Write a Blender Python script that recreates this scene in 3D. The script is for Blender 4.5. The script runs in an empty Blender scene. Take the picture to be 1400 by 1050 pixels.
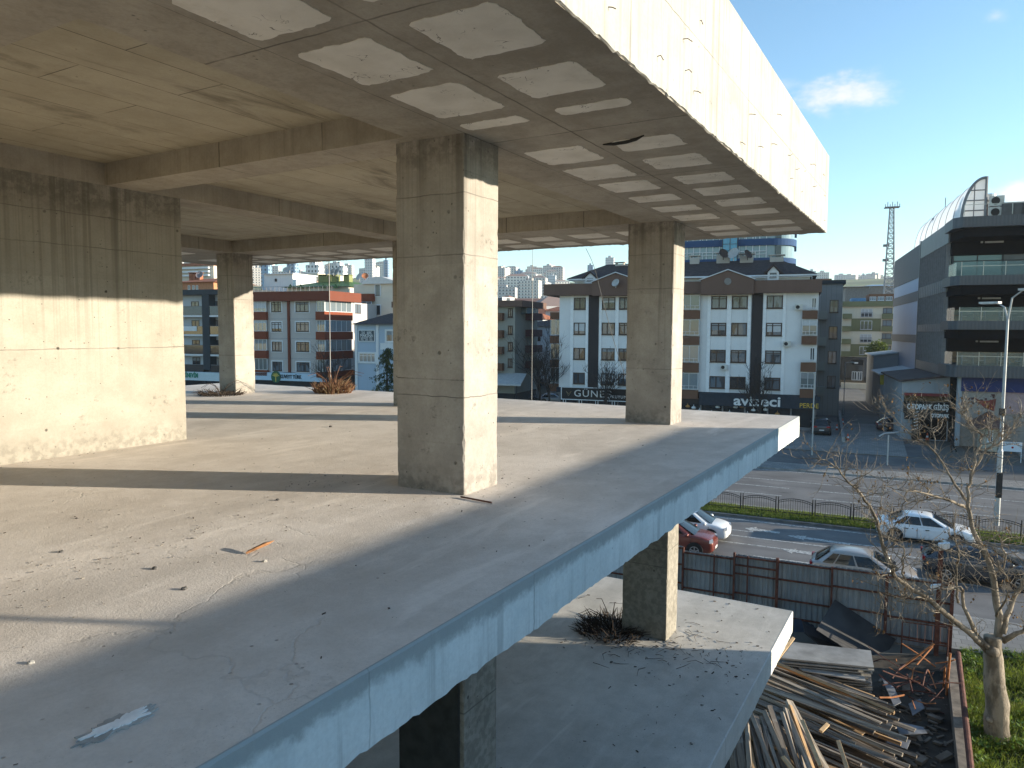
import bpy, bmesh, math, random
from math import radians as rad, sin, cos, tan, pi, sqrt
from mathutils import Vector, Matrix, noise
import numpy as np
SC = bpy.context.scene
COL = SC.collection
random.seed(7)

# ---------------------------------------------------------------- camera
CAMZ = 10.9                                   # metres above the road (road = z 0)
FPX = 1006.0                                  # focal length in pixels of a 1400 px wide picture
def _n(v): return v / np.linalg.norm(v)
def _ray(p): return np.array([p[0] - 700.0, FPX, 525.0 - p[1]]) / FPX
_a, _b = _n(_ray((1288, 454.5))), _n(_ray((-1034, 443)))
_up = _n(np.cross(_a, _b))
_fw = np.array([0, 1.0, 0]); _fw = _n(_fw - _up * (_fw @ _up))
RC = np.array([np.cross(_fw, _up), _fw, _up])  # camera axes -> world axes
cam = bpy.data.cameras.new('camera'); camo = bpy.data.objects.new('camera', cam); COL.objects.link(camo)
cam.sensor_width = 36; cam.lens = FPX / 1400 * 36; cam.clip_start = .1; cam.clip_end = 9000
rx, ru, rb = RC @ np.array([1, 0, 0]), RC @ np.array([0, 0, 1]), -(RC @ np.array([0, 1, 0]))
camo.matrix_world = Matrix(((rx[0], ru[0], rb[0], 0), (rx[1], ru[1], rb[1], 0), (rx[2], ru[2], rb[2], CAMZ), (0, 0, 0, 1)))
SC.camera = camo

# ---------------------------------------------------------------- sun, sky, exposure
SUN_AZ, SUN_EL = 94.4, 10.0                    # clockwise from +Y, and above the horizon
SUN_POWER, SKY_POWER, EXPO = 4.4, 0.15, 1.5
sd = Vector((sin(rad(SUN_AZ)) * cos(rad(SUN_EL)), cos(rad(SUN_AZ)) * cos(rad(SUN_EL)), sin(rad(SUN_EL))))
sl = bpy.data.lights.new('sun', 'SUN'); sl.energy = SUN_POWER; sl.angle = rad(.53); sl.color = (1, .885, .70)
so = bpy.data.objects.new('sun', sl); COL.objects.link(so); so.rotation_euler = sd.to_track_quat('Z', 'Y').to_euler(); so.location = (60, 0, 60)
W = bpy.data.worlds.new('World'); SC.world = W; W.use_nodes = True
wt = W.node_tree; wt.nodes.clear()
sky = wt.nodes.new('ShaderNodeTexSky'); sky.sky_type = 'NISHITA'; sky.sun_disc = False
sky.sun_elevation = rad(SUN_EL); sky.sun_rotation = rad(SUN_AZ); sky.altitude = 60; sky.air_density = 1.0; sky.dust_density = 0.; sky.ozone_density = 3.6
bg = wt.nodes.new('ShaderNodeBackground'); bg.inputs[1].default_value = SKY_POWER
wo = wt.nodes.new('ShaderNodeOutputWorld')
def wn(t, **k):
    n = wt.nodes.new(t)
    for a, b in k.items(): setattr(n, a, b)
    return n
# small fair-weather clouds: soft puffs round a few sky directions
tc = wn('ShaderNodeTexCoord')
nz = wn('ShaderNodeTexNoise'); nz.inputs['Scale'].default_value = 17; nz.inputs['Detail'].default_value = 7; nz.inputs['Roughness'].default_value = .62
mp = wn('ShaderNodeMapping'); mp.inputs['Scale'].default_value = (1, 1, 2.2)
wt.links.new(tc.outputs['Generated'], mp.inputs[0]); wt.links.new(mp.outputs[0], nz.inputs[0])
acc = None
for (px, py, wx, wz, amt) in ((1148, 130, .078, .034, .8), (1408, 264, .06, .024, .85), (1362, 22, .022, .01, .35), (795, 372, .05, .012, .18), (1060, 118, .05, .012, .25)):
    d = RC @ _n(_ray((px, py)))
    sub = wn('ShaderNodeVectorMath', operation='SUBTRACT'); sub.inputs[1].default_value = d
    wt.links.new(tc.outputs['Generated'], sub.inputs[0])
    sc_ = wn('ShaderNodeVectorMath', operation='MULTIPLY'); sc_.inputs[1].default_value = (1 / wx, 1 / wx, 1 / wz)
    wt.links.new(sub.outputs[0], sc_.inputs[0])
    ln = wn('ShaderNodeVectorMath', operation='LENGTH'); wt.links.new(sc_.outputs[0], ln.inputs[0])
    m1 = wn('ShaderNodeMath', operation='SUBTRACT'); m1.inputs[0].default_value = 1.0; wt.links.new(ln.outputs['Value'], m1.inputs[1])
    m2 = wn('ShaderNodeMath', operation='MULTIPLY_ADD'); m2.inputs[1].default_value = 1.0; wt.links.new(m1.outputs[0], m2.inputs[0])
    m3 = wn('ShaderNodeMath', operation='MULTIPLY_ADD'); m3.inputs[1].default_value = 2.2; m3.inputs[2].default_value = -1.25
    wt.links.new(nz.outputs[0], m3.inputs[0]); wt.links.new(m3.outputs[0], m2.inputs[2])
    rm = wn('ShaderNodeMapRange', interpolation_type='SMOOTHSTEP'); rm.inputs[1].default_value = .05; rm.inputs[2].default_value = .9; rm.inputs[4].default_value = amt
    wt.links.new(m2.outputs[0], rm.inputs[0])
    if acc is None: acc = rm.outputs[0]
    else:
        mx = wn('ShaderNodeMath', operation='MAXIMUM'); wt.links.new(acc, mx.inputs[0]); wt.links.new(rm.outputs[0], mx.inputs[1]); acc = mx.outputs[0]
mixc = wn('ShaderNodeMix', data_type='RGBA'); mixc.inputs[7].default_value = (2.7, 2.55, 2.45, 1)
tint = wn('ShaderNodeMix', data_type='RGBA', blend_type='MULTIPLY'); tint.inputs[0].default_value = 1; tint.inputs[7].default_value = (1.03, .945, .81, 1)   # spring haze: less deep blue than the model's clean air
wt.links.new(sky.outputs[0], tint.inputs[6]); wt.links.new(acc, mixc.inputs[0]); wt.links.new(tint.outputs[2], mixc.inputs[6]); wt.links.new(mixc.outputs[2], bg.inputs[0]); wt.links.new(bg.outputs[0], wo.inputs[0])
SC.view_settings.view_transform = 'Standard'; SC.view_settings.look = 'None'; SC.view_settings.exposure = EXPO; SC.view_settings.gamma = 1
SC.view_settings.use_curve_mapping = False
SC.cycles.max_bounces = 8; SC.cycles.diffuse_bounces = 5; SC.cycles.glossy_bounces = 3; SC.cycles.transmission_bounces = 4; SC.cycles.transparent_max_bounces = 8
SC.cycles.use_denoising = True; SC.cycles.caustics_reflective = False; SC.cycles.caustics_refractive = False

# ---------------------------------------------------------------- frames: building (u away along the slab edge, v to its inside), street (s along, n across)
AZ1 = math.atan2(*(RC @ _a)[:2]); B_ROT = pi / 2 - AZ1
BU = Vector((sin(AZ1), cos(AZ1), 0)); BV = Vector((-BU.y, BU.x, 0))
_s = RC @ _ray((-1950, 440)); SVEC = -Vector((_s[0], _s[1], 0)).normalized(); NVEC = Vector((-SVEC.y, SVEC.x, 0)); S_ROT = math.atan2(SVEC.y, SVEC.x)
def UV(u, v, z=0): return BU * u + BV * v + Vector((0, 0, z))
def SN(s, n, z=0): return SVEC * s + NVEC * n + Vector((0, 0, z))
def _w(px, py): return RC @ _ray((px, py))
def on_z(px, py, z):                            # the point of a pixel's sight line at height z
    r = _w(px, py); t = (z - CAMZ) / r[2]; return Vector(r * t) + Vector((0, 0, CAMZ))
def gs(px, py, z=0): p = on_z(px, py, z); return p.dot(SVEC), p.dot(NVEC)
def guv(px, py, z): p = on_z(px, py, z); return p.dot(BU), p.dot(BV)
def on_n(px, py, n):                            # (s, z) of a sight line on the vertical plane at street distance n
    r = Vector(_w(px, py)); r = r * (n / r.dot(NVEC)); return r.dot(SVEC), r.z + CAMZ
def on_s(px, py, s):                            # (n, z) on the vertical plane s
    r = Vector(_w(px, py)); r = r * (s / r.dot(SVEC)); return r.dot(NVEC), r.z + CAMZ
def at_Y(px, py, Y): r = Vector(_w(px, py)); r = r * (Y / r.y); return r + Vector((0, 0, CAMZ))

# ---------------------------------------------------------------- mesh and tagging helpers
def tag(o, label=None, cat=None, group=None, kind=None):
    if label: o['label'] = label
    if cat: o['category'] = cat
    if group: o['group'] = group
    if kind: o['kind'] = kind
    return o
def link(name, me, mat=None, parent=None, loc=None, rz=None):
    o = bpy.data.objects.new(name, me); COL.objects.link(o)
    if mat and me: me.materials.append(mat)
    if parent: o.parent = parent
    if loc is not None: o.location = loc
    if rz is not None: o.rotation_euler = (0, 0, rz)
    return o
def empty(name, loc, rz=0, label=None, cat=None, group=None):
    o = bpy.data.objects.new(name, None); COL.objects.link(o); o.location = loc; o.rotation_euler = (0, 0, rz); o.empty_display_size = .3
    return tag(o, label, cat, group)
def copy_tree(o, parent=None):
    c = o.copy(); COL.objects.link(c)
    if parent: c.parent = parent
    for ch in [x for x in o.children]: copy_tree(ch, c)
    return c
class MB:
    def __init__(s): s.v = []; s.f = []
    def add(s, vs, fs):
        k = len(s.v); s.v += [tuple(x) for x in vs]; s.f += [tuple(i + k for i in f) for f in fs]; return s
    def box(s, x0, y0, z0, x1, y1, z1):
        if x0 > x1: x0, x1 = x1, x0
        if y0 > y1: y0, y1 = y1, y0
        if z0 > z1: z0, z1 = z1, z0
        return s.add([(x0, y0, z0), (x1, y0, z0), (x1, y1, z0), (x0, y1, z0), (x0, y0, z1), (x1, y0, z1), (x1, y1, z1), (x0, y1, z1)],
                     [(0, 3, 2, 1), (4, 5, 6, 7), (0, 1, 5, 4), (1, 2, 6, 5), (2, 3, 7, 6), (3, 0, 4, 7)])
    def obox(s, c, ax, ay, az):                  # oriented box: centre and half-axis vectors
        c, ax, ay, az = map(Vector, (c, ax, ay, az))
        vs = [c + ax * i + ay * j + az * k for k in (-1, 1) for j, i in ((-1, -1), (-1, 1), (1, 1), (1, -1))]
        return s.add(vs, [(0, 3, 2, 1), (4, 5, 6, 7), (0, 1, 5, 4), (1, 2, 6, 5), (2, 3, 7, 6), (3, 0, 4, 7)])
    def beam(s, p, q, w, h):                     # a bar of w x h from p to q
        p, q = Vector(p), Vector(q); d = (q - p); L = d.length; d /= L
        up = Vector((0, 0, 1)) if abs(d.z) < .95 else Vector((1, 0, 0))
        x = d.cross(up).normalized(); y = x.cross(d)
        return s.obox((p + q) / 2, x * w / 2, d * L / 2, y * h / 2)
    def prism(s, poly, z0, z1):                  # plan polygon (ccw) extruded
        n = len(poly)
        return s.add([(x, y, z0) for x, y in poly] + [(x, y, z1) for x, y in poly],
                     [tuple(range(n - 1, -1, -1)), tuple(range(n, 2 * n))] + [(i, (i + 1) % n, n + (i + 1) % n, n + i) for i in range(n)])
    def xprism(s, poly, y0, y1):                 # (x, z) outline extruded along y
        n = len(poly)
        return s.add([(x, y0, z) for x, z in poly] + [(x, y1, z) for x, z in poly],
                     [tuple(range(n)), tuple(range(2 * n - 1, n - 1, -1))] + [(i, n + i, n + (i + 1) % n, (i + 1) % n) for i in range(n)])
    def yprism(s, poly, x0, x1):                 # (y, z) outline extruded along x
        n = len(poly)
        return s.add([(x0, y, z) for y, z in poly] + [(x1, y, z) for y, z in poly],
                     [tuple(range(n - 1, -1, -1)), tuple(range(n, 2 * n))] + [(i, (i + 1) % n, n + (i + 1) % n, n + i) for i in range(n)])
    def quad(s, a, b, c, d): return s.add([a, b, c, d], [(0, 1, 2, 3)])
    def tube(s, pts, rs, n=6, cap=True):
        pts = [Vector(p) for p in pts]
        if not hasattr(rs, '__len__'): rs = [rs] * len(pts)
        k = len(s.v); prev = None
        for i, p in enumerate(pts):
            d = (pts[min(i + 1, len(pts) - 1)] - pts[max(i - 1, 0)])
            d = d.normalized() if d.length > 1e-9 else Vector((0, 0, 1))
            if prev is None:
                x = d.cross(Vector((0, 0, 1)) if abs(d.z) < .9 else Vector((1, 0, 0))).normalized()
            else:
                x = (prev - d * prev.dot(d)); x = x.normalized() if x.length > 1e-6 else d.orthogonal().normalized()
            prev = x; y = d.cross(x)
            for j in range(n):
                a = 2 * pi * j / n; s.v.append(tuple(p + (x * cos(a) + y * sin(a)) * rs[i]))
        for i in range(len(pts) - 1):
            for j in range(n):
                a, b = k + i * n + j, k + i * n + (j + 1) % n; s.f.append((a, b, b + n, a + n))
        if cap:
            s.f.append(tuple(k + n - 1 - j for j in range(n))); s.f.append(tuple(k + (len(pts) - 1) * n + j for j in range(n)))
        return s
    def lathe(s, prof, c=(0, 0, 0), n=16, axis='z'):
        k = len(s.v)
        for r, h in prof:
            for j in range(n):
                a = 2 * pi * j / n; x, y = r * cos(a), r * sin(a)
                s.v.append((c[0] + x, c[1] + y, c[2] + h) if axis == 'z' else ((c[0] + x, c[1] + h, c[2] + y) if axis == 'y' else (c[0] + h, c[1] + x, c[2] + y)))
        for i in range(len(prof) - 1):
            for j in range(n):
                a, b = k + i * n + j, k + i * n + (j + 1) % n; s.f.append((a, b, b + n, a + n))
        s.f.append(tuple(k + j for j in range(n))[::-1]); s.f.append(tuple(k + (len(prof) - 1) * n + j for j in range(n)))
        return s
    def build(s, name, mat, parent=None, loc=None, rz=None, smooth=False, fix=True):
        me = bpy.data.meshes.new(name); me.from_pydata(s.v, [], s.f); me.update()
        if fix:
            bm = bmesh.new(); bm.from_mesh(me); bmesh.ops.recalc_face_normals(bm, faces=bm.faces); bm.to_mesh(me); bm.free()
        if smooth:
            for p in me.polygons: p.use_smooth = True
        return link(name, me, mat, parent, loc, rz)

# ---------------------------------------------------------------- material helpers
class MT:
    def __init__(s, name):
        s.m = bpy.data.materials.new(name); s.m.use_nodes = True; s.t = s.m.node_tree; s.t.nodes.clear()
        s.out = s.t.nodes.new('ShaderNodeOutputMaterial'); s._tc = None
    def n(s, t, ins=None, **k):
        nd = s.t.nodes.new(t)
        for a, b in k.items(): setattr(nd, a, b)
        for a, b in (ins or {}).items(): s.set(nd.inputs[a], b)
        return nd
    def set(s, inp, v):
        if isinstance(v, bpy.types.Node): v = v.outputs[0]
        if isinstance(v, bpy.types.NodeSocket): s.t.links.new(v, inp)
        else:
            if inp.type == 'RGBA' and not hasattr(v, '__len__'): v = (v, v, v, 1)
            elif inp.type == 'RGBA' and len(v) == 3: v = tuple(v) + (1,)
            inp.default_value = v
    def co(s, which='Object'):
        if s._tc is None: s._tc = s.t.nodes.new('ShaderNodeTexCoord')
        return s._tc.outputs[which]
    def xyz(s, vec=None): return s.n('ShaderNodeSeparateXYZ', {0: vec if vec is not None else s.co()})
    def map(s, scale=(1, 1, 1), loc=(0, 0, 0), vec=None): return s.n('ShaderNodeMapping', {'Vector': vec if vec is not None else s.co(), 'Scale': scale, 'Location': loc}).outputs[0]
    def noise(s, scale, detail=4, rough=.55, vec=None, dist=0): return s.n('ShaderNodeTexNoise', {'Vector': vec if vec is not None else s.co(), 'Scale': scale, 'Detail': detail, 'Roughness': rough, 'Distortion': dist}).outputs[0]
    def math(s, op, a, b=0, c=0, clamp=False): return s.n('ShaderNodeMath', {0: a, 1: b, 2: c}, operation=op, use_clamp=clamp).outputs[0]
    def ramp(s, v, lo, hi, a=0., b=1., smooth=True): return s.n('ShaderNodeMapRange', {0: v, 1: lo, 2: hi, 3: a, 4: b}, interpolation_type='SMOOTHSTEP' if smooth else 'LINEAR').outputs[0]
    def mix(s, f, a, b, mode='MIX'):
        nd = s.n('ShaderNodeMix', data_type='RGBA', blend_type=mode); s.set(nd.inputs[0], f); s.set(nd.inputs[6], a); s.set(nd.inputs[7], b); return nd.outputs[2]
    def bump(s, h, strength=.3, dist=.01, normal=None):
        i = {'Height': h, 'Strength': strength, 'Distance': dist}
        if normal is not None: i['Normal'] = normal
        return s.n('ShaderNodeBump', i).outputs[0]
    def bsdf(s, color, rough=.8, normal=None, metal=0., spec=.3, **k):
        nd = s.n('ShaderNodeBsdfPrincipled', {'Base Color': color, 'Roughness': rough, 'Metallic': metal, 'Specular IOR Level': spec})
        for a, b in k.items(): s.set(nd.inputs[a.replace('_', ' ')], b)
        if normal is not None: s.set(nd.inputs['Normal'], normal)
        s.t.links.new(nd.outputs[0], s.out.inputs[0]); return s.m
_plain = {}
def plain(name, col, rough=.7, var=.12, scale=3., metal=0., spec=.3, bump=0.):
    if name in _plain: return _plain[name]
    m = MT(name); c = m.mix(m.ramp(m.noise(scale, 5), .3, .7), tuple(x * (1 - var) for x in col), tuple(min(1, x * (1 + var)) for x in col))
    _plain[name] = m.bsdf(c, rough, m.bump(m.noise(scale * 8, 4), bump, .01) if bump else None, metal, spec); return _plain[name]
def seams(m, coord, values, width, wob=None):    # mask: 1 on thin joints at the given coordinate values
    acc = None
    for v in values:
        d = m.math('ABSOLUTE', m.math('SUBTRACT', coord, v))
        k = m.ramp(d, width * .3, width, 1., 0.)
        acc = k if acc is None else m.math('MAXIMUM', acc, k)
    return acc
def cell_holes(m, a, b, pa, pb, r, oa=0., ob=0.):  # mask: round holes on a grid
    fa = m.math('SUBTRACT', m.math('FRACT', m.math('ADD', m.math('DIVIDE', a, pa), oa)), .5); fb = m.math('SUBTRACT', m.math('FRACT', m.math('ADD', m.math('DIVIDE', b, pb), ob)), .5)
    d = m.math('SQRT', m.math('ADD', m.math('POWER', m.math('MULTIPLY', fa, pa), 2), m.math('POWER', m.math('MULTIPLY', fb, pb), 2)))
    return m.ramp(d, r * .6, r, 1., 0.)
# ================================================================ the unfinished concrete building
ZF, ZB, ZS, ZI, ZT = 9.30, 8.91, 12.74, 13.02, 14.14   # floor, its underside, cantilever soffit, bay soffit, fascia top
ZL, ZLB = 5.50, 5.08                                     # lower slab
VR, VF, UE = 1.93, 2.27, 14.75
def concrete(name, lo, hi, drip=None, floor=False, seam_z=(), seam_u=(), seam_v=(), streak=0., streak_top=12.7, holes=False, boards=False, blotch=.5, edge_dark=None, bump=.35, seam_w=.012):
    m = MT(name); p = m.co(); x = m.xyz()
    big = m.noise(.55, 6, .6); med = m.noise(3.1, 6, .65); fine = m.noise(38, 5, .7)
    f = m.math('ADD', m.math('MULTIPLY', big, blotch), m.math('MULTIPLY', med, 1 - blotch))
    c = m.mix(m.ramp(f, .34, .66), lo, hi)
    c = m.mix(m.ramp(fine, .35, .75, 0, .22), c, tuple(v * .55 for v in lo))
    ht = m.math('ADD', m.math('MULTIPLY', fine, .35), m.math('MULTIPLY', med, .8))
    if boards:                                   # shuttering boards: each bay of plywood keeps its own tone
        br = m.n('ShaderNodeTexBrick', {'Vector': m.map((1, 1, 1), (.4, .1, 0)), 'Color1': (.25,) * 3 + (1,), 'Color2': (.75,) * 3 + (1,), 'Mortar': (0, 0, 0, 1), 'Scale': 1., 'Mortar Size': .006, 'Mortar Smooth': .3, 'Brick Width': 2.4, 'Row Height': .62, 'Bias': 0.}, offset=.37)
        tone = br.outputs[0]; c = m.mix(m.ramp(tone, 0, 1, 0, .35), c, tuple(v * 1.25 for v in hi))
        c = m.mix(m.math('MULTIPLY', br.outputs[1], m.ramp(m.noise(2.2, 3), .36, .55, .1, .95)), c, tuple(v * .3 for v in lo))
        st = m.ramp(m.noise(1., 7, .7, m.map((.35, 1.3, 1), (3.3, 1.7, 0)), 1.2), .52, .70, 0, .75); c = m.mix(st, c, tuple(v * .5 for v in lo))
        ht = m.math('SUBTRACT', ht, m.math('MULTIPLY', br.outputs[1], .8))
    wob = m.math('MULTIPLY', m.math('SUBTRACT', m.noise(5, 3), .5), .03)
    for vals, k in ((seam_z, 2), (seam_u, 0), (seam_v, 1)):
        if vals:
            msk = seams(m, m.math('ADD', x.outputs[k], wob), vals, seam_w)
            amt = m.math('MULTIPLY', msk, m.ramp(m.noise(1.7, 3), .3, .6, .3, .85)); c = m.mix(amt, c, tuple(v * .38 for v in lo)); ht = m.math('SUBTRACT', ht, m.math('MULTIPLY', msk, .6))
    if streak:                                   # rain and grout runs down the face, strongest under the top
        for (sx, th, k, reach) in ((9., .60, 1., 1.6), (23., .6, .8, 2.6), (46., .63, .5, 3.2)):
            s_ = m.noise(1., 2, .5, m.map((sx, sx, .22)))
            fade = m.ramp(m.math('ADD', x.outputs[2], m.math('MULTIPLY', m.noise(1., 3, .5, m.map((3, 3, .1), (7, 3, 1))), 1.8)), streak_top - reach + .9, streak_top + .9)
            c = m.mix(m.math('MULTIPLY', m.math('MULTIPLY', m.ramp(s_, th - .07, th + .09), fade), streak * k), c, tuple(v * .33 for v in lo))
    if holes:
        for a in (0, 1):
            for (sc_, r_, rnd_) in ((1.25, .024, .45), (3.1, .022, .95)):
                v_ = m.n('ShaderNodeTexVoronoi', {'Vector': m.n('ShaderNodeCombineXYZ', {0: x.outputs[a], 1: x.outputs[2], 2: 3. + a}), 'Scale': sc_, 'Randomness': rnd_}, feature='F1', voronoi_dimensions='2D').outputs[0]
                h_ = m.ramp(m.math('ADD', v_, m.math('MULTIPLY', m.math('SUBTRACT', m.noise(30, 3), .5), .02)), r_ * .5, r_ * 1.3, 1, 0); h_ = m.math('MULTIPLY', h_, m.ramp(m.noise(1.3, 2), .4, .6, .2, 1)); c = m.mix(m.math('MULTIPLY', h_, .9), c, (.03, .026, .02)); ht = m.math('SUBTRACT', ht, h_)
        tn = m.n('ShaderNodeTexWhiteNoise', {'W': m.math('FLOOR', m.math('DIVIDE', m.math('ADD', x.outputs[2], .43), .92))}, noise_dimensions='1D').outputs[0]; c = m.mix(m.ramp(tn, 0, 1, 0, .3), c, tuple(v * .8 for v in lo))
        hc = m.math('MULTIPLY', m.ramp(m.noise(16, 5, .75), .52, .62), m.ramp(m.noise(1.5, 5, .7, m.map((1, 1, 1.6), (5, 1, 2))), .54, .66, 0, .55)); c = m.mix(hc, c, tuple(v * .4 for v in lo)); ht = m.math('SUBTRACT', ht, m.math('MULTIPLY', hc, .8))
        tp = m.math('MULTIPLY', m.ramp(m.math('ADD', x.outputs[2], m.math('MULTIPLY', m.noise(2.4, 5, .7), .5)), streak_top + .0, streak_top + .28), m.ramp(m.noise(9, 5, .7), .35, .6, .12, .6)); c = m.mix(tp, c, tuple(v * .36 for v in lo))
        ft = m.ramp(m.math('SUBTRACT', x.outputs[2], m.math('MULTIPLY', m.noise(4, 5, .7), .5)), 9.12, 9.42, .5, 0); c = m.mix(m.math('MULTIPLY', ft, m.ramp(m.noise(12, 4), .4, .6)), c, tuple(v * .5 for v in lo))
    vor = m.n('ShaderNodeTexVoronoi', {'Vector': p, 'Scale': 9.}, feature='F1'); pit = m.math('MULTIPLY', m.ramp(vor.outputs[0], .05, .11, 1, 0), m.ramp(m.noise(2.3, 3), .52, .62)); c = m.mix(m.math('MULTIPLY', pit, .75), c, tuple(v * .25 for v in lo)); ht = m.math('SUBTRACT', ht, pit)
    if drip is not None:                         # dirt runs and spatter along a bottom arris
        d_ = m.noise(1., 4, .6, m.map((13, 13, .5))); fd = m.ramp(m.math('ADD', x.outputs[2], m.math('MULTIPLY', m.noise(1., 4, .6, m.map((2.2, 2.2, .3))), -.9)), drip - .5, drip + .12, 1, 0); c = m.mix(m.math('MULTIPLY', m.math('MULTIPLY', m.ramp(d_, .5, .74), fd), .55), c, tuple(v * .42 for v in lo))
        c = m.mix(m.ramp(m.noise(1., 6, .65, m.map((.5, .5, 1.6), (3, 3, 0))), .5, .7, 0, .4), c, tuple(v * .62 for v in lo))
    if floor:                                    # trowelled screed: long drag marks, hairline cracks, pale cement spills, dust
        dr = m.noise(1., 6, .6, m.map((.16, .62, 1), (2, 1, 0)), .8); c = m.mix(m.ramp(dr, .48, .72, 0, .5), c, tuple(v * .66 for v in lo))
        d2 = m.noise(1., 5, .6, m.map((.5, 2.4, 1), (9, 4, 0)), .5); c = m.mix(m.ramp(d2, .56, .7, 0, .3), c, tuple(min(1, v * 1.3) for v in hi))
        gr = m.noise(70, 3, .8); c = m.mix(m.math('MULTIPLY', m.ramp(gr, .58, .7), m.ramp(m.noise(1., 5, .7, m.map((.25, 1.1, 1), (5, 5, 0)), 1.), .5, .62, 0, .8)), c, tuple(v * .38 for v in lo))
        ws = m.noise(1., 6, .75, m.map((1.1, 1.1, 1), (1.5, 6.5, 0)), 1.5); c = m.mix(m.ramp(ws, .66, .72, 0, .55), c, (.6, .58, .55))
        ru = m.noise(1.9, 5, .7, m.map((1, 1, 1), (12, 3, 0))); c = m.mix(m.ramp(ru, .7, .78, 0, .45), c, (.33, .2, .1))
        vc = m.n('ShaderNodeTexVoronoi', {'Vector': m.n('ShaderNodeVectorMath', {0: p, 1: m.n('ShaderNodeTexNoise', {'Vector': p, 'Scale': 1.6, 'Detail': 5.}).outputs[1]}, operation='ADD').outputs[0], 'Scale': .42}, feature='DISTANCE_TO_EDGE')
        ck = m.math('MULTIPLY', m.ramp(vc.outputs[0], .0, .007, 1, 0), m.ramp(m.noise(.7, 3), .5, .6)); c = m.mix(m.math('MULTIPLY', ck, .22), c, tuple(v * .45 for v in lo)); ht = m.math('SUBTRACT', m.math('ADD', ht, m.math('MULTIPLY', gr, .5)), m.math('MULTIPLY', ck, .3))
    if edge_dark is not None:                    # damp dirty band along the top of an edge
        e = m.ramp(m.math('ADD', x.outputs[2], m.math('MULTIPLY', m.math('SUBTRACT', m.noise(4.5, 6, .7), .5), .25)), edge_dark - .09, edge_dark - .01); c = m.mix(m.math('MULTIPLY', e, .8), c, tuple(v * .42 for v in lo))
    return m.bsdf(c, .88, m.bump(ht, bump, .012), 0, .25)
WARM_LO, WARM_HI = (.30, .27, .21), (.46, .425, .345)
M_COL = concrete('column_concrete', (.312, .284, .250), (.44, .408, .365), seam_z=(10.25, 11.62, 12.2), streak=.55, streak_top=12.6, holes=True, bump=.5, seam_w=.007, blotch=.35)
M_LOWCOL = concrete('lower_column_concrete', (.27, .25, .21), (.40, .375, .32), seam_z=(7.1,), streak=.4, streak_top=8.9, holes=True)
M_WALL = concrete('wall_concrete', (.297, .273, .23), (.39, .363, .313), seam_z=(10.64, 11.93, 12.33), streak=.55, streak_top=12.5, holes=True, seam_w=.008)
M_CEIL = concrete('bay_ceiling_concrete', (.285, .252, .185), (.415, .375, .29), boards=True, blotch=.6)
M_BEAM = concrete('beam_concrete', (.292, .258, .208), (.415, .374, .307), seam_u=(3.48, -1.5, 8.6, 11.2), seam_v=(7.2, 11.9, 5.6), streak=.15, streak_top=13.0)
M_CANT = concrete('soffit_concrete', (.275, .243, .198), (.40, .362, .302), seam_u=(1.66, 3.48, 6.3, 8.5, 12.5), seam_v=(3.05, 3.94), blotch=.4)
M_FASC = concrete('fascia_concrete', (.365, .352, .315), (.45, .437, .395), drip=12.95, seam_z=(13.42,), seam_u=(2.3, 4.9, 7.4, 9.6, 12.3), streak=.35, streak_top=14.1, bump=.25, seam_w=.008)
M_FLOOR = concrete('floor_screed', (.575, .515, .458), (.73, .667, .61), floor=True, bump=.6)
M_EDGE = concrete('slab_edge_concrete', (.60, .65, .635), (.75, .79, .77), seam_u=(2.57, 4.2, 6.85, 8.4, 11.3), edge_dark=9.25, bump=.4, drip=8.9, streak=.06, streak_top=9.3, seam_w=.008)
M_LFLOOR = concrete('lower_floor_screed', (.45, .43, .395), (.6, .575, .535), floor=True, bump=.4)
m = MT('patch_foam'); cu = m.math('ABSOLUTE', m.math('SUBTRACT', m.noise(9., 2, .5, None, .6), .5)); ck = m.math('MULTIPLY', m.ramp(cu, .004, .011, 1, 0), m.ramp(m.noise(5.2, 2, .5, m.map((1, 1, 1), (3, 8, 1))), .57, .6)); c = m.mix(m.ramp(m.noise(2.6, 5), .35, .7), (.74, .70, .63), (.62, .58, .51)); c = m.mix(m.ramp(m.noise(1.1, 6, .7, m.map((1, 1, 1), (7, 2, 0))), .55, .72, 0, .4), c, (.45, .4, .32)); M_FOAM = m.bsdf(m.mix(m.math('MULTIPLY', ck, .85), c, (.08, .06, .045)), .9, m.bump(m.noise(24, 4), .3, .01))
M_WIRE = plain('wire_steel', (.12, .09, .07), .6)
BO = (6.0, 4.0)
site = empty('unfinished_building', UV(BO[0], BO[1], 0), B_ROT, 'unfinished bare concrete frame building with open floors, square columns and a deep overhanging roof', 'building')
BL = (-BO[0], -BO[1], 0)
def bpart(mb, name, mat, parent=None, label=None, smooth=False):
    o = mb.build(name, mat, parent or site, BL if parent is None else None, smooth=smooth)
    if label: o['label'] = label
    return o
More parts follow.
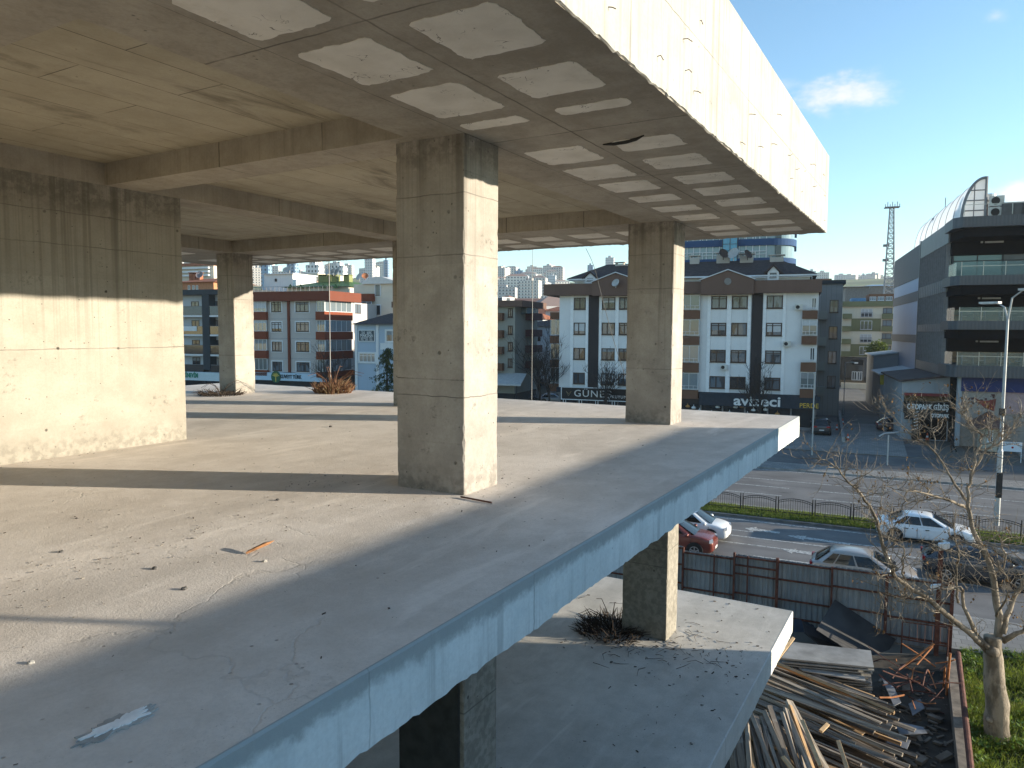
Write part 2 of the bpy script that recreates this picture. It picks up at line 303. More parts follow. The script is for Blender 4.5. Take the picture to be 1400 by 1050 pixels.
def rough_edge_strip(u0, u1, axis, fixed, inward, ztop, zbot, name, mat, seed, amp=.03, step=.05):
    """A vertical slab edge: clean top arris, ragged grout lip along the bottom."""
    rnd = random.Random(seed); mb = MB(); n = int(abs(u1 - u0) / step); th = inward
    rows = []
    for i in range(n + 1):
        t = u0 + (u1 - u0) * i / n
        k = .55 * noise.noise(Vector((t * 1.1, seed, 0))) + .6 * noise.noise(Vector((t * 5.3, seed, 2))) + .4 * noise.noise(Vector((t * 17, seed, 4)))
        drop = max(-.012, amp * k * 1.3); out = .004 * noise.noise(Vector((t * 9, seed, 9))); top = .004 * noise.noise(Vector((t * 11, seed + 3, 1)))
        col = [(0, ztop - .012 + top), (.01, ztop + top * .3), (th, ztop), (th, zbot + .003), (th * .7, zbot - drop - .002), (out - .002 * (drop > .01), zbot - drop * .8 + .004), (-.002 + out, zbot + .06)]
        rows.append([((fixed + a * (1 if inward > 0 else 1), t, z) if axis == 'v' else (t, fixed + a, z)) for a, z in col])
    m_ = len(rows[0]); vs = [p for r in rows for p in r]
    fs = [(i * m_ + j, i * m_ + (j + 1) % m_, (i + 1) * m_ + (j + 1) % m_, (i + 1) * m_ + j) for i in range(n) for j in range(m_)]
    fs += [tuple(range(m_)), tuple((n * m_) + j for j in range(m_ - 1, -1, -1))]
    mb.add(vs, fs); return bpart(mb, name, mat)
def column(u0, u1, v0, v1, z0, z1, mat, seed, label=None, chip=.024, name='column'):
    """A poured column: slightly chipped arrises, from floor to soffit."""
    mb = MB(); n = max(12, int((z1 - z0) / .035)); k = []
    for i in range(n + 1):
        z = z0 + (z1 - z0) * i / n; c = []
        for q in range(4):
            a = noise.noise(Vector((z * 2.1, q * 7.7, seed))); b_ = noise.noise(Vector((z * 13, q * 3.1, seed + 5)))
            e = .006 + chip * max(0, a + .7 * b_) ; c.append(min(.05, e))
        k += [(u0 + c[0], v0, z), (u1 - c[1], v0, z), (u1, v0 + c[1], z), (u1, v1 - c[2], z), (u1 - c[2], v1, z), (u0 + c[3], v1, z), (u0, v1 - c[3], z), (u0, v0 + c[0], z)]
    fs = [(i * 8 + j, i * 8 + (j + 1) % 8, (i + 1) * 8 + (j + 1) % 8, (i + 1) * 8 + j) for i in range(n) for j in range(8)] + [tuple(range(7, -1, -1)), tuple(n * 8 + j for j in range(8))]
    mb.add(k, fs); return bpart(mb, name, mat, label=label)
U0 = -13.0
# slabs
bpart(MB().box(U0, VF + .02, ZB, UE - .02, 18.4, ZF), 'floor_slab', M_FLOOR)
rough_edge_strip(U0, UE, 'u', VF, .02, ZF + .002, ZB, 'slab_edge', M_EDGE, 3, .032)
rough_edge_strip(VF + .02, 18.4, 'v', UE, -.02, ZF + .002, ZB, 'slab_edge', M_EDGE, 5, .02)
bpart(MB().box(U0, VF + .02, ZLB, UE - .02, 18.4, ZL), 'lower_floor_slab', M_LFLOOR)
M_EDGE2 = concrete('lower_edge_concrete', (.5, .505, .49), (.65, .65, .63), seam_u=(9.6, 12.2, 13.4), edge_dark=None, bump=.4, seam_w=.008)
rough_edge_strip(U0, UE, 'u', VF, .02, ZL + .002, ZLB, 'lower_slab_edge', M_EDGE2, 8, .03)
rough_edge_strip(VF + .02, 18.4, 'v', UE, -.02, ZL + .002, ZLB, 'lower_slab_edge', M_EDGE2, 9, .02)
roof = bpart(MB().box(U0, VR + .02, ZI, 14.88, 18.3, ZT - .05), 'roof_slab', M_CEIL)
rough_edge_strip(U0, 14.9, 'u', VR, .02, ZT, ZS, 'fascia', M_FASC, 11, .035)
fe = rough_edge_strip(VR + .02, 18.3, 'v', 14.9, -.02, ZT, ZS, 'fascia', M_FASC, 12, .025)
# beams and cantilever infill (all flush underneath)
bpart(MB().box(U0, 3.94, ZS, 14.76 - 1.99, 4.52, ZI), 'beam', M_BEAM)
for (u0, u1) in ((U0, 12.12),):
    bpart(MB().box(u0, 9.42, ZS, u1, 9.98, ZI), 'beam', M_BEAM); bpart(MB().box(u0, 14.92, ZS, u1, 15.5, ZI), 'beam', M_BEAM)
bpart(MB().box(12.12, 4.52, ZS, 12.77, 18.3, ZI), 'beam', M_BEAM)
for (va, vb) in ((4.52, 9.42), (9.98, 14.92)):
    bpart(MB().box(5.70, va, ZS, 6.25, vb, ZI), 'beam', M_BEAM); bpart(MB().box(.9, va, ZS, 1.66 + .95, vb, ZI), 'beam', M_BEAM)
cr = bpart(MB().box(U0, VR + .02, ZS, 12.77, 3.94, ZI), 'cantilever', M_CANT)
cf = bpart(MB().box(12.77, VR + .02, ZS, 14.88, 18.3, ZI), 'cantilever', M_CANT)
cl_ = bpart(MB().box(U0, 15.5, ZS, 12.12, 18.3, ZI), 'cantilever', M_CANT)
def patch(parent, u0, u1, v0, v1, seed):
    """A foam void-former left showing in the soffit: ragged outline where grout ran round it."""
    rnd = random.Random(seed); pts = []
    per = [((u0, v0), (u1, v0)), ((u1, v0), (u1, v1)), ((u1, v1), (u0, v1)), ((u0, v1), (u0, v0))]
    off = [rnd.uniform(-.03, .03) for _ in range(8)]
    for q, (a, b) in enumerate(per):
        L = math.dist(a, b); n = max(4, int(L / .035)); nx, ny = (b[1] - a[1]) / L, -(b[0] - a[0]) / L
        for i in range(n):
            t = i / n; d = .02 * noise.noise(Vector((t * L * 6, q * 5, seed * 1.7))) + .014 * noise.noise(Vector((t * L * 19, q * 5, seed * 1.7 + 4))) - .03 * (1 if min(t, 1 - t) < .05 else 0)
            pts.append((a[0] + (b[0] - a[0]) * t + nx * d + off[q] * .3, a[1] + (b[1] - a[1]) * t + ny * d + off[q + 4] * .3))
    mb = MB().prism(pts, ZS - .004, ZS + .002); bpart(mb, 'foam_patch', M_FOAM, parent)
sd_ = 0
for i, (a, b) in enumerate(((-.2, .4), (.75, 1.35), (1.72, 2.4), (2.72, 3.38), (3.66, 4.37), (4.64, 5.36), (5.61, 5.81), (6.79, 7.44), (7.72, 8.41), (8.70, 9.32), (9.73, 10.2), (10.69, 11.18), (11.62, 12.2), (13.03, 13.62), (13.95, 14.47))):
    sd_ += 1; patch(cr if a < 12.7 else cf, a, b, 3.2, 3.84, sd_)
for i, (a, b) in enumerate(((.7, 1.3), (1.7, 2.35), (2.7, 3.3), (3.63, 4.3), (4.67, 5.26), (5.59, 5.79), (6.8, 7.27), (7.67, 8.22), (8.69, 9.2), (9.56, 10.1), (10.52, 11.1), (11.54, 12.06), (12.85, 13.38), (13.78, 14.33))):
    sd_ += 1; patch(cr if a < 12.5 else cf, a, b, 2.25, 2.87, sd_)
for k in range(13):
    for (a, b) in ((12.98, 13.6), (13.92, 14.5)):
        sd_ += 1; v0 = 4.7 + k * 1.0; patch(cf, a, b, v0, v0 + .66, sd_)
for k in range(5):
    for v0 in (15.9, 17.0):
        sd_ += 1; patch(cl_, 7.2 + k, 7.86 + k, v0, v0 + .66, sd_)
# a crack of missing grout beside one patch
bpart(MB().tube([UVp for UVp in ((6.86, 2.97, ZS - .006), (6.86, 2.86, ZS - .012), (6.84, 2.72, ZS - .012), (6.8, 2.6, ZS - .012), (6.73, 2.5, ZS - .006))], [.006, .018, .022, .016, .006], 6), 'grout_crack', plain('crack_dark', (.03, .03, .03), .9), cr)
# tie wires left sticking out of the fascia
rnd = random.Random(4)
for i, (u, z) in enumerate([(u, z) for u in (2.6, 3.15, 3.8, 4.5, 5.3, 5.9, 6.6, 7.4, 8.3, 9.1, 9.9, 10.8, 11.7, 12.5, 13.3, 14.2) for z in (12.98, 13.3, 13.62)]):
    if rnd.random() < .3: continue
    u += rnd.uniform(-.3, .3); z += rnd.uniform(-.08, .08); L = rnd.uniform(.015, .065)
    bpart(MB().tube([(u, VR + .01, z), (u + .01, VR - L * .6, z + rnd.uniform(-.02, .01)), (u + rnd.uniform(.02, .06), VR - L, z + rnd.uniform(-.03, .02))], .004, 5), 'tie_wire', M_WIRE)
# columns, shear wall
CU = ((-.45, .18), (5.85, 6.47), (12.14, 12.74)); CV = ((3.94, 4.76), (9.42, 9.98), (14.92, 15.52))
for iu, (u0, u1) in enumerate(CU):
    for iv, (v0, v1) in enumerate(CV):
        if iv == 1 and iu < 2: continue
        column(u0, u1, v0, v1, ZF - .01, ZS + .01, M_COL, iu * 3 + iv)
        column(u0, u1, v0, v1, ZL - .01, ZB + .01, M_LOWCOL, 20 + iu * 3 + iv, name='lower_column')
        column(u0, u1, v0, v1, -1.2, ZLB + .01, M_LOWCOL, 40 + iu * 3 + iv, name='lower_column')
column(-5.0, 6.79, 9.42, 9.72, ZF - .01, ZS + .01, M_WALL, 71, name='shear_wall', chip=.01)
column(-5.0, 6.79, 9.42, 9.72, -1.2, ZB + .01, M_LOWCOL, 72, name='lower_shear_wall', chip=.01)
# mortar upstand at the wall foot
# dark shutter board still fixed on the column below
bpart(MB().box(5.825, 3.99, 6.0, 5.848, 4.74, ZB - .02), 'shutter_board', plain('shutter_dark', (.05, .052, .05), .7, .25, 6))
# ================================================================ ground, street, median
R_ROT = S_ROT - .09                              # the carriageway runs a few degrees off the house fronts
RVEC = Vector((cos(R_ROT), sin(R_ROT), 0)); RNRM = Vector((-RVEC.y, RVEC.x, 0))
def RD(s, r, z=0): return RVEC * s + RNRM * r + Vector((0, 0, z))
def grd(px, py, z=0): p = on_z(px, py, z); return p.dot(RVEC), p.dot(RNRM)
def asphalt(name, lo, hi, streaky=True):
    m = MT(name); c = m.mix(m.ramp(m.noise(.35, 6, .6), .35, .68), lo, hi)
    if streaky:
        s_ = m.noise(1., 6, .6, m.map((.03, 1.3, 1))); c = m.mix(m.ramp(s_, .5, .7, 0, .5), c, tuple(v * .62 for v in lo))
        p_ = m.noise(1., 4, .7, m.map((.25, .5, 1), (4, 4, 0))); c = m.mix(m.ramp(p_, .62, .64, 0, .4), c, tuple(v * 1.3 for v in hi))
    o_ = m.noise(1., 5, .7, m.map((.5, .5, 1), (9, 1, 0))); c = m.mix(m.ramp(o_, .6, .74, 0, .6), c, tuple(v * .45 for v in lo)); c = m.mix(m.ramp(m.noise(55, 3, .7), .4, .7, 0, .3), c, tuple(v * .6 for v in lo))
    ck = m.n('ShaderNodeTexVoronoi', {'Vector': m.map((.12, .3, 1)), 'Scale': 1.}, feature='DISTANCE_TO_EDGE'); c = m.mix(m.math('MULTIPLY', m.ramp(ck.outputs[0], 0, .012, .6, 0), m.ramp(m.noise(.3, 3), .5, .6)), c, (.025, .025, .025))
    return m.bsdf(c, .82, m.bump(m.noise(60, 3), .25, .01), 0, .35)
M_ROAD = asphalt('road_asphalt', (.135, .13, .128), (.19, .183, .178))
M_SIDE = asphalt('side_road_asphalt', (.1, .1, .1), (.15, .148, .146))
M_PAVE = MT('paving'); _c = M_PAVE.n('ShaderNodeTexBrick', {'Vector': M_PAVE.co(), 'Color1': (.2, .195, .185, 1), 'Color2': (.27, .26, .245, 1), 'Mortar': (.11, .105, .1, 1), 'Scale': 1., 'Mortar Size': .012, 'Brick Width': .4, 'Row Height': .4}); M_PAVE = M_PAVE.bsdf(M_PAVE.mix(M_PAVE.ramp(M_PAVE.noise(.5, 5), .4, .7, 0, .5), _c.outputs[0], (.14, .135, .13)), .85)
M_KERB = plain('kerb_concrete', (.24, .235, .225), .85, .25, 2.5, bump=.2)
M_PAINT = MT('road_paint'); M_PAINT = M_PAINT.bsdf(M_PAINT.mix(M_PAINT.ramp(M_PAINT.noise(7, 6, .7), .42, .62), (.5, .5, .48), (.17, .17, .165)), .7)
M_EARTH = plain('bare_earth', (.10, .085, .065), .95, .45, .6, bump=.4)
# terrain: flat here, rising to the ridge of the far hills
def hill_z(x, y):
    d = math.hypot(x, y); t = max(0, min(1, (d - 330) / 1250)); t = t * t * (3 - 2 * t)
    w = .80 + .26 * noise.noise(Vector((x * .0011 + 3, y * .0008, 5)))
    return -.06 + t * 140 * w + (3.5 * noise.noise(Vector((x * .006, y * .006, 1))) if t > .02 else 0) * min(1, t * 6)
m = MT('fields'); f1 = m.noise(1., 5, .6, m.map((.004, .012, .02))); f2 = m.n('ShaderNodeTexVoronoi', {'Vector': m.map((.006, .016, .01)), 'Scale': 1.})
c = m.mix(f2.outputs[1], (.10, .14, .045), (.19, .2, .085)); c = m.mix(m.ramp(f1, .5, .62, 0, .8), c, (.035, .055, .025)); c = m.mix(m.ramp(m.noise(1., 3, .5, m.map((.01, .03, .02), (7, 2, 0))), .6, .68, 0, .7), c, (.26, .22, .15))
dist_ = m.n('ShaderNodeVectorMath', {0: m.co()}, operation='LENGTH').outputs['Value']; c = m.mix(m.ramp(dist_, 320, 480), (.12, .115, .1), c)
M_FIELD = m.bsdf(c, .95)
vs, fs = [], []
rr = [0, 30, 60, 100, 150, 200, 260, 330] + [330 + 45 * i for i in range(1, 34)] + [2100, 3200, 6000]
AN = 150
for r_ in rr:
    for j in range(AN + 1):
        a = rad(-95 + 190 * j / AN); x, y = r_ * sin(a), r_ * cos(a); vs.append((x, y, hill_z(x, y) if r_ < 2000 else hill_z(x / r_ * 1900, y / r_ * 1900) - (r_ - 1900) * .03))
fs = [(i * (AN + 1) + j, (i + 1) * (AN + 1) + j, (i + 1) * (AN + 1) + j + 1, i * (AN + 1) + j + 1) for i in range(len(rr) - 1) for j in range(AN)]
# leave out the site itself: a hole round the yard is not needed, the yard lies on its own sheet above
tag(MB().add(vs, fs).build('hills', M_FIELD, smooth=True), 'flat town ground rising to green fields on the far ridge', 'terrain', kind='structure')
tag(MB().box(-140, -60, -.9, 140, 32, -.07).build('ground', M_EARTH, None, (0, 0, 0), S_ROT), 'bare earth under the building site', 'ground', kind='structure')
def sheet(name, s0, s1_, a0, a1, z, mat, label, rot=None, cat='road'):
    return tag(MB().box(s0, a0, z - .25, s1_, a1, z).build(name, mat, None, (0, 0, 0), R_ROT if rot is None else rot), label, cat, kind='structure')
sheet('road', -170, 150, 32.2, 44.0, 0.0, M_ROAD, 'near carriageway with lane lines and arrows')
sheet('road', -170, 150, 46.75, 61.0, 0.0, M_ROAD, 'far carriageway beyond the median')
sheet('pavement', -170, 150, 28.6, 32.0, .13, M_PAVE, 'paved footway beside the site fence', cat='pavement')
sheet('kerb', -170, 150, 32.0, 32.2, .13, M_KERB, 'kerb of the near footway', cat='kerb')
sheet('kerb', -170, 150, 44.0, 44.22, .15, plain('grimy_kerb', (.13, .13, .125), .9, .3, 2.), 'grey kerb stones along the near edge of the median', cat='kerb')
sheet('kerb', -170, 150, 46.5, 46.75, .2, M_KERB, 'kerb stones along the far edge of the median', cat='kerb')
med_soil = sheet('median', -170, 150, 44.22, 46.5, .12, plain('median_soil', (.05, .055, .025), .95, .3, 2.), 'soil of the grass median', cat='verge')
sheet('kerb', -170, 150, 61.0, 61.25, .12, M_KERB, 'kerb beyond the far carriageway', cat='kerb')
sheet('pavement', -170, 150, 61.25, 63.6, .11, M_PAVE, 'narrow paved island beyond the far carriageway', cat='pavement')
sheet('kerb', -170, 150, 63.6, 63.85, .12, M_KERB, 'kerb of the service road', cat='kerb')
sheet('road', -170, 150, 63.85, 72.0, 0.0, M_SIDE, 'service road in front of the shops')
sheet('forecourt', -95, 3.2, 72.0, 96, .1, M_PAVE, 'paved forecourt of the shops', cat='pavement')
sheet('forecourt', 12.2, 120, 73.5, 86, .1, plain('forecourt_concrete', (.2, .2, .195), .85, .2, .8), 'concrete forecourt of the car park entrance', cat='pavement')
sheet('side_road', 3.25, 12.1, 72.0, 172, .02, M_SIDE, 'side street running away between the blocks', rot=S_ROT)
# painted lines (sheets a few mm proud)
lm = MB()
def line(s0, s1_, r, w=.14): lm.box(s0, r - w / 2, -.02, s1_, r + w / 2, .006)
line(-170, 150, 43.62, .14)
for r in (40.05,): line(-170, 150, r)
for k in range(-28, 25):
    line(k * 6. + 1.2, k * 6. + 4.6, 36.75); line(k * 6. - 2.7, k * 6. + .6, 41.2, .12) if k < 3 else None
    line(k * 6. - 3.1, k * 6. + 1.0, 51.3); line(k * 6. - 2.9, k * 6. + 1.2, 54.0)
line(-170, 150, 56.6, .13); line(-170, 150, 47.1, .13); line(-170, 150, 38.65, .12); line(-170, 150, 60.6, .13)
tag(lm.build('lane_lines', M_PAINT, None, (0, 0, 0), R_ROT), 'worn white lane lines painted on both carriageways', 'road marking', kind='structure')
def arrow(p_tail, p_tip, w, name_label, head_first=True):
    a, b = Vector(p_tail), Vector(p_tip); d = (b - a); L = d.length; d /= L; q = Vector((-d.y, d.x, 0))
    pts = [a - q * w * .16, a + d * L * .72 - q * w * .22, a + d * L * .70 - q * w * .5, b, a + d * L * .70 + q * w * .5, a + d * L * .72 + q * w * .22, a + q * w * .16]
    mb = MB().prism([(p.x, p.y) for p in pts], -.02, .007); tag(mb.build('lane_arrow', M_PAINT), name_label, 'road marking', kind='structure')
def g3(px, py): p = on_z(px, py, 0); return (p.x, p.y, 0)
arrow(g3(1162, 744.2), g3(1076, 732), .9, 'white lane arrow in the middle lane')
arrow(g3(1124, 760), g3(1070, 751), .9, 'white lane arrow in the near lane')
arrow(g3(1066, 728.5), g3(1018, 722), 1.1, 'white lane arrow in the far lane')
# grass: real blades in the median
def blades(name, pts, h, w, mat, label, rnd, lean=.5, cat='grass'):
    vs = np.zeros((len(pts) * 3, 3)); 
    for i, (x, y, z) in enumerate(pts):
        a = rnd.uniform(0, 2 * pi); hh = h * rnd.uniform(.5, 1.3); ww = w * rnd.uniform(.6, 1.4); lx, ly = rnd.gauss(0, lean) * hh, rnd.gauss(0, lean) * hh
        vs[3 * i] = (x - cos(a) * ww, y - sin(a) * ww, z); vs[3 * i + 1] = (x + cos(a) * ww, y + sin(a) * ww, z); vs[3 * i + 2] = (x + lx, y + ly, z + hh)
    me = bpy.data.meshes.new(name); me.from_pydata(vs.tolist(), [], [(3 * i, 3 * i + 1, 3 * i + 2) for i in range(len(pts))]); me.update()
    return tag(link(name, me, mat), label, cat, kind='stuff')
def leafy(name, lo, hi, sss=.25, scale=1.2, rough=.6):
    m = MT(name); c = m.mix(m.ramp(m.noise(scale, 4, .6, m.co('Object')), .35, .65), lo, hi); c = m.mix(m.ramp(m.noise(scale * 11, 3), .4, .7, 0, .6), c, tuple(v * .6 for v in lo))
    b = m.n('ShaderNodeBsdfPrincipled', {'Base Color': c, 'Roughness': rough, 'Specular IOR Level': .2}); t = m.n('ShaderNodeBsdfTranslucent', {'Color': m.mix(.5, c, (.3, .4, .05))}); x = m.n('ShaderNodeMixShader', {0: sss, 1: b, 2: t}); m.t.links.new(x.outputs[0], m.out.inputs[0]); return m.m
M_GRASS = leafy('grass_green', (.085, .12, .025), (.17, .21, .045), .35, .5)
rnd = random.Random(21); pts = []
for i in range(42000):
    s = rnd.uniform(-26, 26); r = rnd.uniform(44.3, 46.48)
    if noise.noise(Vector((s * .6, r * 1.2, 0))) < -.42 and rnd.random() < .7: continue
    p = RD(s, r, .14); pts.append((p.x, p.y, p.z))
blades('median_grass', pts, .17, .018, M_GRASS, 'bright green grass growing along the road median', rnd, .45)
# wrought iron fence on the median
M_IRON = plain('black_iron', (.02, .02, .022), .5, .2, 5)
fo = RD(-2.66, 45.55, .14); fence = empty('iron_fence', fo, R_ROT, 'black wrought iron railing with arched panels and paired posts on the grass median', 'railing')
PW = 2.02
def fence_panel(x0):
    mb = MB(); n = 13; w = PW - .2
    def top(x, k): t = (x / w) * 2 - 1; return .80 + .17 * (1 - t * t) * 1.0 - .11 * k
    for k in (0, 1):
        mb.tube([(x0 + .1 + w * i / 12, 0, top(w * i / 12, k)) for i in range(13)], .021 if k == 0 else .017, 5)
    mb.box(x0 + .08, -.018, .1, x0 + PW - .08, .018, .145)
    for i in range(n + 2):
        x = w * i / (n + 1); mb.tube([(x0 + .1 + x, 0, .1), (x0 + .1 + x, 0, top(x, 0) + (.0 if i % 2 else .02))], .0105, 4)
    return mb.build('panel', M_IRON, fence)
def fence_posts(x0):
    for d in (-.065, .065):
        mb = MB().tube([(x0 + d, 0, -.05), (x0 + d, 0, .98)], .031, 6); mb.tube([(x0 + d, 0, .98), (x0 + d, 0, 1.0), (x0 + d, 0, 1.04)], [.035, .035, .008], 6); mb.box(x0 + d - .05, -.05, -.03, x0 + d + .05, .05, .02); mb.build('post', M_IRON, fence)
for k in range(-7, 11):
    fence_panel(k * PW); fence_posts(k * PW)
# ================================================================ houses across the street
class House:
    """A building whose parts are drawn in street coordinates (s along, n across, z up)."""
    def __init__(h, name, s0, n0, label, cat='building', group=None):
        h.o = empty(name, SN(s0, n0, 0), S_ROT, label, cat, group); h.off = (-s0, -n0, 0)
    def part(h, mb, name, mat, parent=None, smooth=False, label=None):
        o = mb.build(name, mat, parent or h.o, h.off if parent is None else None, smooth=smooth)
        if label: o['label'] = label
        return o
def glass(name, lo, hi, rough=.08, spec=.8, curtain=0.):
    m = MT(name); inf = m.n('ShaderNodeObjectInfo'); r = inf.outputs['Random']
    c = m.mix(r, lo, hi)
    if curtain:
        x = m.xyz(); fold = m.math('ADD', m.math('MULTIPLY', m.math('SINE', m.math('MULTIPLY', x.outputs[0], 38.)), .12), .85)
        gap = m.ramp(m.noise(1.1, 2, .5, m.n('ShaderNodeVectorMath', {0: m.map((1, .01, .35)), 1: m.n('ShaderNodeCombineXYZ', {0: m.math('MULTIPLY', r, 50)})}, operation='ADD').outputs[0]), .42, .5)
        cur = m.mix(1., (.19, .235, .28), m.n('ShaderNodeCombineColor', {0: fold, 1: fold, 2: fold}).outputs[0], 'MULTIPLY'); on = m.math('MULTIPLY', gap, m.ramp(r, .2, .5, 0, curtain)); c = m.mix(on, c, cur)
    wav = m.noise(.8, 2); return m.bsdf(c, rough, m.bump(wav, .06, .05), 0, spec)
M_GL = glass('window_glass', (.014, .02, .027), (.05, .068, .085), .06, .55, .7)
M_GLB = glass('bay_glass', (.09, .12, .13), (.2, .24, .25), .08, .9, .5)
M_DARKGL = glass('dark_shop_glass', (.012, .014, .016), (.03, .033, .036), .08, .8)
M_FR_BROWN = plain('brown_frame', (.055, .035, .028), .5, .15); M_FR_WHITE = plain('white_frame', (.66, .67, .68), .5, .05); M_FR_GREY = plain('grey_frame', (.2, .2, .21), .5, .1)
def render_wall(name, col, dirt=.25, rough=.85):
    if name in _plain: return _plain[name]
    m = MT(name); c = m.mix(m.ramp(m.noise(.35, 6, .6), .35, .7), col, tuple(v * (1 - dirt * .5) for v in col)); st = m.noise(1., 4, .6, m.map((1.6, 1.6, .12))); c = m.mix(m.ramp(st, .55, .75, 0, dirt), c, tuple(v * .55 for v in col))
    c = m.mix(m.ramp(m.noise(14, 4), .4, .75, 0, dirt * .5), c, tuple(v * .7 for v in col)); _plain[name] = m.bsdf(c, rough, m.bump(m.noise(30, 3), .15, .01), 0, .2); return _plain[name]
WR = random.Random(99); M_BL1 = plain('blind_white', (.5, .51, .52), .8, .06); M_BL2 = plain('blind_grey', (.24, .25, .26), .8, .1)
def window(h, s0, s1_, z0, z1, n, fmat=None, gmat=None, mull=(.5,), trans=None, fw=.07, surround=None, sill=True, axis='s', out=-1, proud=.05):
    """Frame (a part) with its glass (a sub-part). axis 's': on a front at distance n; axis 'n': on a side wall at s = n."""
    def B(mb, a0, a1, c0, c1, d0, d1):
        if axis == 's': mb.box(a0, n + out * d0, c0, a1, n + out * d1, c1)
        else: mb.box(n + out * d0, a0, c0, n + out * d1, a1, c1)
    if s0 > s1_: s0, s1_ = s1_, s0
    mb = MB(); w = s1_ - s0
    if surround:
        sb = MB(); e = .17
        for (a0, a1, c0, c1) in ((s0 - e, s0, z0 - e, z1 + e), (s1_, s1_ + e, z0 - e, z1 + e), (s0, s1_, z1, z1 + e), (s0, s1_, z0 - e, z0)): B(sb, a0, a1, c0, c1, -.04, proud + .03)
    B(mb, s0, s0 + fw, z0, z1, -.05, proud); B(mb, s1_ - fw, s1_, z0, z1, -.05, proud); B(mb, s0 + fw, s1_ - fw, z1 - fw, z1, -.05, proud); B(mb, s0 + fw, s1_ - fw, z0, z0 + fw, -.05, proud)
    for t in mull: x = s0 + w * t; B(mb, x - fw * .5, x + fw * .5, z0 + fw, z1 - fw, -.05, proud - .003)
    if trans: zt = z0 + (z1 - z0) * trans; B(mb, s0 + fw, s1_ - fw, zt - fw * .4, zt + fw * .4, -.05, proud - .006)
    if sill: B(mb, s0 - .06, s1_ + .06, z0 - .06, z0 - .002, -.03, proud + .06)
    f = h.part(mb, 'window', fmat or M_FR_BROWN)
    g_ = MB(); B(g_, s0 + fw * .5, s1_ - fw * .5, z0 + fw * .5, z1 - fw * .5, -.04, .015); g_.build('pane', gmat or M_GL, f)
    if surround: sb.build('surround', surround, f)
    if axis == 's' and 1.0 < w < 2.4 and WR.random() < .4:       # a roller blind part way down
        bl = MB(); B(bl, s0 + fw, s1_ - fw, z1 - fw - (z1 - z0) * WR.choice((.22, .35, .5, .62)), z1 - fw, .016, .026); bl.build('blind', WR.choice((M_BL1, M_BL2)), f)
    return f
def lettering(text, parent, mat, size, loc, rot, depth=.02, name='lettering', width=None, bold=0.0, align='CENTER', spacing=1.0):
    """Raised letters as one mesh; loc and rot in the parent's own axes."""
    cu = bpy.data.curves.new('lettering', 'FONT'); cu.body = text; cu.size = size; cu.extrude = depth; cu.align_x = align; cu.align_y = 'CENTER'; cu.offset = bold; cu.resolution_u = 3; cu.space_character = spacing
    t = bpy.data.objects.new('lettering', cu); COL.objects.link(t); dg = bpy.context.evaluated_depsgraph_get(); dg.update(); me = bpy.data.meshes.new_from_object(t.evaluated_get(dg)); bpy.data.objects.remove(t); bpy.data.curves.remove(cu)
    me.name = name
    if width:
        xs = [v.co.x for v in me.vertices]; k = width / (max(xs) - min(xs)); me.transform(Matrix.Diagonal((k, 1, 1, 1)))
    me.materials.clear(); o = link(name, me, mat, parent); o.location = loc; o.rotation_euler = rot; return o
FRONT = (pi / 2, 0, 0)                           # lettering that faces the street (towards -n)
def rect(n, x0, y0, x1, y1):                     # a pixel rectangle on the front plane n -> s0, s1, z0, z1
    ym, xm = (y0 + y1) / 2, (x0 + x1) / 2
    return on_n(x0, ym, n)[0], on_n(x1, ym, n)[0], on_n(xm, y1, n)[1], on_n(xm, y0, n)[1]
def zat(px, py, n): return on_n(px, py, n)[1]
def sat(px, py, n): return on_n(px, py, n)[0]
M_WHITE = render_wall('white_render', (.70, .71, .72), .18); M_PIL = plain('white_pilaster', (.76, .77, .78), .8, .05)
M_CORN = render_wall('brown_cornice', (.15, .095, .075), .2); M_STRIP = render_wall('dark_strip', (.045, .04, .042), .2); M_TILE = plain('dark_roof_tiles', (.05, .036, .032), .75, .3, 3, bump=.4)
M_PARA = render_wall('brown_parapet', (.16, .085, .055), .2); M_RAIL = plain('white_rail', (.6, .62, .64), .4, .05); M_NAVY = plain('navy_board', (.02, .03, .045), .6, .15)
M_CHIM = render_wall('chimney_render', (.45, .42, .38), .4); M_DISH = plain('dish_grey', (.42, .42, .41), .5, .1); M_BLACK = plain('black_panel', (.012, .012, .013), .5, .2); M_LETW = plain('white_letters', (.78, .78, .78), .6, .03)
def dish(name, h, s, n, z, r, mat, az=-.7, parent=None):
    prof = [(r * math.sqrt(t), .22 * r * t) for t in (.02, .12, .3, .55, .8, 1.)]; mb = MB(); k = []
    M_ = Matrix.Translation((s, n, z)) @ Matrix.Rotation(az, 4, 'Z') @ Matrix.Rotation(rad(62), 4, 'X')
    nn = 18
    for (rr_, hh) in prof + [(r * .97, .25 * r)]:
        for j in range(nn): k.append(tuple(M_ @ Vector((rr_ * cos(2 * pi * j / nn), rr_ * sin(2 * pi * j / nn), hh))))
    fs = [(i * nn + j, i * nn + (j + 1) % nn, (i + 1) * nn + (j + 1) % nn, (i + 1) * nn + j) for i in range(len(prof)) for j in range(nn)] + [tuple(range(nn))]
    mb.add(k, fs); mb.tube([(s, n, z - r * 1.15), (s, n, z)], .05 * r + .02, 6); a = M_ @ Vector((0, r * .9, .2 * r)); b = M_ @ Vector((0, 0, .75 * r)); mb.tube([a, b], .02, 4); mb.obox(b, (.06, 0, 0), (0, .06, 0), (0, 0, .06))
    return h.part(mb, name, mat)
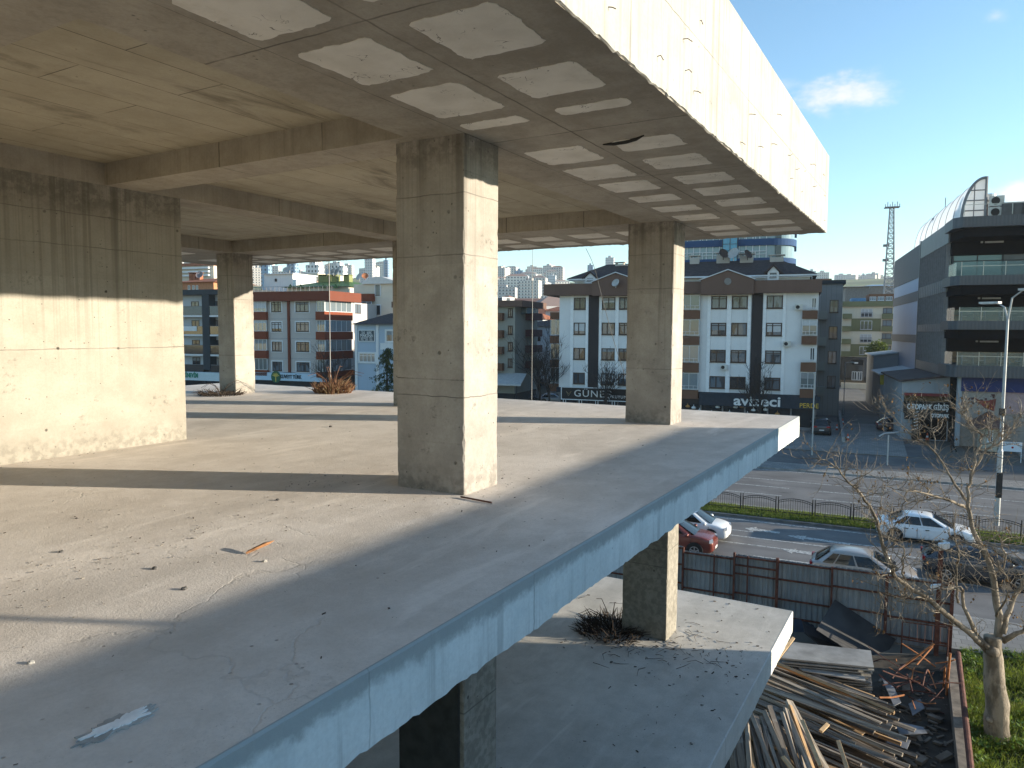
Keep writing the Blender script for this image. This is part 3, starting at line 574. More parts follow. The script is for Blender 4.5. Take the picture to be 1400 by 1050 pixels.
def chimney(h, s, n, z0, z1, w, mat, d=None):
    d = d or w; mb = MB().box(s - w / 2, n - d / 2, z0, s + w / 2, n + d / 2, z1 - .25)
    for q in (-1, 1): mb.box(s + q * w * .42 - .06, n - d / 2, z1 - .25, s + q * w * .42 + .06, n + d / 2, z1 - .06)
    mb.box(s - w * .62, n - d * .62, z1 - .06, s + w * .62, n + d * .62, z1 + .05); return h.part(mb, 'chimney', mat)

# ---- the long white block with brown gables ------------------------------------------------
N0 = 86.4
sL, sR = sat(765, 420, N0), sat(1119, 420, N0); zc0, zc1 = zat(950, 402, N0), zat(950, 385.5, N0)
ZSH = zat(1000, 537, N0)                          # top of the shop band
hA = House('apartment_block', (sL + sR) / 2, N0, 'white four storey apartment block with brown gabled cornice, dark strips and ground floor shops')
hA.part(MB().box(sL, N0, ZSH, sR, N0 + 12, zc0 + .05), 'wall', M_WHITE)
hA.part(MB().box(sL - .3, N0 - .0, 3.35, sR + .2, N0 + 12.2, ZSH - .002), 'shop_band', M_NAVY)
cs0, cs1 = sat(743, 400, N0 - .9), sat(1124, 391, N0 - .9)
co = hA.part(MB().box(cs0, N0 - .9, zc0, cs1, N0 + 12.6, zc1), 'cornice', M_CORN)
g0 = (sat(958.6, 383, N0 - 1), sat(995.7, 371, N0 - 1), sat(1031, 383, N0 - 1)); zg = zat(995.7, 370, N0 - 1)
axis_s = (sat(958, 400, N0) + sat(857, 400, N0)) / 2 + .35
def gable(a, b, c, nm=''):
    g_ = hA.part(MB().xprism([(a, zc0 - .12), (c, zc0 - .12), (c, zc1 + .15), (b, zg), (a, zc1 + .15)], N0 - 1.25, N0 + 3.0), 'gable', M_CORN)
    mb = MB();
    for (p, q) in (((a - .15, zc1 + .12), (b, zg + .1)), ((c + .15, zc1 + .12), (b, zg + .1))): mb.beam((p[0], N0 + .85, p[1]), (q[0], N0 + .85, q[1]), 4.5, .09)
    mb.build('verge_trim', M_RAIL, g_)
    MB().lathe([(.0, 0), (.38, 0), (.38, .06), (0, .06)], (b, N0 - 1.31, zg - 1.2), 20, 'y').build('oculus', plain('oculus_grey', (.2, .19, .18), .6), g_)
gable(*g0)
gl = (sat(810, 390, N0 - 1), sat(842.3, 376, N0 - 1), sat(876, 388, N0 - 1)); gable(*gl)
# dark strips, pilasters
for (a, b) in ((805, 818.7), (1027, 1042)):
    s0, s1_ = sat(a, 460, N0), sat(b, 460, N0); hA.part(MB().box(s0, N0 - .16, ZSH, s1_, N0 + .02, zc0), 'dark_strip', M_STRIP)
for (a, b) in ((780, 784.2), (801, 804.6), (819, 822.6), (841.4, 845.8), (967, 971.5), (993.6, 999.6), (1022, 1026.6), (1042.4, 1047), (1069.8, 1074)):
    s0, s1_ = sat(a, 440, N0), sat(b, 440, N0); hA.part(MB().box(s0, N0 - .1, ZSH, s1_, N0 + .02, zc0), 'pilaster', M_PIL)
rowsA = [(404.6, 422), (441.3, 458.8), (478.4, 495.6), (514.8, 531.4)]
rnd = random.Random(3)
for i, (y0, y1) in enumerate(rowsA):
    for (a, b) in ((784.6, 800.6), (823, 841), (846.4, 864), (972, 993.2), (1000, 1021.6), (1047.5, 1069.4)):
        xm = (a + b) / 2; dy = (xm - 1000) * -.012 * (1.8 if y0 > 460 else 1.0)      # rows run a touch off level in the picture only
        zz0, zz1 = zat(1000, y1, N0), zat(1000, y0, N0); window(hA, sat(a, 440, N0), sat(b, 440, N0), zz0, zz1, N0, mull=(.5,) if rnd.random() < .55 else (.42,), trans=None if rnd.random() < .5 else .78, fw=.11)
# glazed bays: middle, right and left
def bay(h, a, b, n_out, rows, pmat, gmat, n, depth=1.3, fm=None):
    s0, s1_ = sat(a, 440, n), sat(b, 440, n)
    for (yp0, yp1) in rows:
        z1, z0 = zat((a + b) / 2, yp0, n), zat((a + b) / 2, yp1, n); h.part(MB().box(s0, n - depth, z0, s1_, n + .02, z1), 'balcony_parapet', pmat)
    return s0, s1_
ys = [(424.5, 436), (459.5, 471), (495.5, 508), (532, 543.5)]
bays = ((871, 957, .0), (1096.5, 1117.5, 0))
for (a, b, _) in bays:
    s0, s1_ = bay(hA, a, b, 0, ys, M_PARA, None, N0, .55)
    for i, (yt, yb) in enumerate(((404, 424), (437, 459), (472, 495), (509, 531.5))):
        z1, z0 = zat((a + b) / 2, yt, N0), zat((a + b) / 2, yb, N0) + .02; k = max(2, int((s1_ - s0) / .95))
        if b > 1100 and i in (0, 2):              # an open balcony with its rail and air unit
            mb = MB().box(s0 + .03, N0 - .5, z0 + .22, s1_ - .03, N0 - .46, z0 + .27); [mb.box(s0 + .05 + (s1_ - s0 - .14) * j / 8, N0 - .5, z0, s0 + .09 + (s1_ - s0 - .14) * j / 8, N0 - .46, z0 + .24) for j in range(9)]; hA.part(mb, 'balcony_rail', M_RAIL)
            window(hA, s0 + .9, s1_ - .15, z0 + .1, z1 - .25, N0, M_FR_WHITE); continue
        window(hA, s0 + .02, s1_ - .02, z0, z1, N0 - .4, M_FR_WHITE, M_GLB, mull=[j / k for j in range(1, k)], fw=.05, sill=False)
        mb = MB().box(s0, N0 - .52, z0 + .1, s1_, N0 - .49, z0 + .14); mb.box(s0, N0 - .52, z0 + .42, s1_, N0 - .49, z0 + .46); [mb.box(s0 + (s1_ - s0 - .04) * j / (2 * k), N0 - .52, z0, s0 + .04 + (s1_ - s0 - .04) * j / (2 * k), N0 - .49, z0 + .44) for j in range(2 * k + 1)]; hA.part(mb, 'balcony_rail', M_RAIL)
lb0, lb1 = sat(752.5, 460, N0 + 1), sL
for (yt, yb) in ((427, 436.6), (459, 469.5), (492, 502), (525, 535)):
    z1, z0 = zat(759, yt, N0 + 1), zat(759, yb, N0 + 1); hA.part(MB().box(lb0, N0 + .8, z0, lb1, N0 + 4, z1), 'balcony_parapet', M_PARA)
for (yt, yb) in ((437, 458), (470, 491), (502.5, 524)):
    z1, z0 = zat(759, yt, N0 + 1), zat(759, yb, N0 + 1); window(hA, lb0 + .03, lb1 - .02, z0, z1, N0 + 1.0, M_FR_WHITE, M_GLB, fw=.05, sill=False)
# attic, roof, dormers, rails
az0, az1 = zc1, zat(1060, 376, N0 + 3)
hA.part(MB().box(sL + 1.2, N0 + 2.4, az0, sR - .9, N0 + 10, az1), 'attic', M_WHITE)
rz = zat(1000, 356.5, N0 + 6)
e = (sL + .4, sR - .2, N0 + 1.7, N0 + 11)
hA.part(MB().add([(e[0], e[2], az1), (e[1], e[2], az1), (e[1], e[3], az1), (e[0], e[3], az1), (e[0] + 4, N0 + 6.3, rz), (e[1] - 4, N0 + 6.3, rz), (e[0], e[2], az1 - .22), (e[1], e[2], az1 - .22), (e[1], e[3], az1 - .22), (e[0], e[3], az1 - .22)],
        [(0, 1, 5, 4), (1, 2, 5), (2, 3, 4, 5), (3, 0, 4), (6, 7, 1, 0), (7, 8, 2, 1), (8, 9, 3, 2), (9, 6, 0, 3), (9, 8, 7, 6)]), 'roof', M_TILE)
hA.part(MB().box(e[0], e[2] - .14, az1 - .24, e[1], e[2] - .003, az1 - .06), 'gutter', M_RAIL)
for (xa, xb, yb_, yt_) in ((797, 816, 388, 371.5), (1046, 1068, 383, 362)):
    n_ = N0 + 1.5; s0, s1_ = sat(xa, 380, n_), sat(xb, 380, n_); z0, zt = zc1, zat((xa + xb) / 2, yt_, n_); zm = z0 + (zt - z0) * .55; sm = (s0 + s1_) / 2
    d = hA.part(MB().xprism([(s0 + .25, z0), (s1_ - .25, z0), (s1_ - .25, zm), (sm, zt - .15), (s0 + .25, zm)], n_ + .12, N0 + 6), 'dormer', M_WHITE)
    mb = MB(); mb.beam((s0 - .1, n_ + 2.2, zm - .1), (sm, n_ + 2.2, zt), 4.6, .16); mb.beam((s1_ + .1, n_ + 2.2, zm - .1), (sm, n_ + 2.2, zt), 4.6, .16); mb.build('dormer_roof', M_TILE, d)
    window(hA, s0 + .5, s1_ - .5, z0 + .45, zm - .05, n_ + .12, M_FR_BROWN, M_GL)
for (xa, xb) in ((1031, 1110), (744, 812)):
    s0, s1_ = sat(xa, 382, N0), sat(xb, 382, N0); mb = MB(); mb.box(s0, N0 - .3, zc1 + .32, s1_, N0 - .26, zc1 + .37); k = int((s1_ - s0) / 1.0)
    for j in range(k + 1): x = s0 + (s1_ - s0) * j / k; mb.box(x - .025, N0 - .3, zc1, x + .025, N0 - .26, zc1 + .34)
    hA.part(mb, 'roof_rail', M_RAIL)
for (px, py) in ((989, 349), (1021, 350), (1062, 352), (950, 353), (848, 362), (856, 366)): chimney(hA, sat(px, py, N0 + 6), N0 + 6, rz - 1.2, zat(px, py - 3, N0 + 6), 1.5 if px > 980 else 1.1, M_CHIM, .8)
for (px, py, r, az, mt) in ((989, 347, .62, .6, M_TILE), (1003, 347, .72, -.5, M_DISH), (1022, 348, .58, .9, M_TILE)): dish('satellite_dish', hA, sat(px, py, N0 + 5), N0 + 5, zat(px, py, N0 + 5), r, mt, az)
dish('satellite_dish', hA, sat(842, 386, N0 - 1.6), N0 - 1.6, zat(842, 387, N0 - 1.6), .5, M_DISH, -.4)
window(hA, N0 + 2, N0 + 3.2, zat(1000, 459, N0), zat(1000, 441, N0), sR, axis='n', out=1); window(hA, N0 + 2, N0 + 3.2, zat(1000, 531, N0), zat(1000, 515, N0), sR, axis='n', out=1)
# shops
shop = hA.part(MB().box(sL, N0 + .4, .05, sR + .1, N0 + 11, 3.34), 'shop_front', M_DARKGL)
mb = MB()
for j in range(13): x = sL + (sR - sL) * j / 12; mb.box(x - .08, N0 + .26, .05, x + .08, N0 + .39, 3.34)
mb.box(sL, N0 + .22, .05, sR, N0 + .255, .4); mb.build('mullions', M_FR_GREY, shop)
W_ = lambda x0, x1, y, n: (sat(x1, y, n) - sat(x0, y, n))
bx = hA.part(MB().box(sat(956, 545, N0 - .4), N0 - .4, zat(1040, 557, N0 - .4), sat(1121, 550, N0 - .4), N0 - .02, zat(1040, 540, N0 - .4)), 'sign_board', M_NAVY)
zz = zat(1035, 549, N0 - .4); lettering('avizeci', bx, M_LETW, 1.55, (sat(1035, 549, N0 - .4), N0 - .44, zz), FRONT, .05, width=W_(1003, 1067, 549, N0 - .4), bold=.035)
lettering('PERDE', bx, plain('yellow_letters', (.65, .42, .05), .6), .72, (sat(1106, 556, N0 - .4), N0 - .43, zat(1106, 555, N0 - .4)), FRONT, .03, width=1.9)
rnd = random.Random(9)
for k in range(16):                               # lamps shown in the shop window
    s = sat(940 + k * 8.2, 558, N0); z = rnd.uniform(1.6, 3.1); MB().lathe([(.02, .3), (.04, .12), (.2, .05), (.28, -.1), (.2, -.18), (.02, -.2)], (s, N0 + .1, z), 10).build('display_lamp', M_LETW if k % 3 else plain('amber_shade', (.5, .25, .08), .5), shop)
for (px, py) in ((990, 502), (1076, 470), (1092, 420)): s_, z_ = on_n(px, py, N0); ac = hA.part(MB().box(s_ - .4, N0 - .5, z_ - .28, s_ + .4, N0 - .17, z_ + .28), 'air_conditioner', plain('air_unit_white', (.55, .54, .5), .5)); MB().lathe([(.01, 0), (.2, 0), (.2, .01), (.01, .01)], (s_ - .1, N0 - .515, z_), 14, 'y').build('fan', M_BLACK, ac)
# ---- jeweller's board standing in front
NG = N0 - 1.6
s0, s1_ = sat(768, 537, NG), sat(884, 545, NG); zt, zb = zat(768, 529.5, NG), zat(768, 545, NG)
gsn = empty('shop_sign', SN(s0, NG, 0), S_ROT, 'long black fascia board with silver GÜNEŞ lettering in a thin white frame on posts', 'sign')
gb = MB().box(0, 0, zb, s1_ - s0, .2, zt).build('board', M_BLACK, gsn)
fr = MB(); L = s1_ - s0
for (a0, a1, c0, c1) in ((-.1, L + .1, zt, zt + .09), (-.1, L + .1, zb - .09, zb), (-.1, 0, zb, zt), (L, L + .1, zb, zt)): fr.box(a0, -.05, c0, a1, .22, c1)
fr.build('frame', M_RAIL, gsn)
for k in range(6):
    for d in (0, .3): MB().box(.15 + k * 2.0 + d, .05, .1, .21 + k * 2.0 + d, .12, zb - .09).build('post', M_RAIL, gsn)
zm = (zt + zb) / 2
lettering('GÜNEŞ', gb, plain('silver_letters', (.5, .52, .56), .35, .1, metal=.4), 1.15, (W_(768, 810.5, 537, NG), -.03, zm), FRONT, .03, width=W_(785, 836, 537, NG), spacing=1.15)
lettering('KUYUMCU', gb, plain('silver_letters', (.5, .52, .56)), .5, (W_(768, 851, 537, NG), -.03, zm - .25), FRONT, .02, width=W_(838, 866, 537, NG), spacing=1.2)
MB().tube([(W_(768, 774, 537, NG), -.02, zm + .25), (W_(768, 777.5, 537, NG), -.02, zm - .3), (W_(768, 781, 537, NG), -.02, zm + .25), (W_(768, 777.5, 537, NG), -.02, zm - .05), (W_(768, 774, 537, NG), -.02, zm + .25)], .03, 4).build('emblem', plain('bronze_emblem', (.3, .24, .15), .5), gb)
# ================================================================ neighbour beside the site (its flat roof shades the slab edge)
nbh = empty('neighbour_building', UV(15.95, -4.5, 0), B_ROT, 'plain rendered flat roofed block standing beside the bare concrete frame', 'building')
MB().box(-36, -14, 0, 0, 0, 10.9).build('wall', render_wall('neighbour_render', (.74, .73, .71)), nbh)
for (u, h_, r_) in ((-9.5, 2.6, .035), (-12.1, 2.6, .05)): MB().tube([(u, -.25, 10.8), (u, -.25, 10.9 + h_)], r_, 8).build('roof_pipe', M_IRON, nbh)
for k in range(5):
    mb = MB().box(-4 - k * 6.5, -.02, 4.5, -2.2 - k * 6.5, .05, 6.2); mb.build('window', M_FR_WHITE, nbh)
# ================================================================ bank block further along
NK = 88.0
M_GREYW = render_wall('grey_render', (.47, .44, .42), .2); M_CREAM = render_wall('cream_render', (.62, .56, .47), .2); M_RED = render_wall('red_brown_parapet', (.2, .055, .028), .15); M_REDC = render_wall('red_brown_cornice', (.16, .05, .03), .15)
sK = sat(447, 440, NK); zk0, zk1 = zat(410, 411.5, NK), zat(410, 398.5, NK); zks = zat(410, 509.5, NK)
hK = House('bank_block', sK - 10, NK, 'grey apartment block with reddish brown cornice and balcony bands above a bank', 'building')
KL = sat(343, 450, NK)
hK.part(MB().box(KL, NK, zks, sK - 1.6, NK + 16, zk0 + .03), 'wall', M_GREYW)
hK.part(MB().box(KL - .3, NK - .7, zk0, sK + .9, NK + 7.5, zk1), 'cornice', M_REDC)
s_side = sK - 1.6
rowsK = [(412.6, 426.3), (440.5, 453.3), (467.4, 480.7), (495, 508)]
for (y0, y1) in rowsK:
    for (a, b) in ((371.7, 385.4), (404.9, 423)):
        window(hK, sat(a, 450, NK), sat(b, 450, NK), zat(410, y1, NK), zat(410, y0, NK), NK, M_FR_BROWN, M_GL, mull=(.33, .67), trans=.75, fw=.1, surround=M_RAIL)
    n0, n1 = NK + 9.5, NK + 11.2
    window(hK, n0, n1, zat(410, y1, NK), zat(410, y0, NK), s_side, M_FR_BROWN, M_GL, axis='n', out=1, surround=M_RAIL)
    a = zat(410, y1 + 1, NK) - .9; mb = MB().box(KL, NK - .03, a - .05, sK - 1.7, NK - .001, a + .04); hK.part(mb, 'string_course', plain('string_course', (.33, .33, .34), .8))
hK.part(MB().box(sat(394, 450, NK), NK - .2, zks, sat(397, 450, NK), NK - .01, zk0), 'downpipe', M_REDC)
for i, (y0, y1) in enumerate(((426, 437.5), (453.5, 464.5), (480.5, 491.5), (508, 516))):
    zz0, zz1 = zat(440, y1, NK), zat(440, y0, NK)
    hK.part(MB().box(sat(435, 450, NK), NK - .6, zz0, sK + .02, NK + 6.5, zz1), 'balcony_parapet', M_RED)
    hK.part(MB().box(sat(349, 450, NK), NK - .5, zz0, sat(367, 450, NK), NK + .02, zz1), 'balcony_parapet', M_RED)
    gz0, gz1 = zz1 + .01, (zk0 if i == 0 else zat(440, ((437.5, 464.5, 491.5)[i - 1]), NK)) - .01
    window(hK, sat(435.5, 450, NK), sK - .1, gz0, gz1, NK - .35, M_FR_WHITE, M_GLB, mull=(.33, .66), trans=None, fw=.06, sill=False)
    window(hK, NK - .3, NK + 6.3, gz0, gz1, sK - .1, M_FR_WHITE, M_GLB, mull=(.2, .4, .6, .8), axis='n', out=1, fw=.06, sill=False)
    window(hK, sat(349.5, 450, NK), sat(366.5, 450, NK), gz0, gz1, NK - .3, M_FR_WHITE, M_GLB, mull=(.33, .66), fw=.06, sill=False)
hK.part(MB().box(KL, NK + .4, .05, sK - 1.7, NK + 15, zks - .002), 'shop_front', M_DARKGL)
kb = hK.part(MB().box(sat(352, 515, NK), NK - .5, zat(400, 520.5, NK), sat(447, 515, NK), NK + .38, zat(400, 509.8, NK)), 'sign_board', plain('bank_board', (.42, .56, .68), .5, .04))
lettering('KUVEYT TÜRK', kb, plain('navy_letters', (.02, .035, .05), .6), .72, (sat(400.5, 515, NK), NK - .53, zat(400, 515, NK)), FRONT, .03, width=sat(415, 515, NK) - sat(386, 515, NK), bold=.02)
es, ez = sat(380.5, 515, NK), zat(381, 515, NK)
em = MB().lathe([(.02, 0), (.85, 0), (.85, -.06), (.02, -.06)], (es, NK - .5, ez), 20, 'y').build('emblem', plain('emblem_green', (.02, .1, .05), .5), kb)
mb = MB().box(es - .07, NK - .6, ez - .7, es + .07, NK - .56, ez + .1)
for k in range(6): a = rad(20 + k * 28); mb.beam((es, NK - .58, ez + .05), (es + cos(a) * .6, NK - .58, ez + .05 + sin(a) * .55), .03, .12)
mb.build('palm', plain('emblem_gold', (.5, .4, .08), .5), em)
# attic rail on the bank block
mb = MB()
for j in range(19): x = KL + .4 + j * .75; mb.box(x, NK + .3, zk1, x + .04, NK + .34, zk1 + .75)
mb.box(KL + .4, NK + .3, zk1 + .72, sK - 0.2, NK + .34, zk1 + .77); hK.part(mb, 'roof_rail', M_FR_GREY)

# ---- dark balconied block at the far end of the row
ND = 92.0; M_SLATE = render_wall('slate_band', (.05, .058, .065), .2); M_PALEB = render_wall('pale_blue_render', (.48, .52, .57), .15)
sD0, sD1 = sat(215, 440, ND), sat(336, 440, ND); zd0, zd1 = zat(265, 403, ND), zat(265, 396, ND); zds = zat(262, 505, ND)
hD = House('balcony_block', (sD0 + sD1) / 2, ND, 'slate grey apartment block with full width balconies, seen past the concrete wall', 'building')
hD.part(MB().box(sD0, ND + 1.4, zds, sD1, ND + 14, zd0 + .02), 'wall', M_PALEB); hD.part(MB().box(sD0, ND - .1, zd0, sD1, ND + 14.3, zd1), 'cornice', M_SLATE)
mid = sat(281.5, 440, ND); hD.part(MB().box(mid - .7, ND - .05, zds, mid + .7, ND + 1.38, zd0 - .002), 'pier', M_SLATE)
for i, (yt, yb, gl_) in enumerate(((419, 431, 1), (446, 457, 0), (472, 484, 0), (498.5, 508, 0))):
    zt, zb = zat(262, yt, ND), zat(262, yb, ND)
    for (a, b) in ((sD0, mid - .72), (mid + .72, sD1)):
        hD.part(MB().box(a, ND, zb - .28, b, ND + 1.38, zb), 'balcony_slab', M_RAIL if i < 3 else M_SLATE)
        hD.part(MB().box(a + .05, ND + .04, zb + .02, b - .05, ND + .08, zt), 'balcony_glass', plain('balcony_glass_blue', (.07, .12, .15), .12, .1) if gl_ else M_DARKGL)
        mb = MB().box(a, ND - .01, zt, b, ND + .12, zt + .06); hD.part(mb, 'handrail', M_FR_GREY)
    for (xa, xb) in ((253, 263.5), (272, 279), (285, 292)):
        window(hD, sat(xa, 440, ND), sat(xb, 440, ND), zb + .15, zb + 2.25, ND + 1.4, M_FR_BROWN, M_GL, mull=(.5,), fw=.1)
hD.part(MB().box(sD0, ND + .6, .05, sD1, ND + 13, zds - .002), 'shop_front', M_DARKGL)
db = hD.part(MB().box(sD0, ND - .5, zat(262, 519.5, ND), sD1, ND + .55, zat(262, 508, ND) - .01), 'sign_board', plain('pale_board', (.5, .58, .62), .5, .04))
lettering('EMİNEVİM', db, plain('green_letters', (.01, .2, .12), .5), 1.0, (sat(262.5, 514, ND), ND - .53, zat(262, 513, ND)), FRONT, .03, width=sat(274, 514, ND) - sat(251, 514, ND), bold=.03)
bn = hD.part(MB().box(sat(250.5, 450, ND), ND - .04, zat(260, 452.5, ND), sat(269, 450, ND), ND + .03, zat(260, 446, ND)), 'banner', M_RAIL)

# ---- cream block with red balcony bands behind
NC = 104.0; sC0, sC1 = sat(484, 430, NC), sat(590, 430, NC)
hC = House('cream_block', sC0 + 8, NC, 'cream apartment block with curved red balcony bands and pale gable behind the small blue house')
zt_ = zat(520, 388, NC); hC.part(MB().box(sC0, NC, 0, sC1, NC + 13, zt_), 'wall', M_CREAM)
gm = sat(521, 380, NC); hC.part(MB().xprism([(sat(497, 388, NC), zt_ - .02), (sat(497, 388, NC), zt_ + .25), (sat(514, 380, NC), zat(514, 378.5, NC)), (sat(524, 380, NC), zat(524, 378.5, NC)), (sat(545, 388, NC), zt_ + .25), (sat(545, 388, NC), zt_ - .02)], NC - .5, NC + 12), 'gable_roof', plain('pale_metal_roof', (.55, .55, .54), .5, .06))
for (y0, y1) in ((402, 412), (428.5, 438.5), (456, 466), (484, 494)):
    mb = MB(); n_ = 14; zz0, zz1 = zat(500, y1, NC), zat(500, y0, NC); a, b = sat(484, 430, NC), sat(513, 430, NC)
    pl = [(a, NC + .02), (a, NC - 1.0)] + [(b - .9 + .9 * sin(pi / 2 * k / 8), NC - .1 - .9 * cos(pi / 2 * k / 8)) for k in range(9)] + [(b, NC + .02)]
    mb.prism(pl, zz0, zz1); hC.part(mb, 'balcony_parapet', M_RED)
    window(hC, a + .1, b - .3, zz0 - 1.7, zz0 - .02, NC - .6, M_FR_WHITE, M_GLB, mull=(.25, .5, .75), fw=.07, sill=False) if y0 < 480 else None
for (y0, y1) in ((389.5, 404), (417.5, 430), (446, 459)):
    window(hC, sat(514, 430, NC), sat(520, 430, NC), zat(517, y1, NC), zat(517, y0, NC), NC, M_FR_BROWN, M_GL, surround=M_RAIL)
# ---- small blue house with the machine shop sign
NM = 84.5; M_BLUE = render_wall('light_blue_render', (.36, .44, .53), .15)
sM0, sM1 = sat(487, 470, NM), sat(600, 470, NM); zme = zat(510, 443.5, NM)
hM = House('blue_house', sM0 + 6, NM, 'small light blue house under a dark hipped roof, with a lettered board')
hM.part(MB().box(sM0, NM, 0, sM1, NM + 8, zme), 'wall', M_BLUE)
a, b = sM0 - .5, sM1 + .5; hM.part(MB().add([(a, NM - .6, zme), (b, NM - .6, zme), (b, NM + 8.6, zme), (a, NM + 8.6, zme), (a + 3.4, NM + 4, zme + 1.55), (b - 3.4, NM + 4, zme + 1.55)], [(0, 1, 5, 4), (1, 2, 5), (2, 3, 4, 5), (3, 0, 4), (3, 2, 1, 0)]), 'roof', M_TILE)
for (xa, xb) in ((485.5, 489), (514.5, 518)): hM.part(MB().box(sat(xa, 470, NM), NM - .1, 0, sat(xb, 470, NM), NM + .03, zme - .01), 'quoins', M_RAIL)
mb_ = hM.part(MB().box(sat(490.5, 458, NM), NM - .12, zat(501, 467, NM), sat(513, 458, NM), NM - .01, zat(501, 451, NM)), 'sign_board', M_RAIL)
MB().box(sat(491.5, 458, NM), NM - .14, zat(501, 466, NM), sat(512, 458, NM), NM - .121, zat(501, 452, NM)).build('sign_face', plain('sign_grey_blue', (.05, .07, .085), .5), mb_)
for (t, y, sz, w_) in (('İLK   KIRK', 455, .5, 14), ('MAKİNA', 459, .55, 17), ('SANAYİ  TİC', 462.2, .28, 16), ('TEL  262  335', 464.7, .28, 16)):
    lettering(t, mb_, M_LETW, sz, (sat(502, y, NM), NM - .15, zat(502, y, NM)), FRONT, .01, width=sat(502 + w_ / 2, y, NM) - sat(502 - w_ / 2, y, NM))
window(hM, sat(491.5, 490, NM), sat(513, 490, NM), zat(502, 495, NM), zat(502, 483, NM), NM, M_FR_WHITE, M_GLB, mull=(.25, .5, .75), trans=.72, surround=M_RAIL)
window(hM, sat(528, 460, NM), sat(545, 460, NM), zat(535, 467, NM), zat(535, 452, NM), NM, M_FR_WHITE, M_GL, mull=(.5,), surround=M_RAIL)
hM.part(MB().box(sat(520, 470, NM), NM - .03, zat(525, 478, NM), sat(560, 470, NM), NM - .005, zat(525, 469, NM)), 'white_panel', M_RAIL)
# ---- grey block by the lane and its awning
NG2 = 90.0; sG = sat(704, 470, NG2); zg0, zg1 = zat(695, 419.5, NG2), zat(695, 411, NG2)
hG = House('grey_block', sG - 8, NG2, 'grey green block with narrow dark framed windows beside the lane of parked cars')
M_GG = render_wall('grey_green_render', (.30, .30, .27), .2); zgs = zat(690, 517, NG2)
hG.part(MB().box(sG - 18, NG2, zgs - 2, sG, NG2 + 9, zg0 + .02), 'wall', M_GG); hG.part(MB().box(sG - 18, NG2 - .6, zg0, sG + 1.2, NG2 + 9.4, zg1), 'cornice', M_CORN)
hG.part(MB().box(sG - 18, NG2 + .3, 0, sG - .1, NG2 + 9, zgs - 2.01), 'shop_front', M_DARKGL)
for (y0, y1) in ((421.5, 434), (445, 457.5), (467.5, 480), (490, 502.5)):
    window(hG, sat(694.5, 460, NG2), sat(701, 460, NG2), zat(698, y1, NG2), zat(698, y0, NG2), NG2, M_FR_BROWN, M_GLB, mull=(.5,), fw=.16)
    hG.part(MB().box(sat(676, 460, NG2), NG2 - .8, zat(684, y1 + 4, NG2), sat(689.5, 460, NG2), NG2 + .02, zat(684, y1 - 6, NG2)), 'balcony_parapet', M_PARA)
    hG.part(MB().box(sG - .02, NG2 + 4, zat(708, y1 + 3, NG2), sG + 1.1, NG2 + 8, zat(708, y1 - 7, NG2)), 'balcony_parapet', plain('plum_parapet', (.09, .045, .05), .8, .15))
hG.part(MB().box(sG, NG2 + 2.2, zat(700, 428, NG2), sG + .8, NG2 + 7, zat(700, 420, NG2)), 'glazed_balcony', M_GLB)
aw = House('shop_awning', sG - 4, NG2 - 2, 'pale sloping canopy over the shop beside the lane', 'awning')
a0, a1 = sG - 6.5, sG + 1.6; z0 = zat(695, 521, NG2 - 2); aw.part(MB().add([(a0, NG2 + .2, z0 + 1.1), (a1, NG2 + .2, z0 + .9), (a1 + .4, NG2 - 3.2, z0 - .3), (a0, NG2 - 3.2, z0 - .3), (a0, NG2 + .2, z0 + 1.02), (a1, NG2 + .2, z0 + .82), (a1 + .4, NG2 - 3.2, z0 - .5), (a0, NG2 - 3.2, z0 - .5)], [(0, 1, 2, 3), (7, 6, 5, 4), (3, 2, 6, 7), (1, 5, 6, 2), (0, 3, 7, 4), (0, 4, 5, 1)]), 'canopy', plain('awning_canvas', (.42, .43, .43), .8, .1))
for s in (a0 + .2, a1 - .2): aw.part(MB().tube([(s, NG2 - 3.0, 0.1), (s, NG2 - 3.0, z0 - .4)], .05, 6), 'post', M_IRON)
# ---- long pale blue workshop with black roof
NW = 112.0; sw0, sw1 = sat(690, 470, NW), sat(775, 470, NW); zw = zat(725, 446, NW)
hW = House('pale_workshop', sw0 + 6, NW, 'long pale blue rendered house under a low black roof, behind the bare street tree')
hW.part(MB().box(sw0, NW, 0, sw1, NW + 9, zw), 'wall', render_wall('pale_cyan_render', (.40, .47, .52), .2))
a, b = sw0 - .4, sw1 + .4; zr = zat(750, 437, NW + 4); hW.part(MB().add([(a, NW - .5, zw), (b, NW - .5, zw), (b, NW + 9.5, zw), (a, NW + 9.5, zw), (a + 7, NW + 4.5, zr), (b, NW + 4.5, zr)], [(0, 1, 5, 4), (1, 2, 5), (2, 3, 4, 5), (3, 0, 4), (3, 2, 1, 0)]), 'roof', M_TILE)
for (xa, xb, y0, y1) in ((735, 739, 455, 466), (712, 715.5, 454, 464), (712, 715.5, 475, 485), (712, 715.5, 495.5, 505), (703.5, 707, 495, 500), (735, 739, 497, 505)):
    window(hW, sat(xa, 470, NW), sat(xb, 470, NW), zat(xa, y1, NW), zat(xa, y0, NW), NW, M_FR_BROWN, M_GL)
hW.part(MB().box(sw0 - .1, NW - 1.5, zat(725, 520, NW) - .25, sw1 + .1, NW - .01, zat(725, 517, NW)), 'ledge', M_FR_GREY)
for s in (sw0 + 11, sw0 + 14.5): chimney(hW, s, NW + 4.4, zr - .7, zr + .8, .7, M_TILE)
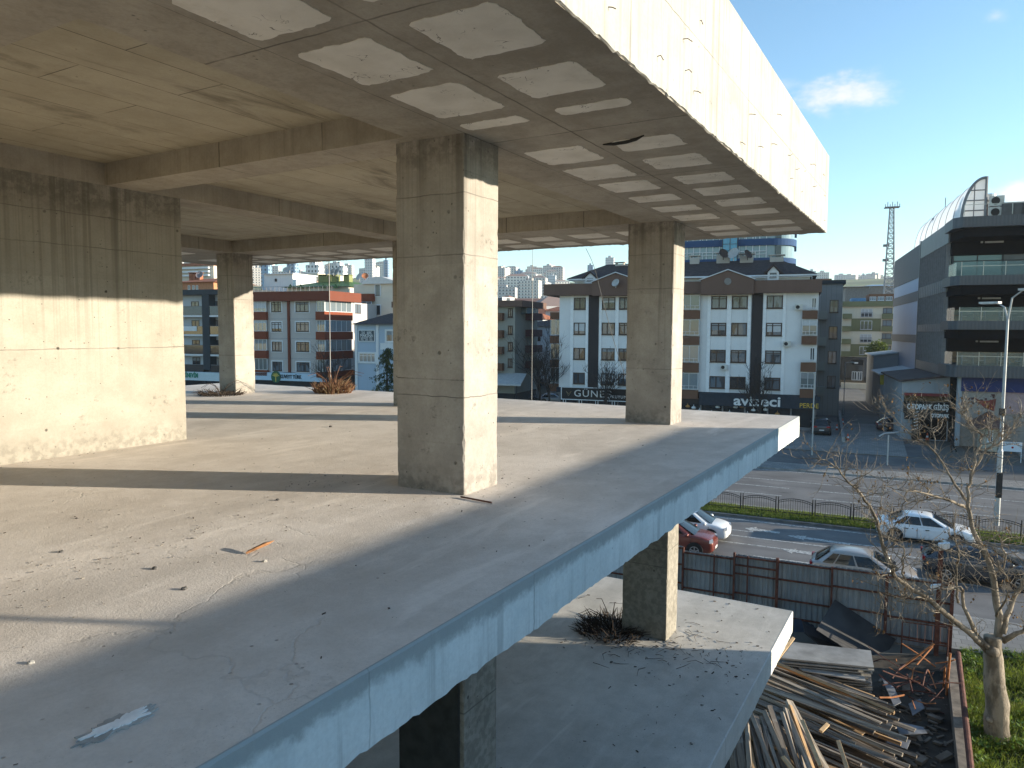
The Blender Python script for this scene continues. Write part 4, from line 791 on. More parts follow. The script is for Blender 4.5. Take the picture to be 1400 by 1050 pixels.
# ---- blue glass tower behind the gabled block
NT = 128.0; M_TB = render_wall('royal_blue_band', (.03, .075, .17), .15); M_TG = glass('tower_glass', (.12, .19, .22), (.25, .33, .36), .08, .9)
hT = House('glass_tower', sat(1010, 340, NT), NT, 'tall rounded tower with royal blue bands and glazed balconies rising behind the gabled block', 'tower')
st0, st1 = sat(905, 340, NT), sat(1088, 340, NT); R_ = 4.5
def tplan(e=0.):
    return [(st0, NT + 12), (st0, NT - e)] + [(st1 - R_ + (R_ + e) * sin(pi / 2 * k / 12), NT + R_ - (R_ + e) * cos(pi / 2 * k / 12)) for k in range(13)] + [(st1 + e, NT + 12)]
def tz(y): return zat(1020, y, NT)
hT.part(MB().prism(tplan(-.25), 0, tz(296)), 'glazing', M_TG)
for (yb, yt) in ((376, 369), (360, 353), (336, 327), (316, 306)):
    hT.part(MB().prism(tplan(.12), tz(yb), tz(yt)), 'spandrel_band', M_TB)
    mb = MB(); z0, z1 = tz(yt), tz(yt) + 1.15
    pl = [p for p in tplan(.05)[1:-1]]; L = st1 - R_ - st0; k = int(L / 1.6)
    for j in range(k + 1): x = st0 + L * j / k; mb.box(x - .05, NT - .08, z0, x + .05, NT + .02, z1)
    mb.box(st0, NT - .08, z1 - .1, st1 - R_, NT + .02, z1); mb.box(st0, NT - .08, z0 + .55, st1 - R_, NT + .02, z0 + .62); hT.part(mb, 'balcony_rail', M_RAIL)
for (yb, yt) in ((369, 360), (353, 336), (327, 316)):
    mb = MB(); k = 16
    for j in range(k + 1): x = st0 + (st1 - R_ - st0) * j / k; mb.box(x - .06, NT + .1, tz(yb), x + .06, NT + .28, tz(yt))
    hT.part(mb, 'mullions', M_FR_WHITE)
    mb = MB(); [mb.box(x0_, NT + .9, tz(yb), x0_ + .0 + .12, NT + 1.2, tz(yt)) for x0_ in (st1 - 2.6,)]; hT.part(MB().box(st1 - 3.0, NT + .2, tz(yb) + .02, st1 - 2.2, NT + 2, tz(yt) - .02), 'corner_window', M_DARKGL)
hT.part(MB().box(sat(988.5, 340, NT), NT - .8, 0, sat(1008.5, 340, NT), NT + .2, tz(300)), 'glazed_shaft', plain('turquoise_glass', (.02, .22, .36), .1, .12, spec=.9))
mb = MB()
for k in range(9): z = tz(370 - k * 9); mb.box(sat(988.5, 340, NT), NT - .84, z, sat(1008.5, 340, NT), NT - .801, z + .08)
for k in (0, .5, 1): x = sat(988.5 + 20 * k, 340, NT); mb.box(x - .05, NT - .84, tz(380), x + .05, NT - .801, tz(301))
hT.part(mb, 'shaft_frame', M_SLATE)
# ================================================================ side street: olive block, second block, sheds
NO = 160.0; M_OL = render_wall('olive_render', (.2, .2, .11), .2); M_OC = render_wall('pale_cream_render', (.68, .62, .5), .2)
so0, so1 = sat(1151, 450, NO), sat(1236, 450, NO); zo0, zo1 = zat(1185, 419, NO), zat(1185, 412, NO)
hO = House('olive_block', (so0 + so1) / 2, NO, 'olive and cream apartment block closing the end of the side street')
hO.part(MB().box(so0, NO, zat(1185, 488, NO), so1, NO + 12, zo0 + .02), 'wall', M_OC); hO.part(MB().box(so0 - .5, NO - .6, zo0, so1, NO + 12, zo1), 'cornice', M_OL)
hO.part(MB().box(so0, NO + .3, 0, so1, NO + 12, zat(1185, 488, NO) - .01), 'shop_front', M_DARKGL)
for (y0, y1) in ((419, 436), (435.3, 453), (453.5, 470.5), (470.5, 487.5)):
    z0, z1 = zat(1185, y1, NO), zat(1185, y0, NO); i = int((y0 - 419) / 16)
    hO.part(MB().box(so0, NO - 1.2, z0, sat(1163.5, 450, NO), NO + .02, z0 + 1.0), 'balcony_parapet', M_OL)
    hO.part(MB().box(sat(1205, 450, NO), NO - .9, z0, so1, NO + .02, z0 + 1.0), 'balcony_parapet', M_OL)
    if i % 2: hO.part(MB().box(sat(1163.6, 450, NO), NO - .06, z0, sat(1204, 450, NO), NO - .001, z1 - .02), 'wall_panel', M_OL)
    window(hO, sat(1176, 450, NO), sat(1192, 450, NO), z0 + .35, z1 - .45, NO, M_FR_WHITE, M_GL, mull=(.33, .66), fw=.09, proud=.12)
    window(hO, sat(1206, 450, NO), sat(1219, 450, NO), z0 + 1.02, z1 - .3, NO, M_FR_BROWN, M_GLB, mull=(.4,), fw=.09)
    mb = MB(); a, b = sat(1176, 450, NO), sat(1192, 450, NO)
    for j in range(13): x = a + (b - a) * j / 12; mb.box(x, NO - .35, z0 + .3, x + .03, NO - .31, z0 + 1.25)
    mb.box(a, NO - .36, z0 + 1.22, b, NO - .3, z0 + 1.28); hO.part(mb, 'balcony_rail', M_FR_GREY)
pa = sat(1188, 400, NO + 2), sat(1224, 400, NO + 2); zz = zat(1200, 402, NO + 2), zat(1200, 412, NO + 2)
hO.part(MB().box(pa[0], NO + 2, zz[1] - .5, pa[1], NO + 9, zz[0]), 'penthouse', plain('brick_brown', (.2, .1, .06), .85)); [window(hO, sat(x, 407, NO + 2), sat(x + 9, 407, NO + 2), zat(1200, 411, NO + 2), zat(1200, 405.5, NO + 2), NO + 2, M_FR_WHITE, M_GLB, mull=(.33, .66), fw=.1) for x in (1189, 1200, 1211)]
hO.part(MB().box(sat(1164, 410, NO + 1), NO + 1, zo1, sat(1184, 410, NO + 1), NO + 6, zat(1170, 407.5, NO + 1)), 'roof_tank', plain('tank_blue', (.12, .25, .42), .6))
sb = hO.part(MB().box(sat(1165, 496, NO), NO - .4, zat(1172, 499, NO), sat(1180, 496, NO), NO + .28, zat(1172, 492, NO)), 'sign_board', M_BLACK); MB().box(sat(1168, 496, NO), NO - .44, zat(1172, 497, NO), sat(1173, 496, NO), NO - .401, zat(1172, 495, NO)).build('sign_mark', M_LETW, sb)
[window(hO, sat(a, 516, NO), sat(a + 7, 516, NO), zat(1170, 520, NO), zat(1170, 508, NO), NO + .3, M_FR_WHITE, M_GL, fw=.12, sill=False) for a in (1164.5, 1171.8)]
mb = MB().box(so0, NO - 4.5, 0.02, sat(1186, 520, NO), NO - 3.8, 1.1); o = mb.build('low_wall', M_OC, None, (0, 0, 0), S_ROT); tag(o, 'low pale wall across the end of the side street', 'wall')
# second row block behind the gabled one, along the left of the side street
s2 = sat(1151, 440, 104)
h2 = House('side_block', s2 - 6, 108, 'grey tiled block with a terracotta roof edge lining the side street, in shade')
M_TILEW = MT('grey_tile_wall'); _b = M_TILEW.n('ShaderNodeTexBrick', {'Vector': M_TILEW.map((1, 1, 1)), 'Color1': (.24, .235, .225, 1), 'Color2': (.3, .29, .28, 1), 'Mortar': (.1, .1, .1, 1), 'Scale': 1., 'Brick Width': .6, 'Row Height': .3, 'Mortar Size': .01}); M_TILEW = M_TILEW.bsdf(_b.outputs[0], .7)
h2.part(MB().box(s2 - 14, 104, 0, s2, 150, zat(1138, 388, 104)), 'wall', M_TILEW); h2.part(MB().box(s2 - 14.3, 103.8, zat(1138, 388, 104) - .02, s2 + .3, 150.4, zat(1138, 383, 104)), 'cornice', M_SLATE); h2.part(MB().box(s2 - 13, 108, zat(1138, 383, 104) - .03, s2 - 1.2, 149, zat(1138, 378, 104)), 'attic', render_wall('terracotta_render', (.4, .2, .12)))
for z in (3.6, 6.8, 10.0, 13.4):
    window(h2, s2 - 1.5, s2 - .5, z, z + 1.6, 104, M_FR_BROWN, M_GL); window(h2, s2 - 4.6, s2 - 3.2, z, z + 1.6, 104, M_FR_BROWN, M_GL)
    h2.part(MB().box(s2 - 3.0, 102.9, z - .9, s2 - 1.8, 104.01, z + .2), 'balcony_parapet', M_GG)
# sheds on the right of the side street
def shed(name, s0, s1_, n0, n1, zf, zr_, wall, roofm, label, slope='n'):
    h = House(name, (s0 + s1_) / 2, n0, label, 'shed')
    if slope == 's': poly = [(s0, 0), (s1_, 0), (s1_, zr_), (s0, zf)]; h.part(MB().xprism(poly, n0, n1), 'wall', wall); d = Vector((s1_ - s0, 0, zr_ - zf)); mb = MB(); mb.add([(s0 - .35, n0 - .35, zf + .02), (s1_ + .2, n0 - .35, zr_ + .02), (s1_ + .2, n1 + .3, zr_ + .02), (s0 - .35, n1 + .3, zf + .02), (s0 - .35, n0 - .35, zf + .2), (s1_ + .2, n0 - .35, zr_ + .2), (s1_ + .2, n1 + .3, zr_ + .2), (s0 - .35, n1 + .3, zf + .2)], [(0, 3, 2, 1), (4, 5, 6, 7), (0, 1, 5, 4), (1, 2, 6, 5), (2, 3, 7, 6), (3, 0, 4, 7)])
    h.part(mb, 'roof', roofm); return h
M_SHEDW = render_wall('shed_panel', (.32, .35, .38), .25); M_ROOFM = plain('pale_sheet_roof', (.42, .47, .5), .5, .12, .6); M_ROOFD = plain('dark_sheet_roof', (.06, .045, .045), .7, .25, 1)
nS1 = 118.0; a, b = sat(1194, 500, nS1), sat(1237, 490, nS1)
shed('tall_shed', a, b, nS1, nS1 + 10, zat(1196, 487, nS1), zat(1237, 482, nS1), M_SHEDW, M_ROOFM, 'tall grey shed with a pale lean-to roof beside the side street', 's')
nS2 = 104.0; a, b = sat(1205, 520, nS2), sat(1262, 510, nS2)
hY = shed('low_canopy_shed', a, b, nS2, nS2 + 10, zat(1205, 513, nS2), zat(1255, 504, nS2), M_SHEDW, M_ROOFM, 'low shed with pale sheet roof and yellow shutter in the side street', 's')
hY.part(MB().box(sat(1203, 520, nS2), nS2 - .08, zat(1210, 526, nS2), sat(1219, 520, nS2), nS2 - .01, zat(1210, 512, nS2)), 'yellow_shutter', plain('yellow_panel', (.42, .33, .03), .6, .2))
nS3 = 84.0; a, b = sat(1232, 560, nS3), sat(1298, 540, nS3)
hP = shed('car_park_entrance', a, b, nS3, nS3 + 16, zat(1232, 522, nS3), zat(1296, 515, nS3), M_SHEDW, M_ROOFD, 'car park entrance shed with black fascia lettered OTOPARK GİRİŞ', 's')
def prect(h, n, x0, y0, x1, y1, d, name, mat, parent=None):
    s0, s1_, z0, z1 = rect(n, x0, y0, x1, y1); return h.part(MB().box(s0, n - d, z0, s1_, n - .01, z1), name, mat, parent)
prect(hP, nS3, 1236, 537.5, 1296, 541, .5, 'red_fascia', plain('dark_red', (.2, .03, .03), .6)); prect(hP, nS3, 1236, 541.3, 1296, 548.5, .2, 'menu_board', plain('menu_brown', (.12, .07, .025), .6, .5, 1.5))
ob = prect(hP, nS3, 1235, 549, 1297, 565, .35, 'sign_board', M_BLACK); sc_ = (sat(1239.5, 556, nS3), sat(1296, 558, nS3))
lettering('OTOPARK GİRİŞ', ob, M_LETW, .72, ((sc_[0] + sc_[1]) / 2, nS3 - .38, zat(1267, 556.5, nS3)), FRONT, .03, width=sc_[1] - sc_[0], bold=.025)
lettering('OTOPARK', ob, M_LETW, .5, (sat(1284, 568, nS3), nS3 - .38, zat(1286, 568.2, nS3)), FRONT, .03, width=1.6, bold=.02)
prect(hP, nS3, 1250, 574, 1294, 601, .02, 'gateway', plain('gateway_dark', (.006, .006, .006), .9)); prect(hP, nS3, 1236, 565.5, 1297, 573.5, .3, 'lower_fascia', M_BLACK)
for x0, y0 in ((1247, 572), (1311, 576)):         # the striped gate posts
    s = sat(x0 + 4, 595, nS3 - 1); p = hP.part(MB().box(s - .3, nS3 - 1.2, 0.1, s + .3, nS3 - .7, zat(x0, y0, nS3 - 1)), 'gate_post', M_BLACK)
    mb = MB(); [mb.beam((s - .2, nS3 - 1.22, 1.2 + k * .33), (s + .2, nS3 - 1.22, 1.36 + k * .33), .03, .07) for k in range(6)]; mb.build('stripes', M_LETW, p)
# ================================================================ the dark terraced glass building
SG, N_F, N_T = 14.0, 83.6, 79.2
M_CLAD = MT('ribbed_cladding'); _x = M_CLAD.xyz(); _r = M_CLAD.math('SINE', M_CLAD.math('MULTIPLY', _x.outputs[0], 20.)); _j = M_CLAD.ramp(M_CLAD.math('ABSOLUTE', M_CLAD.math('SUBTRACT', M_CLAD.math('FRACT', M_CLAD.math('DIVIDE', _x.outputs[0], 2.0)), .5)), 0, .012, .5, 0)
M_CLAD = M_CLAD.bsdf(M_CLAD.mix(_j, M_CLAD.mix(M_CLAD.ramp(_r, -1, 1, 0, .4), (.085, .09, .10), (.055, .06, .068)), (.05, .05, .055)), .45, M_CLAD.bump(_r, .4, .03), .3)
M_CLADP = plain('grey_panel', (.125, .14, .155), .45, .08, .7, metal=.3); M_UNDER = plain('dark_soffit', (.006, .007, .009), .8, .2, spec=.04); M_SIDEP = render_wall('shade_tinted_cladding', (.33, .41, .54), .1, .5); M_SIDED = plain('dark_side_band', (.09, .097, .11), .6, .08)  # side cladding is white; its blue shade is put into the colour
M_TEAL = glass('teal_glass', (.02, .085, .105), (.05, .14, .165), .06, .9); M_CURT = glass('curtain_wall_glass', (.02, .024, .026), (.03, .036, .04), .05, .9)
M_RAILG = MT('rail_glass'); _g = M_RAILG.n('ShaderNodeBsdfPrincipled', {'Base Color': (.06, .17, .19, 1), 'Roughness': .05, 'Alpha': .3, 'Specular IOR Level': .8}); M_RAILG.t.links.new(_g.outputs[0], M_RAILG.out.inputs[0]); M_RAILG = M_RAILG.m
hB = House('terraced_glass_building', SG + 14, N_F, 'dark glass building with deep ribbed terraces, white side wall tinted shade blue and curved rooftop canopy')
SE = 62.0; ZR = 21.7
def tl(y0, y1, n=N_T): return zat(1300, y1, n), zat(1300, y0, n)
T = [tl(297, 311.5), tl(377, 390), tl(438.5, 450.5), tl(499.5, 515.5)]
hB.part(MB().box(SG + .3, N_F + .5, 0, SE, 101, T[0][0]), 'core', M_CURT)
hB.part(MB().box(SG + .2, 101, 0, SE, 126, 21.2), 'side_wall', M_SIDEP)
n_b = lambda z0, z1: hB.part(MB().box(SG + .12, 101, z0, SG + .198, 126.05, z1), 'side_band', M_SIDED)
n_b(17.6, 21.6); n_b(9.6, 10.6); n_b(4.2, 5.0); zz_ = on_s(1240, 408, SG)[1]; n_b(zz_ - .6, zz_ + .6)
hB.part(MB().box(SG - .05, 100.7, 0, SG + .3, 101.0, 21.8), 'corner_fin', M_CLADP)
# curtain wall on the side street: panels and fins
hB.part(MB().box(SG, N_F, T[0][0] - .9, SG + .3, 100.7, ZR), 'upper_panel', M_CLADP)
for (z0, z1) in ((T[1][0] - .35, T[1][0] + .9), (T[2][0] - .2, T[2][0] + .6), (T[3][0] - .1, T[3][0] + .9)): hB.part(MB().box(SG, N_F, z0, SG + .298, 100.7, z1), 'side_spandrel', M_CLADP)
for k in range(15):
    n_ = N_F + .6 + k * 1.15; hB.part(MB().box(SG - .035, n_, T[3][0] + .9, SG + .297, n_ + .06, T[0][0] - .9), 'fin', M_FR_GREY)
# terraces
def terr(z0, z1, side=0.0):
    c = 2.2; return MB().prism([(SG - .3 + side, N_F + .4), (SG - .3 + side, N_T + c * .4), (SG + .35 + side, N_T), (SE, N_T), (SE, N_F + .4)], z0, z1)
for i, (z0, z1) in enumerate(T):
    hB.part(terr(z0 + .002, z1, 0 if i < 3 else .0), 'terrace' if i else 'roof_edge', M_CLAD)
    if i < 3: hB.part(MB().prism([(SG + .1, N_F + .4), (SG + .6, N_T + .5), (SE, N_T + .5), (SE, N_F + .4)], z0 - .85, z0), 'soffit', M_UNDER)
    if i:
        top = T[i - 1][0] - .85
        hB.part(MB().box(SG + .35, N_F - .05, top - 1.3, SE, N_F + .49, top), 'bulkhead', M_UNDER)
        k = 11
        for j in range(k):
            s0 = SG + .5 + j * 4.2; mat_ = M_TEAL if (j % 4 != 1) else M_CLADP
            if i == 3: mat_ = M_CURT
            p = hB.part(MB().box(s0 + .06, N_F + .3, z1, s0 + 4.14, N_F + .49, top - 1.31), 'glazing_panel', mat_)
            mb = MB().box(s0 - .06, N_F + .15, z1, s0 + .06, N_F + .5, top - 1.31); mb.box(s0 + .06, N_F + .24, top - 1.9, s0 + 4.14, N_F + .299, top - 1.82); mb.box(s0 + 2.05, N_F + .24, z1, s0 + 2.13, N_F + .298, top - 1.31); mb.build('mullion', M_SLATE, p)
        rg = hB.part(MB().box(SG + .45, N_T + .18, z1, SE, N_T + .2, z1 + 1.25), 'rail_glass', M_RAILG); MB().box(SG + .1, N_T + .5, z1, SG + .12, N_F, z1 + 1.25).build('rail_glass', M_RAILG, rg)
        mb = MB().box(SG + .4, N_T + .16, z1 + .85, SE, N_T + .215, z1 + .9)
        for j in range(24): s_ = SG + .45 + j * 1.75; mb.box(s_, N_T + .14, z1, s_ + .05, N_T + .24, z1 + 1.27)
        hB.part(mb, 'handrail', plain('steel_rail', (.42, .42, .4), .35, .1, metal=.7))
        for j in range(5):
            s_ = SG + 2.8 + j * 4.6; mb = MB().box(s_, N_F - 1.6, top - .35, s_ + 1.5, N_F - 1.42, top - .2); mb.box(s_ - .35, N_F - 1.6, top - .34, s_ - .18, N_F - 1.45, top - .18); hB.part(mb, 'soffit_heater', plain('heater_grey', (.4, .41, .42), .5))
# tables and chairs glimpsed through the rail
rnd = random.Random(12)
for i in (2, 3):
    for j in range(7):
        s_ = SG + 2 + j * 3 + rnd.uniform(-.3, .3); z = T[i][1]; mb = MB().lathe([(.22, 0), (.03, .04), (.03, .7), (.45, .71), (.45, .75)], (s_, N_T + 2.2, z), 12)
        for q in (-.75, .75): mb.box(s_ + q - .22, N_T + 2, z + .4, s_ + q + .22, N_T + 2.45, z + .47); mb.box(s_ + q + (.18 if q > 0 else -.22), N_T + 2, z, s_ + q + (.22 if q > 0 else -.18), N_T + 2.45, z + .9)
        hB.part(mb, 'table_set', plain('table_grey', (.3, .3, .31), .6))
# ground storey: blue band, painted wall
NB_ = 80.3; z0, z1 = zat(1330, 535, NB_), T[3][0]
hB.part(MB().box(sat(1314, 525, NB_), NB_ - .15, z0, SE, NB_ + .48, z1 - .005), 'blue_band', plain('deep_blue_band', (.012, .025, .11), .6, .1)); hB.part(MB().box(sat(1314, 560, NB_), NB_ + .1, 0.1, SE, NB_ + .485, z0 - .002), 'ground_wall', plain('mural_wall', (.28, .255, .23), .8, .1)); hB.part(MB().box(sat(1308, 560, NB_), NB_ - .1, .1, sat(1313.5, 560, NB_), NB_ + .5, z1 - .005), 'pillar', M_SHEDW)
pm = []
for i in range(30):
    t = i / 29; pm.append((t, .55 + .3 * t + .12 * sin(t * 9)))
s0, s1_ = sat(1330, 555, NB_), sat(1362, 555, NB_); zt, zb = zat(1345, 543, NB_), zat(1345, 562, NB_)
out = [(s0, zt), (s0 + (s1_ - s0) * .35, zt - .35), (s0 + (s1_ - s0) * .7, zt - .3), (s1_, zt - .1), (s1_ - .1, zb), (s0 + (s1_ - s0) * .55, zb + .25), (s0 + (s1_ - s0) * .3, zb + .7)]
mu = hB.part(MB().xprism(out, NB_ + .085, NB_ + .099), 'mural_shape', plain('mural_red', (.2, .05, .04), .8, .3, 2)); mb = MB(); rnd = random.Random(5)
for k in range(34): t = rnd.random(); x, z, r_ = s0 - .9 + t * 2.6, zt - .9 + t * .9 + rnd.gauss(0, .35), rnd.uniform(.03, .12); mb.box(x - r_, NB_ + .088, z - r_, x + r_, NB_ + .099, z + r_)
mb.build('mural_flecks', plain('mural_dark', (.08, .04, .04), .8), mu)
hB.part(MB().box(sat(1374, 560, NB_), NB_ + .06, zat(1380, 566, NB_), SE, NB_ + .099, zat(1380, 536.5, NB_)), 'pink_panel', plain('mural_pink', (.36, .25, .25), .8, .15))
# curved glazed canopy along the roof, its sky glare put in as white colour
m = MT('canopy_sheet'); _b = m.n('ShaderNodeBsdfPrincipled', {'Base Color': (.82, .83, .84, 1), 'Roughness': .18, 'Specular IOR Level': .9}); _t = m.n('ShaderNodeBsdfTranslucent', {'Color': (.85, .86, .88, 1)}); _x = m.n('ShaderNodeMixShader', {0: .5, 1: _b, 2: _t}); m.t.links.new(_x.outputs[0], m.out.inputs[0]); M_CANO = m.m
CH = zat(1336, 245, N_F) - ZR; CW = sat(1336, 290, N_F) - sat(1306, 290, N_F)
prof = [(SG + .8 + CW * (1 - cos(pi / 2 * t)), ZR - .1 + CH * sin(pi / 2 * t) ** 1.0) for t in [k / 12 for k in range(13)]]
mb = MB(); n0, n1 = N_F - 1.2, 112.; k = len(mb.v)
mb.add([(s, n0, z) for s, z in prof] + [(s, n1, z) for s, z in prof] + [(s + .12, n0, z - .06) for s, z in prof] + [(s + .12, n1, z - .06) for s, z in prof], [(i, i + 1, 14 + i, 13 + i) for i in range(12)] + [(26 + i, 39 + i, 40 + i, 27 + i) for i in range(12)])
cano = hB.part(mb, 'roof_canopy', M_CANO, smooth=True)
endp = MB().xprism([(prof[0][0] + .15, ZR - .1)] + [(s + .15, z - .08) for s, z in prof[1:]] + [(prof[-1][0] + .15, ZR - .1)], n0 + .1, n0 + .16).build('end_glazing', M_CANO, cano)
fm = MB(); fm.tube([(s, n0, z) for s, z in prof], .14, 6); fm.tube([(prof[-1][0] + .1, n0, ZR - .1), (prof[-1][0] + .1, n0, prof[-1][1] + .1)], .13, 6)
for q in range(1, 4): z = ZR - .1 + CH * q / 4.2; j = min(range(13), key=lambda i: abs(prof[i][1] - z)); fm.box(prof[j][0], n0 + .02, z - .05, prof[-1][0], n0 + .09, z + .05)
fm.box(prof[0][0] + CW * .52, n0 + .02, ZR - .1, prof[0][0] + CW * .56, n0 + .09, ZR + CH * .88)
for q in range(8):
    n_ = n0 + (n1 - n0) * q / 7; MB().tube([(s - .01, n_, z + .01) for s, z in prof], .03, 4).build('canopy_rib', M_FR_GREY, cano)
fm.build('canopy_frame', M_FR_GREY, cano)
# plant on the roof
sp = sat(1336, 290, N_F); hB.part(MB().box(sp + .3, N_F + .5, ZR - .05, sat(1366, 290, N_F), N_F + 4, zat(1350, 277, N_F)), 'plant_room', plain('plum_render', (.09, .03, .03), .7, .1))
for px in (1345, 1354): s_ = sat(px, 272, N_F + 1); hB.part(MB().lathe([(.42, -.8), (.42, .25), (.55, .4), (.55, .95), (.3, 1.05)], (s_, N_F + 1.5, zat(1350, 277, N_F)), 14), 'vent_cowl', plain('galvanised', (.45, .46, .47), .35, .1, metal=.8))
for q in range(2):
    s_, z = sat(1352, 290, N_F - 1.5), ZR + .05 + q * 1.05; mb = MB().box(s_, N_F - 1.8, z, s_ + 1.15, N_F - 1.2, z + .95); ac = hB.part(mb, 'air_unit', plain('air_unit_white', (.55, .54, .5), .5)); MB().lathe([(.02, 0), (.33, 0), (.36, .03), (.02, .03)], (s_ + .45, N_F - 1.84, z + .48), 16, 'y').build('fan', M_BLACK, ac)
for px in (1368, 1384, 1395): s_ = sat(px, 292, N_F - 1.5); hB.part(MB().box(s_, N_F - 2, ZR, s_ + 1.0, N_F - 1, ZR + 1.35), 'air_unit', plain('unit_dark', (.09, .09, .09), .6))
mb = MB().box(sp - CW, N_T + .3, ZR + .95, SE, N_T + .34, ZR + 1.0)
for j in range(20): s_ = sp - CW + j * 1.9; mb.box(s_, N_T + .3, ZR - .02, s_ + .05, N_T + .34, ZR + 1.0)
hB.part(mb, 'roof_rail', plain('steel_rail', (.42, .42, .4)))
s_, n_ = SG + 2.0, 104.; zb_ = on_s(1268, 285, SG + 2)[1]; mb = MB().tube([(s_, n_, ZR - .5), (s_, n_, ZR + 2.2), (s_ - .4, n_ - 1.2, ZR + 2.9), (s_ - .5, n_ - 2.4, ZR + 2.6)], .22, 8); hB.part(mb, 'vent_duct', M_IRON); hB.part(MB().tube([(s_ + .5, 101.5, ZR), (s_ + .5, 101.5, ZR + 5.2)], .05, 5), 'aerial', M_FR_GREY)
# kiosk with a pyramid roof in front of the wall
nKi = 77.6; ks0, ks1 = sat(1338, 590, nKi), sat(1372, 590, nKi); hQ = House('kiosk', (ks0 + ks1) / 2, nKi, 'small guard kiosk with a brown hipped roof in front of the painted wall', 'kiosk')
kz = zat(1350, 581, nKi); hQ.part(MB().box(ks0 + .4, nKi, .1, ks1 - .4, nKi + 2.2, kz), 'wall', plain('kiosk_cream', (.38, .36, .3), .8)); kp = zat(1362, 563, nKi)
hQ.part(MB().add([(ks0 - .5, nKi - .8, kz - .25), (ks1 + .5, nKi - .8, kz - .25), (ks1 + .5, nKi + 3, kz - .25), (ks0 - .5, nKi + 3, kz - .25), ((ks0 + ks1) / 2, nKi + 1.1, kp)], [(0, 1, 4), (1, 2, 4), (2, 3, 4), (3, 0, 4), (3, 2, 1, 0)]), 'roof', plain('kiosk_roof', (.1, .055, .045), .7, .2))
window(hQ, ks0 + .7, ks1 - .8, 1.0, kz - .45, nKi, M_FR_WHITE, M_GL)
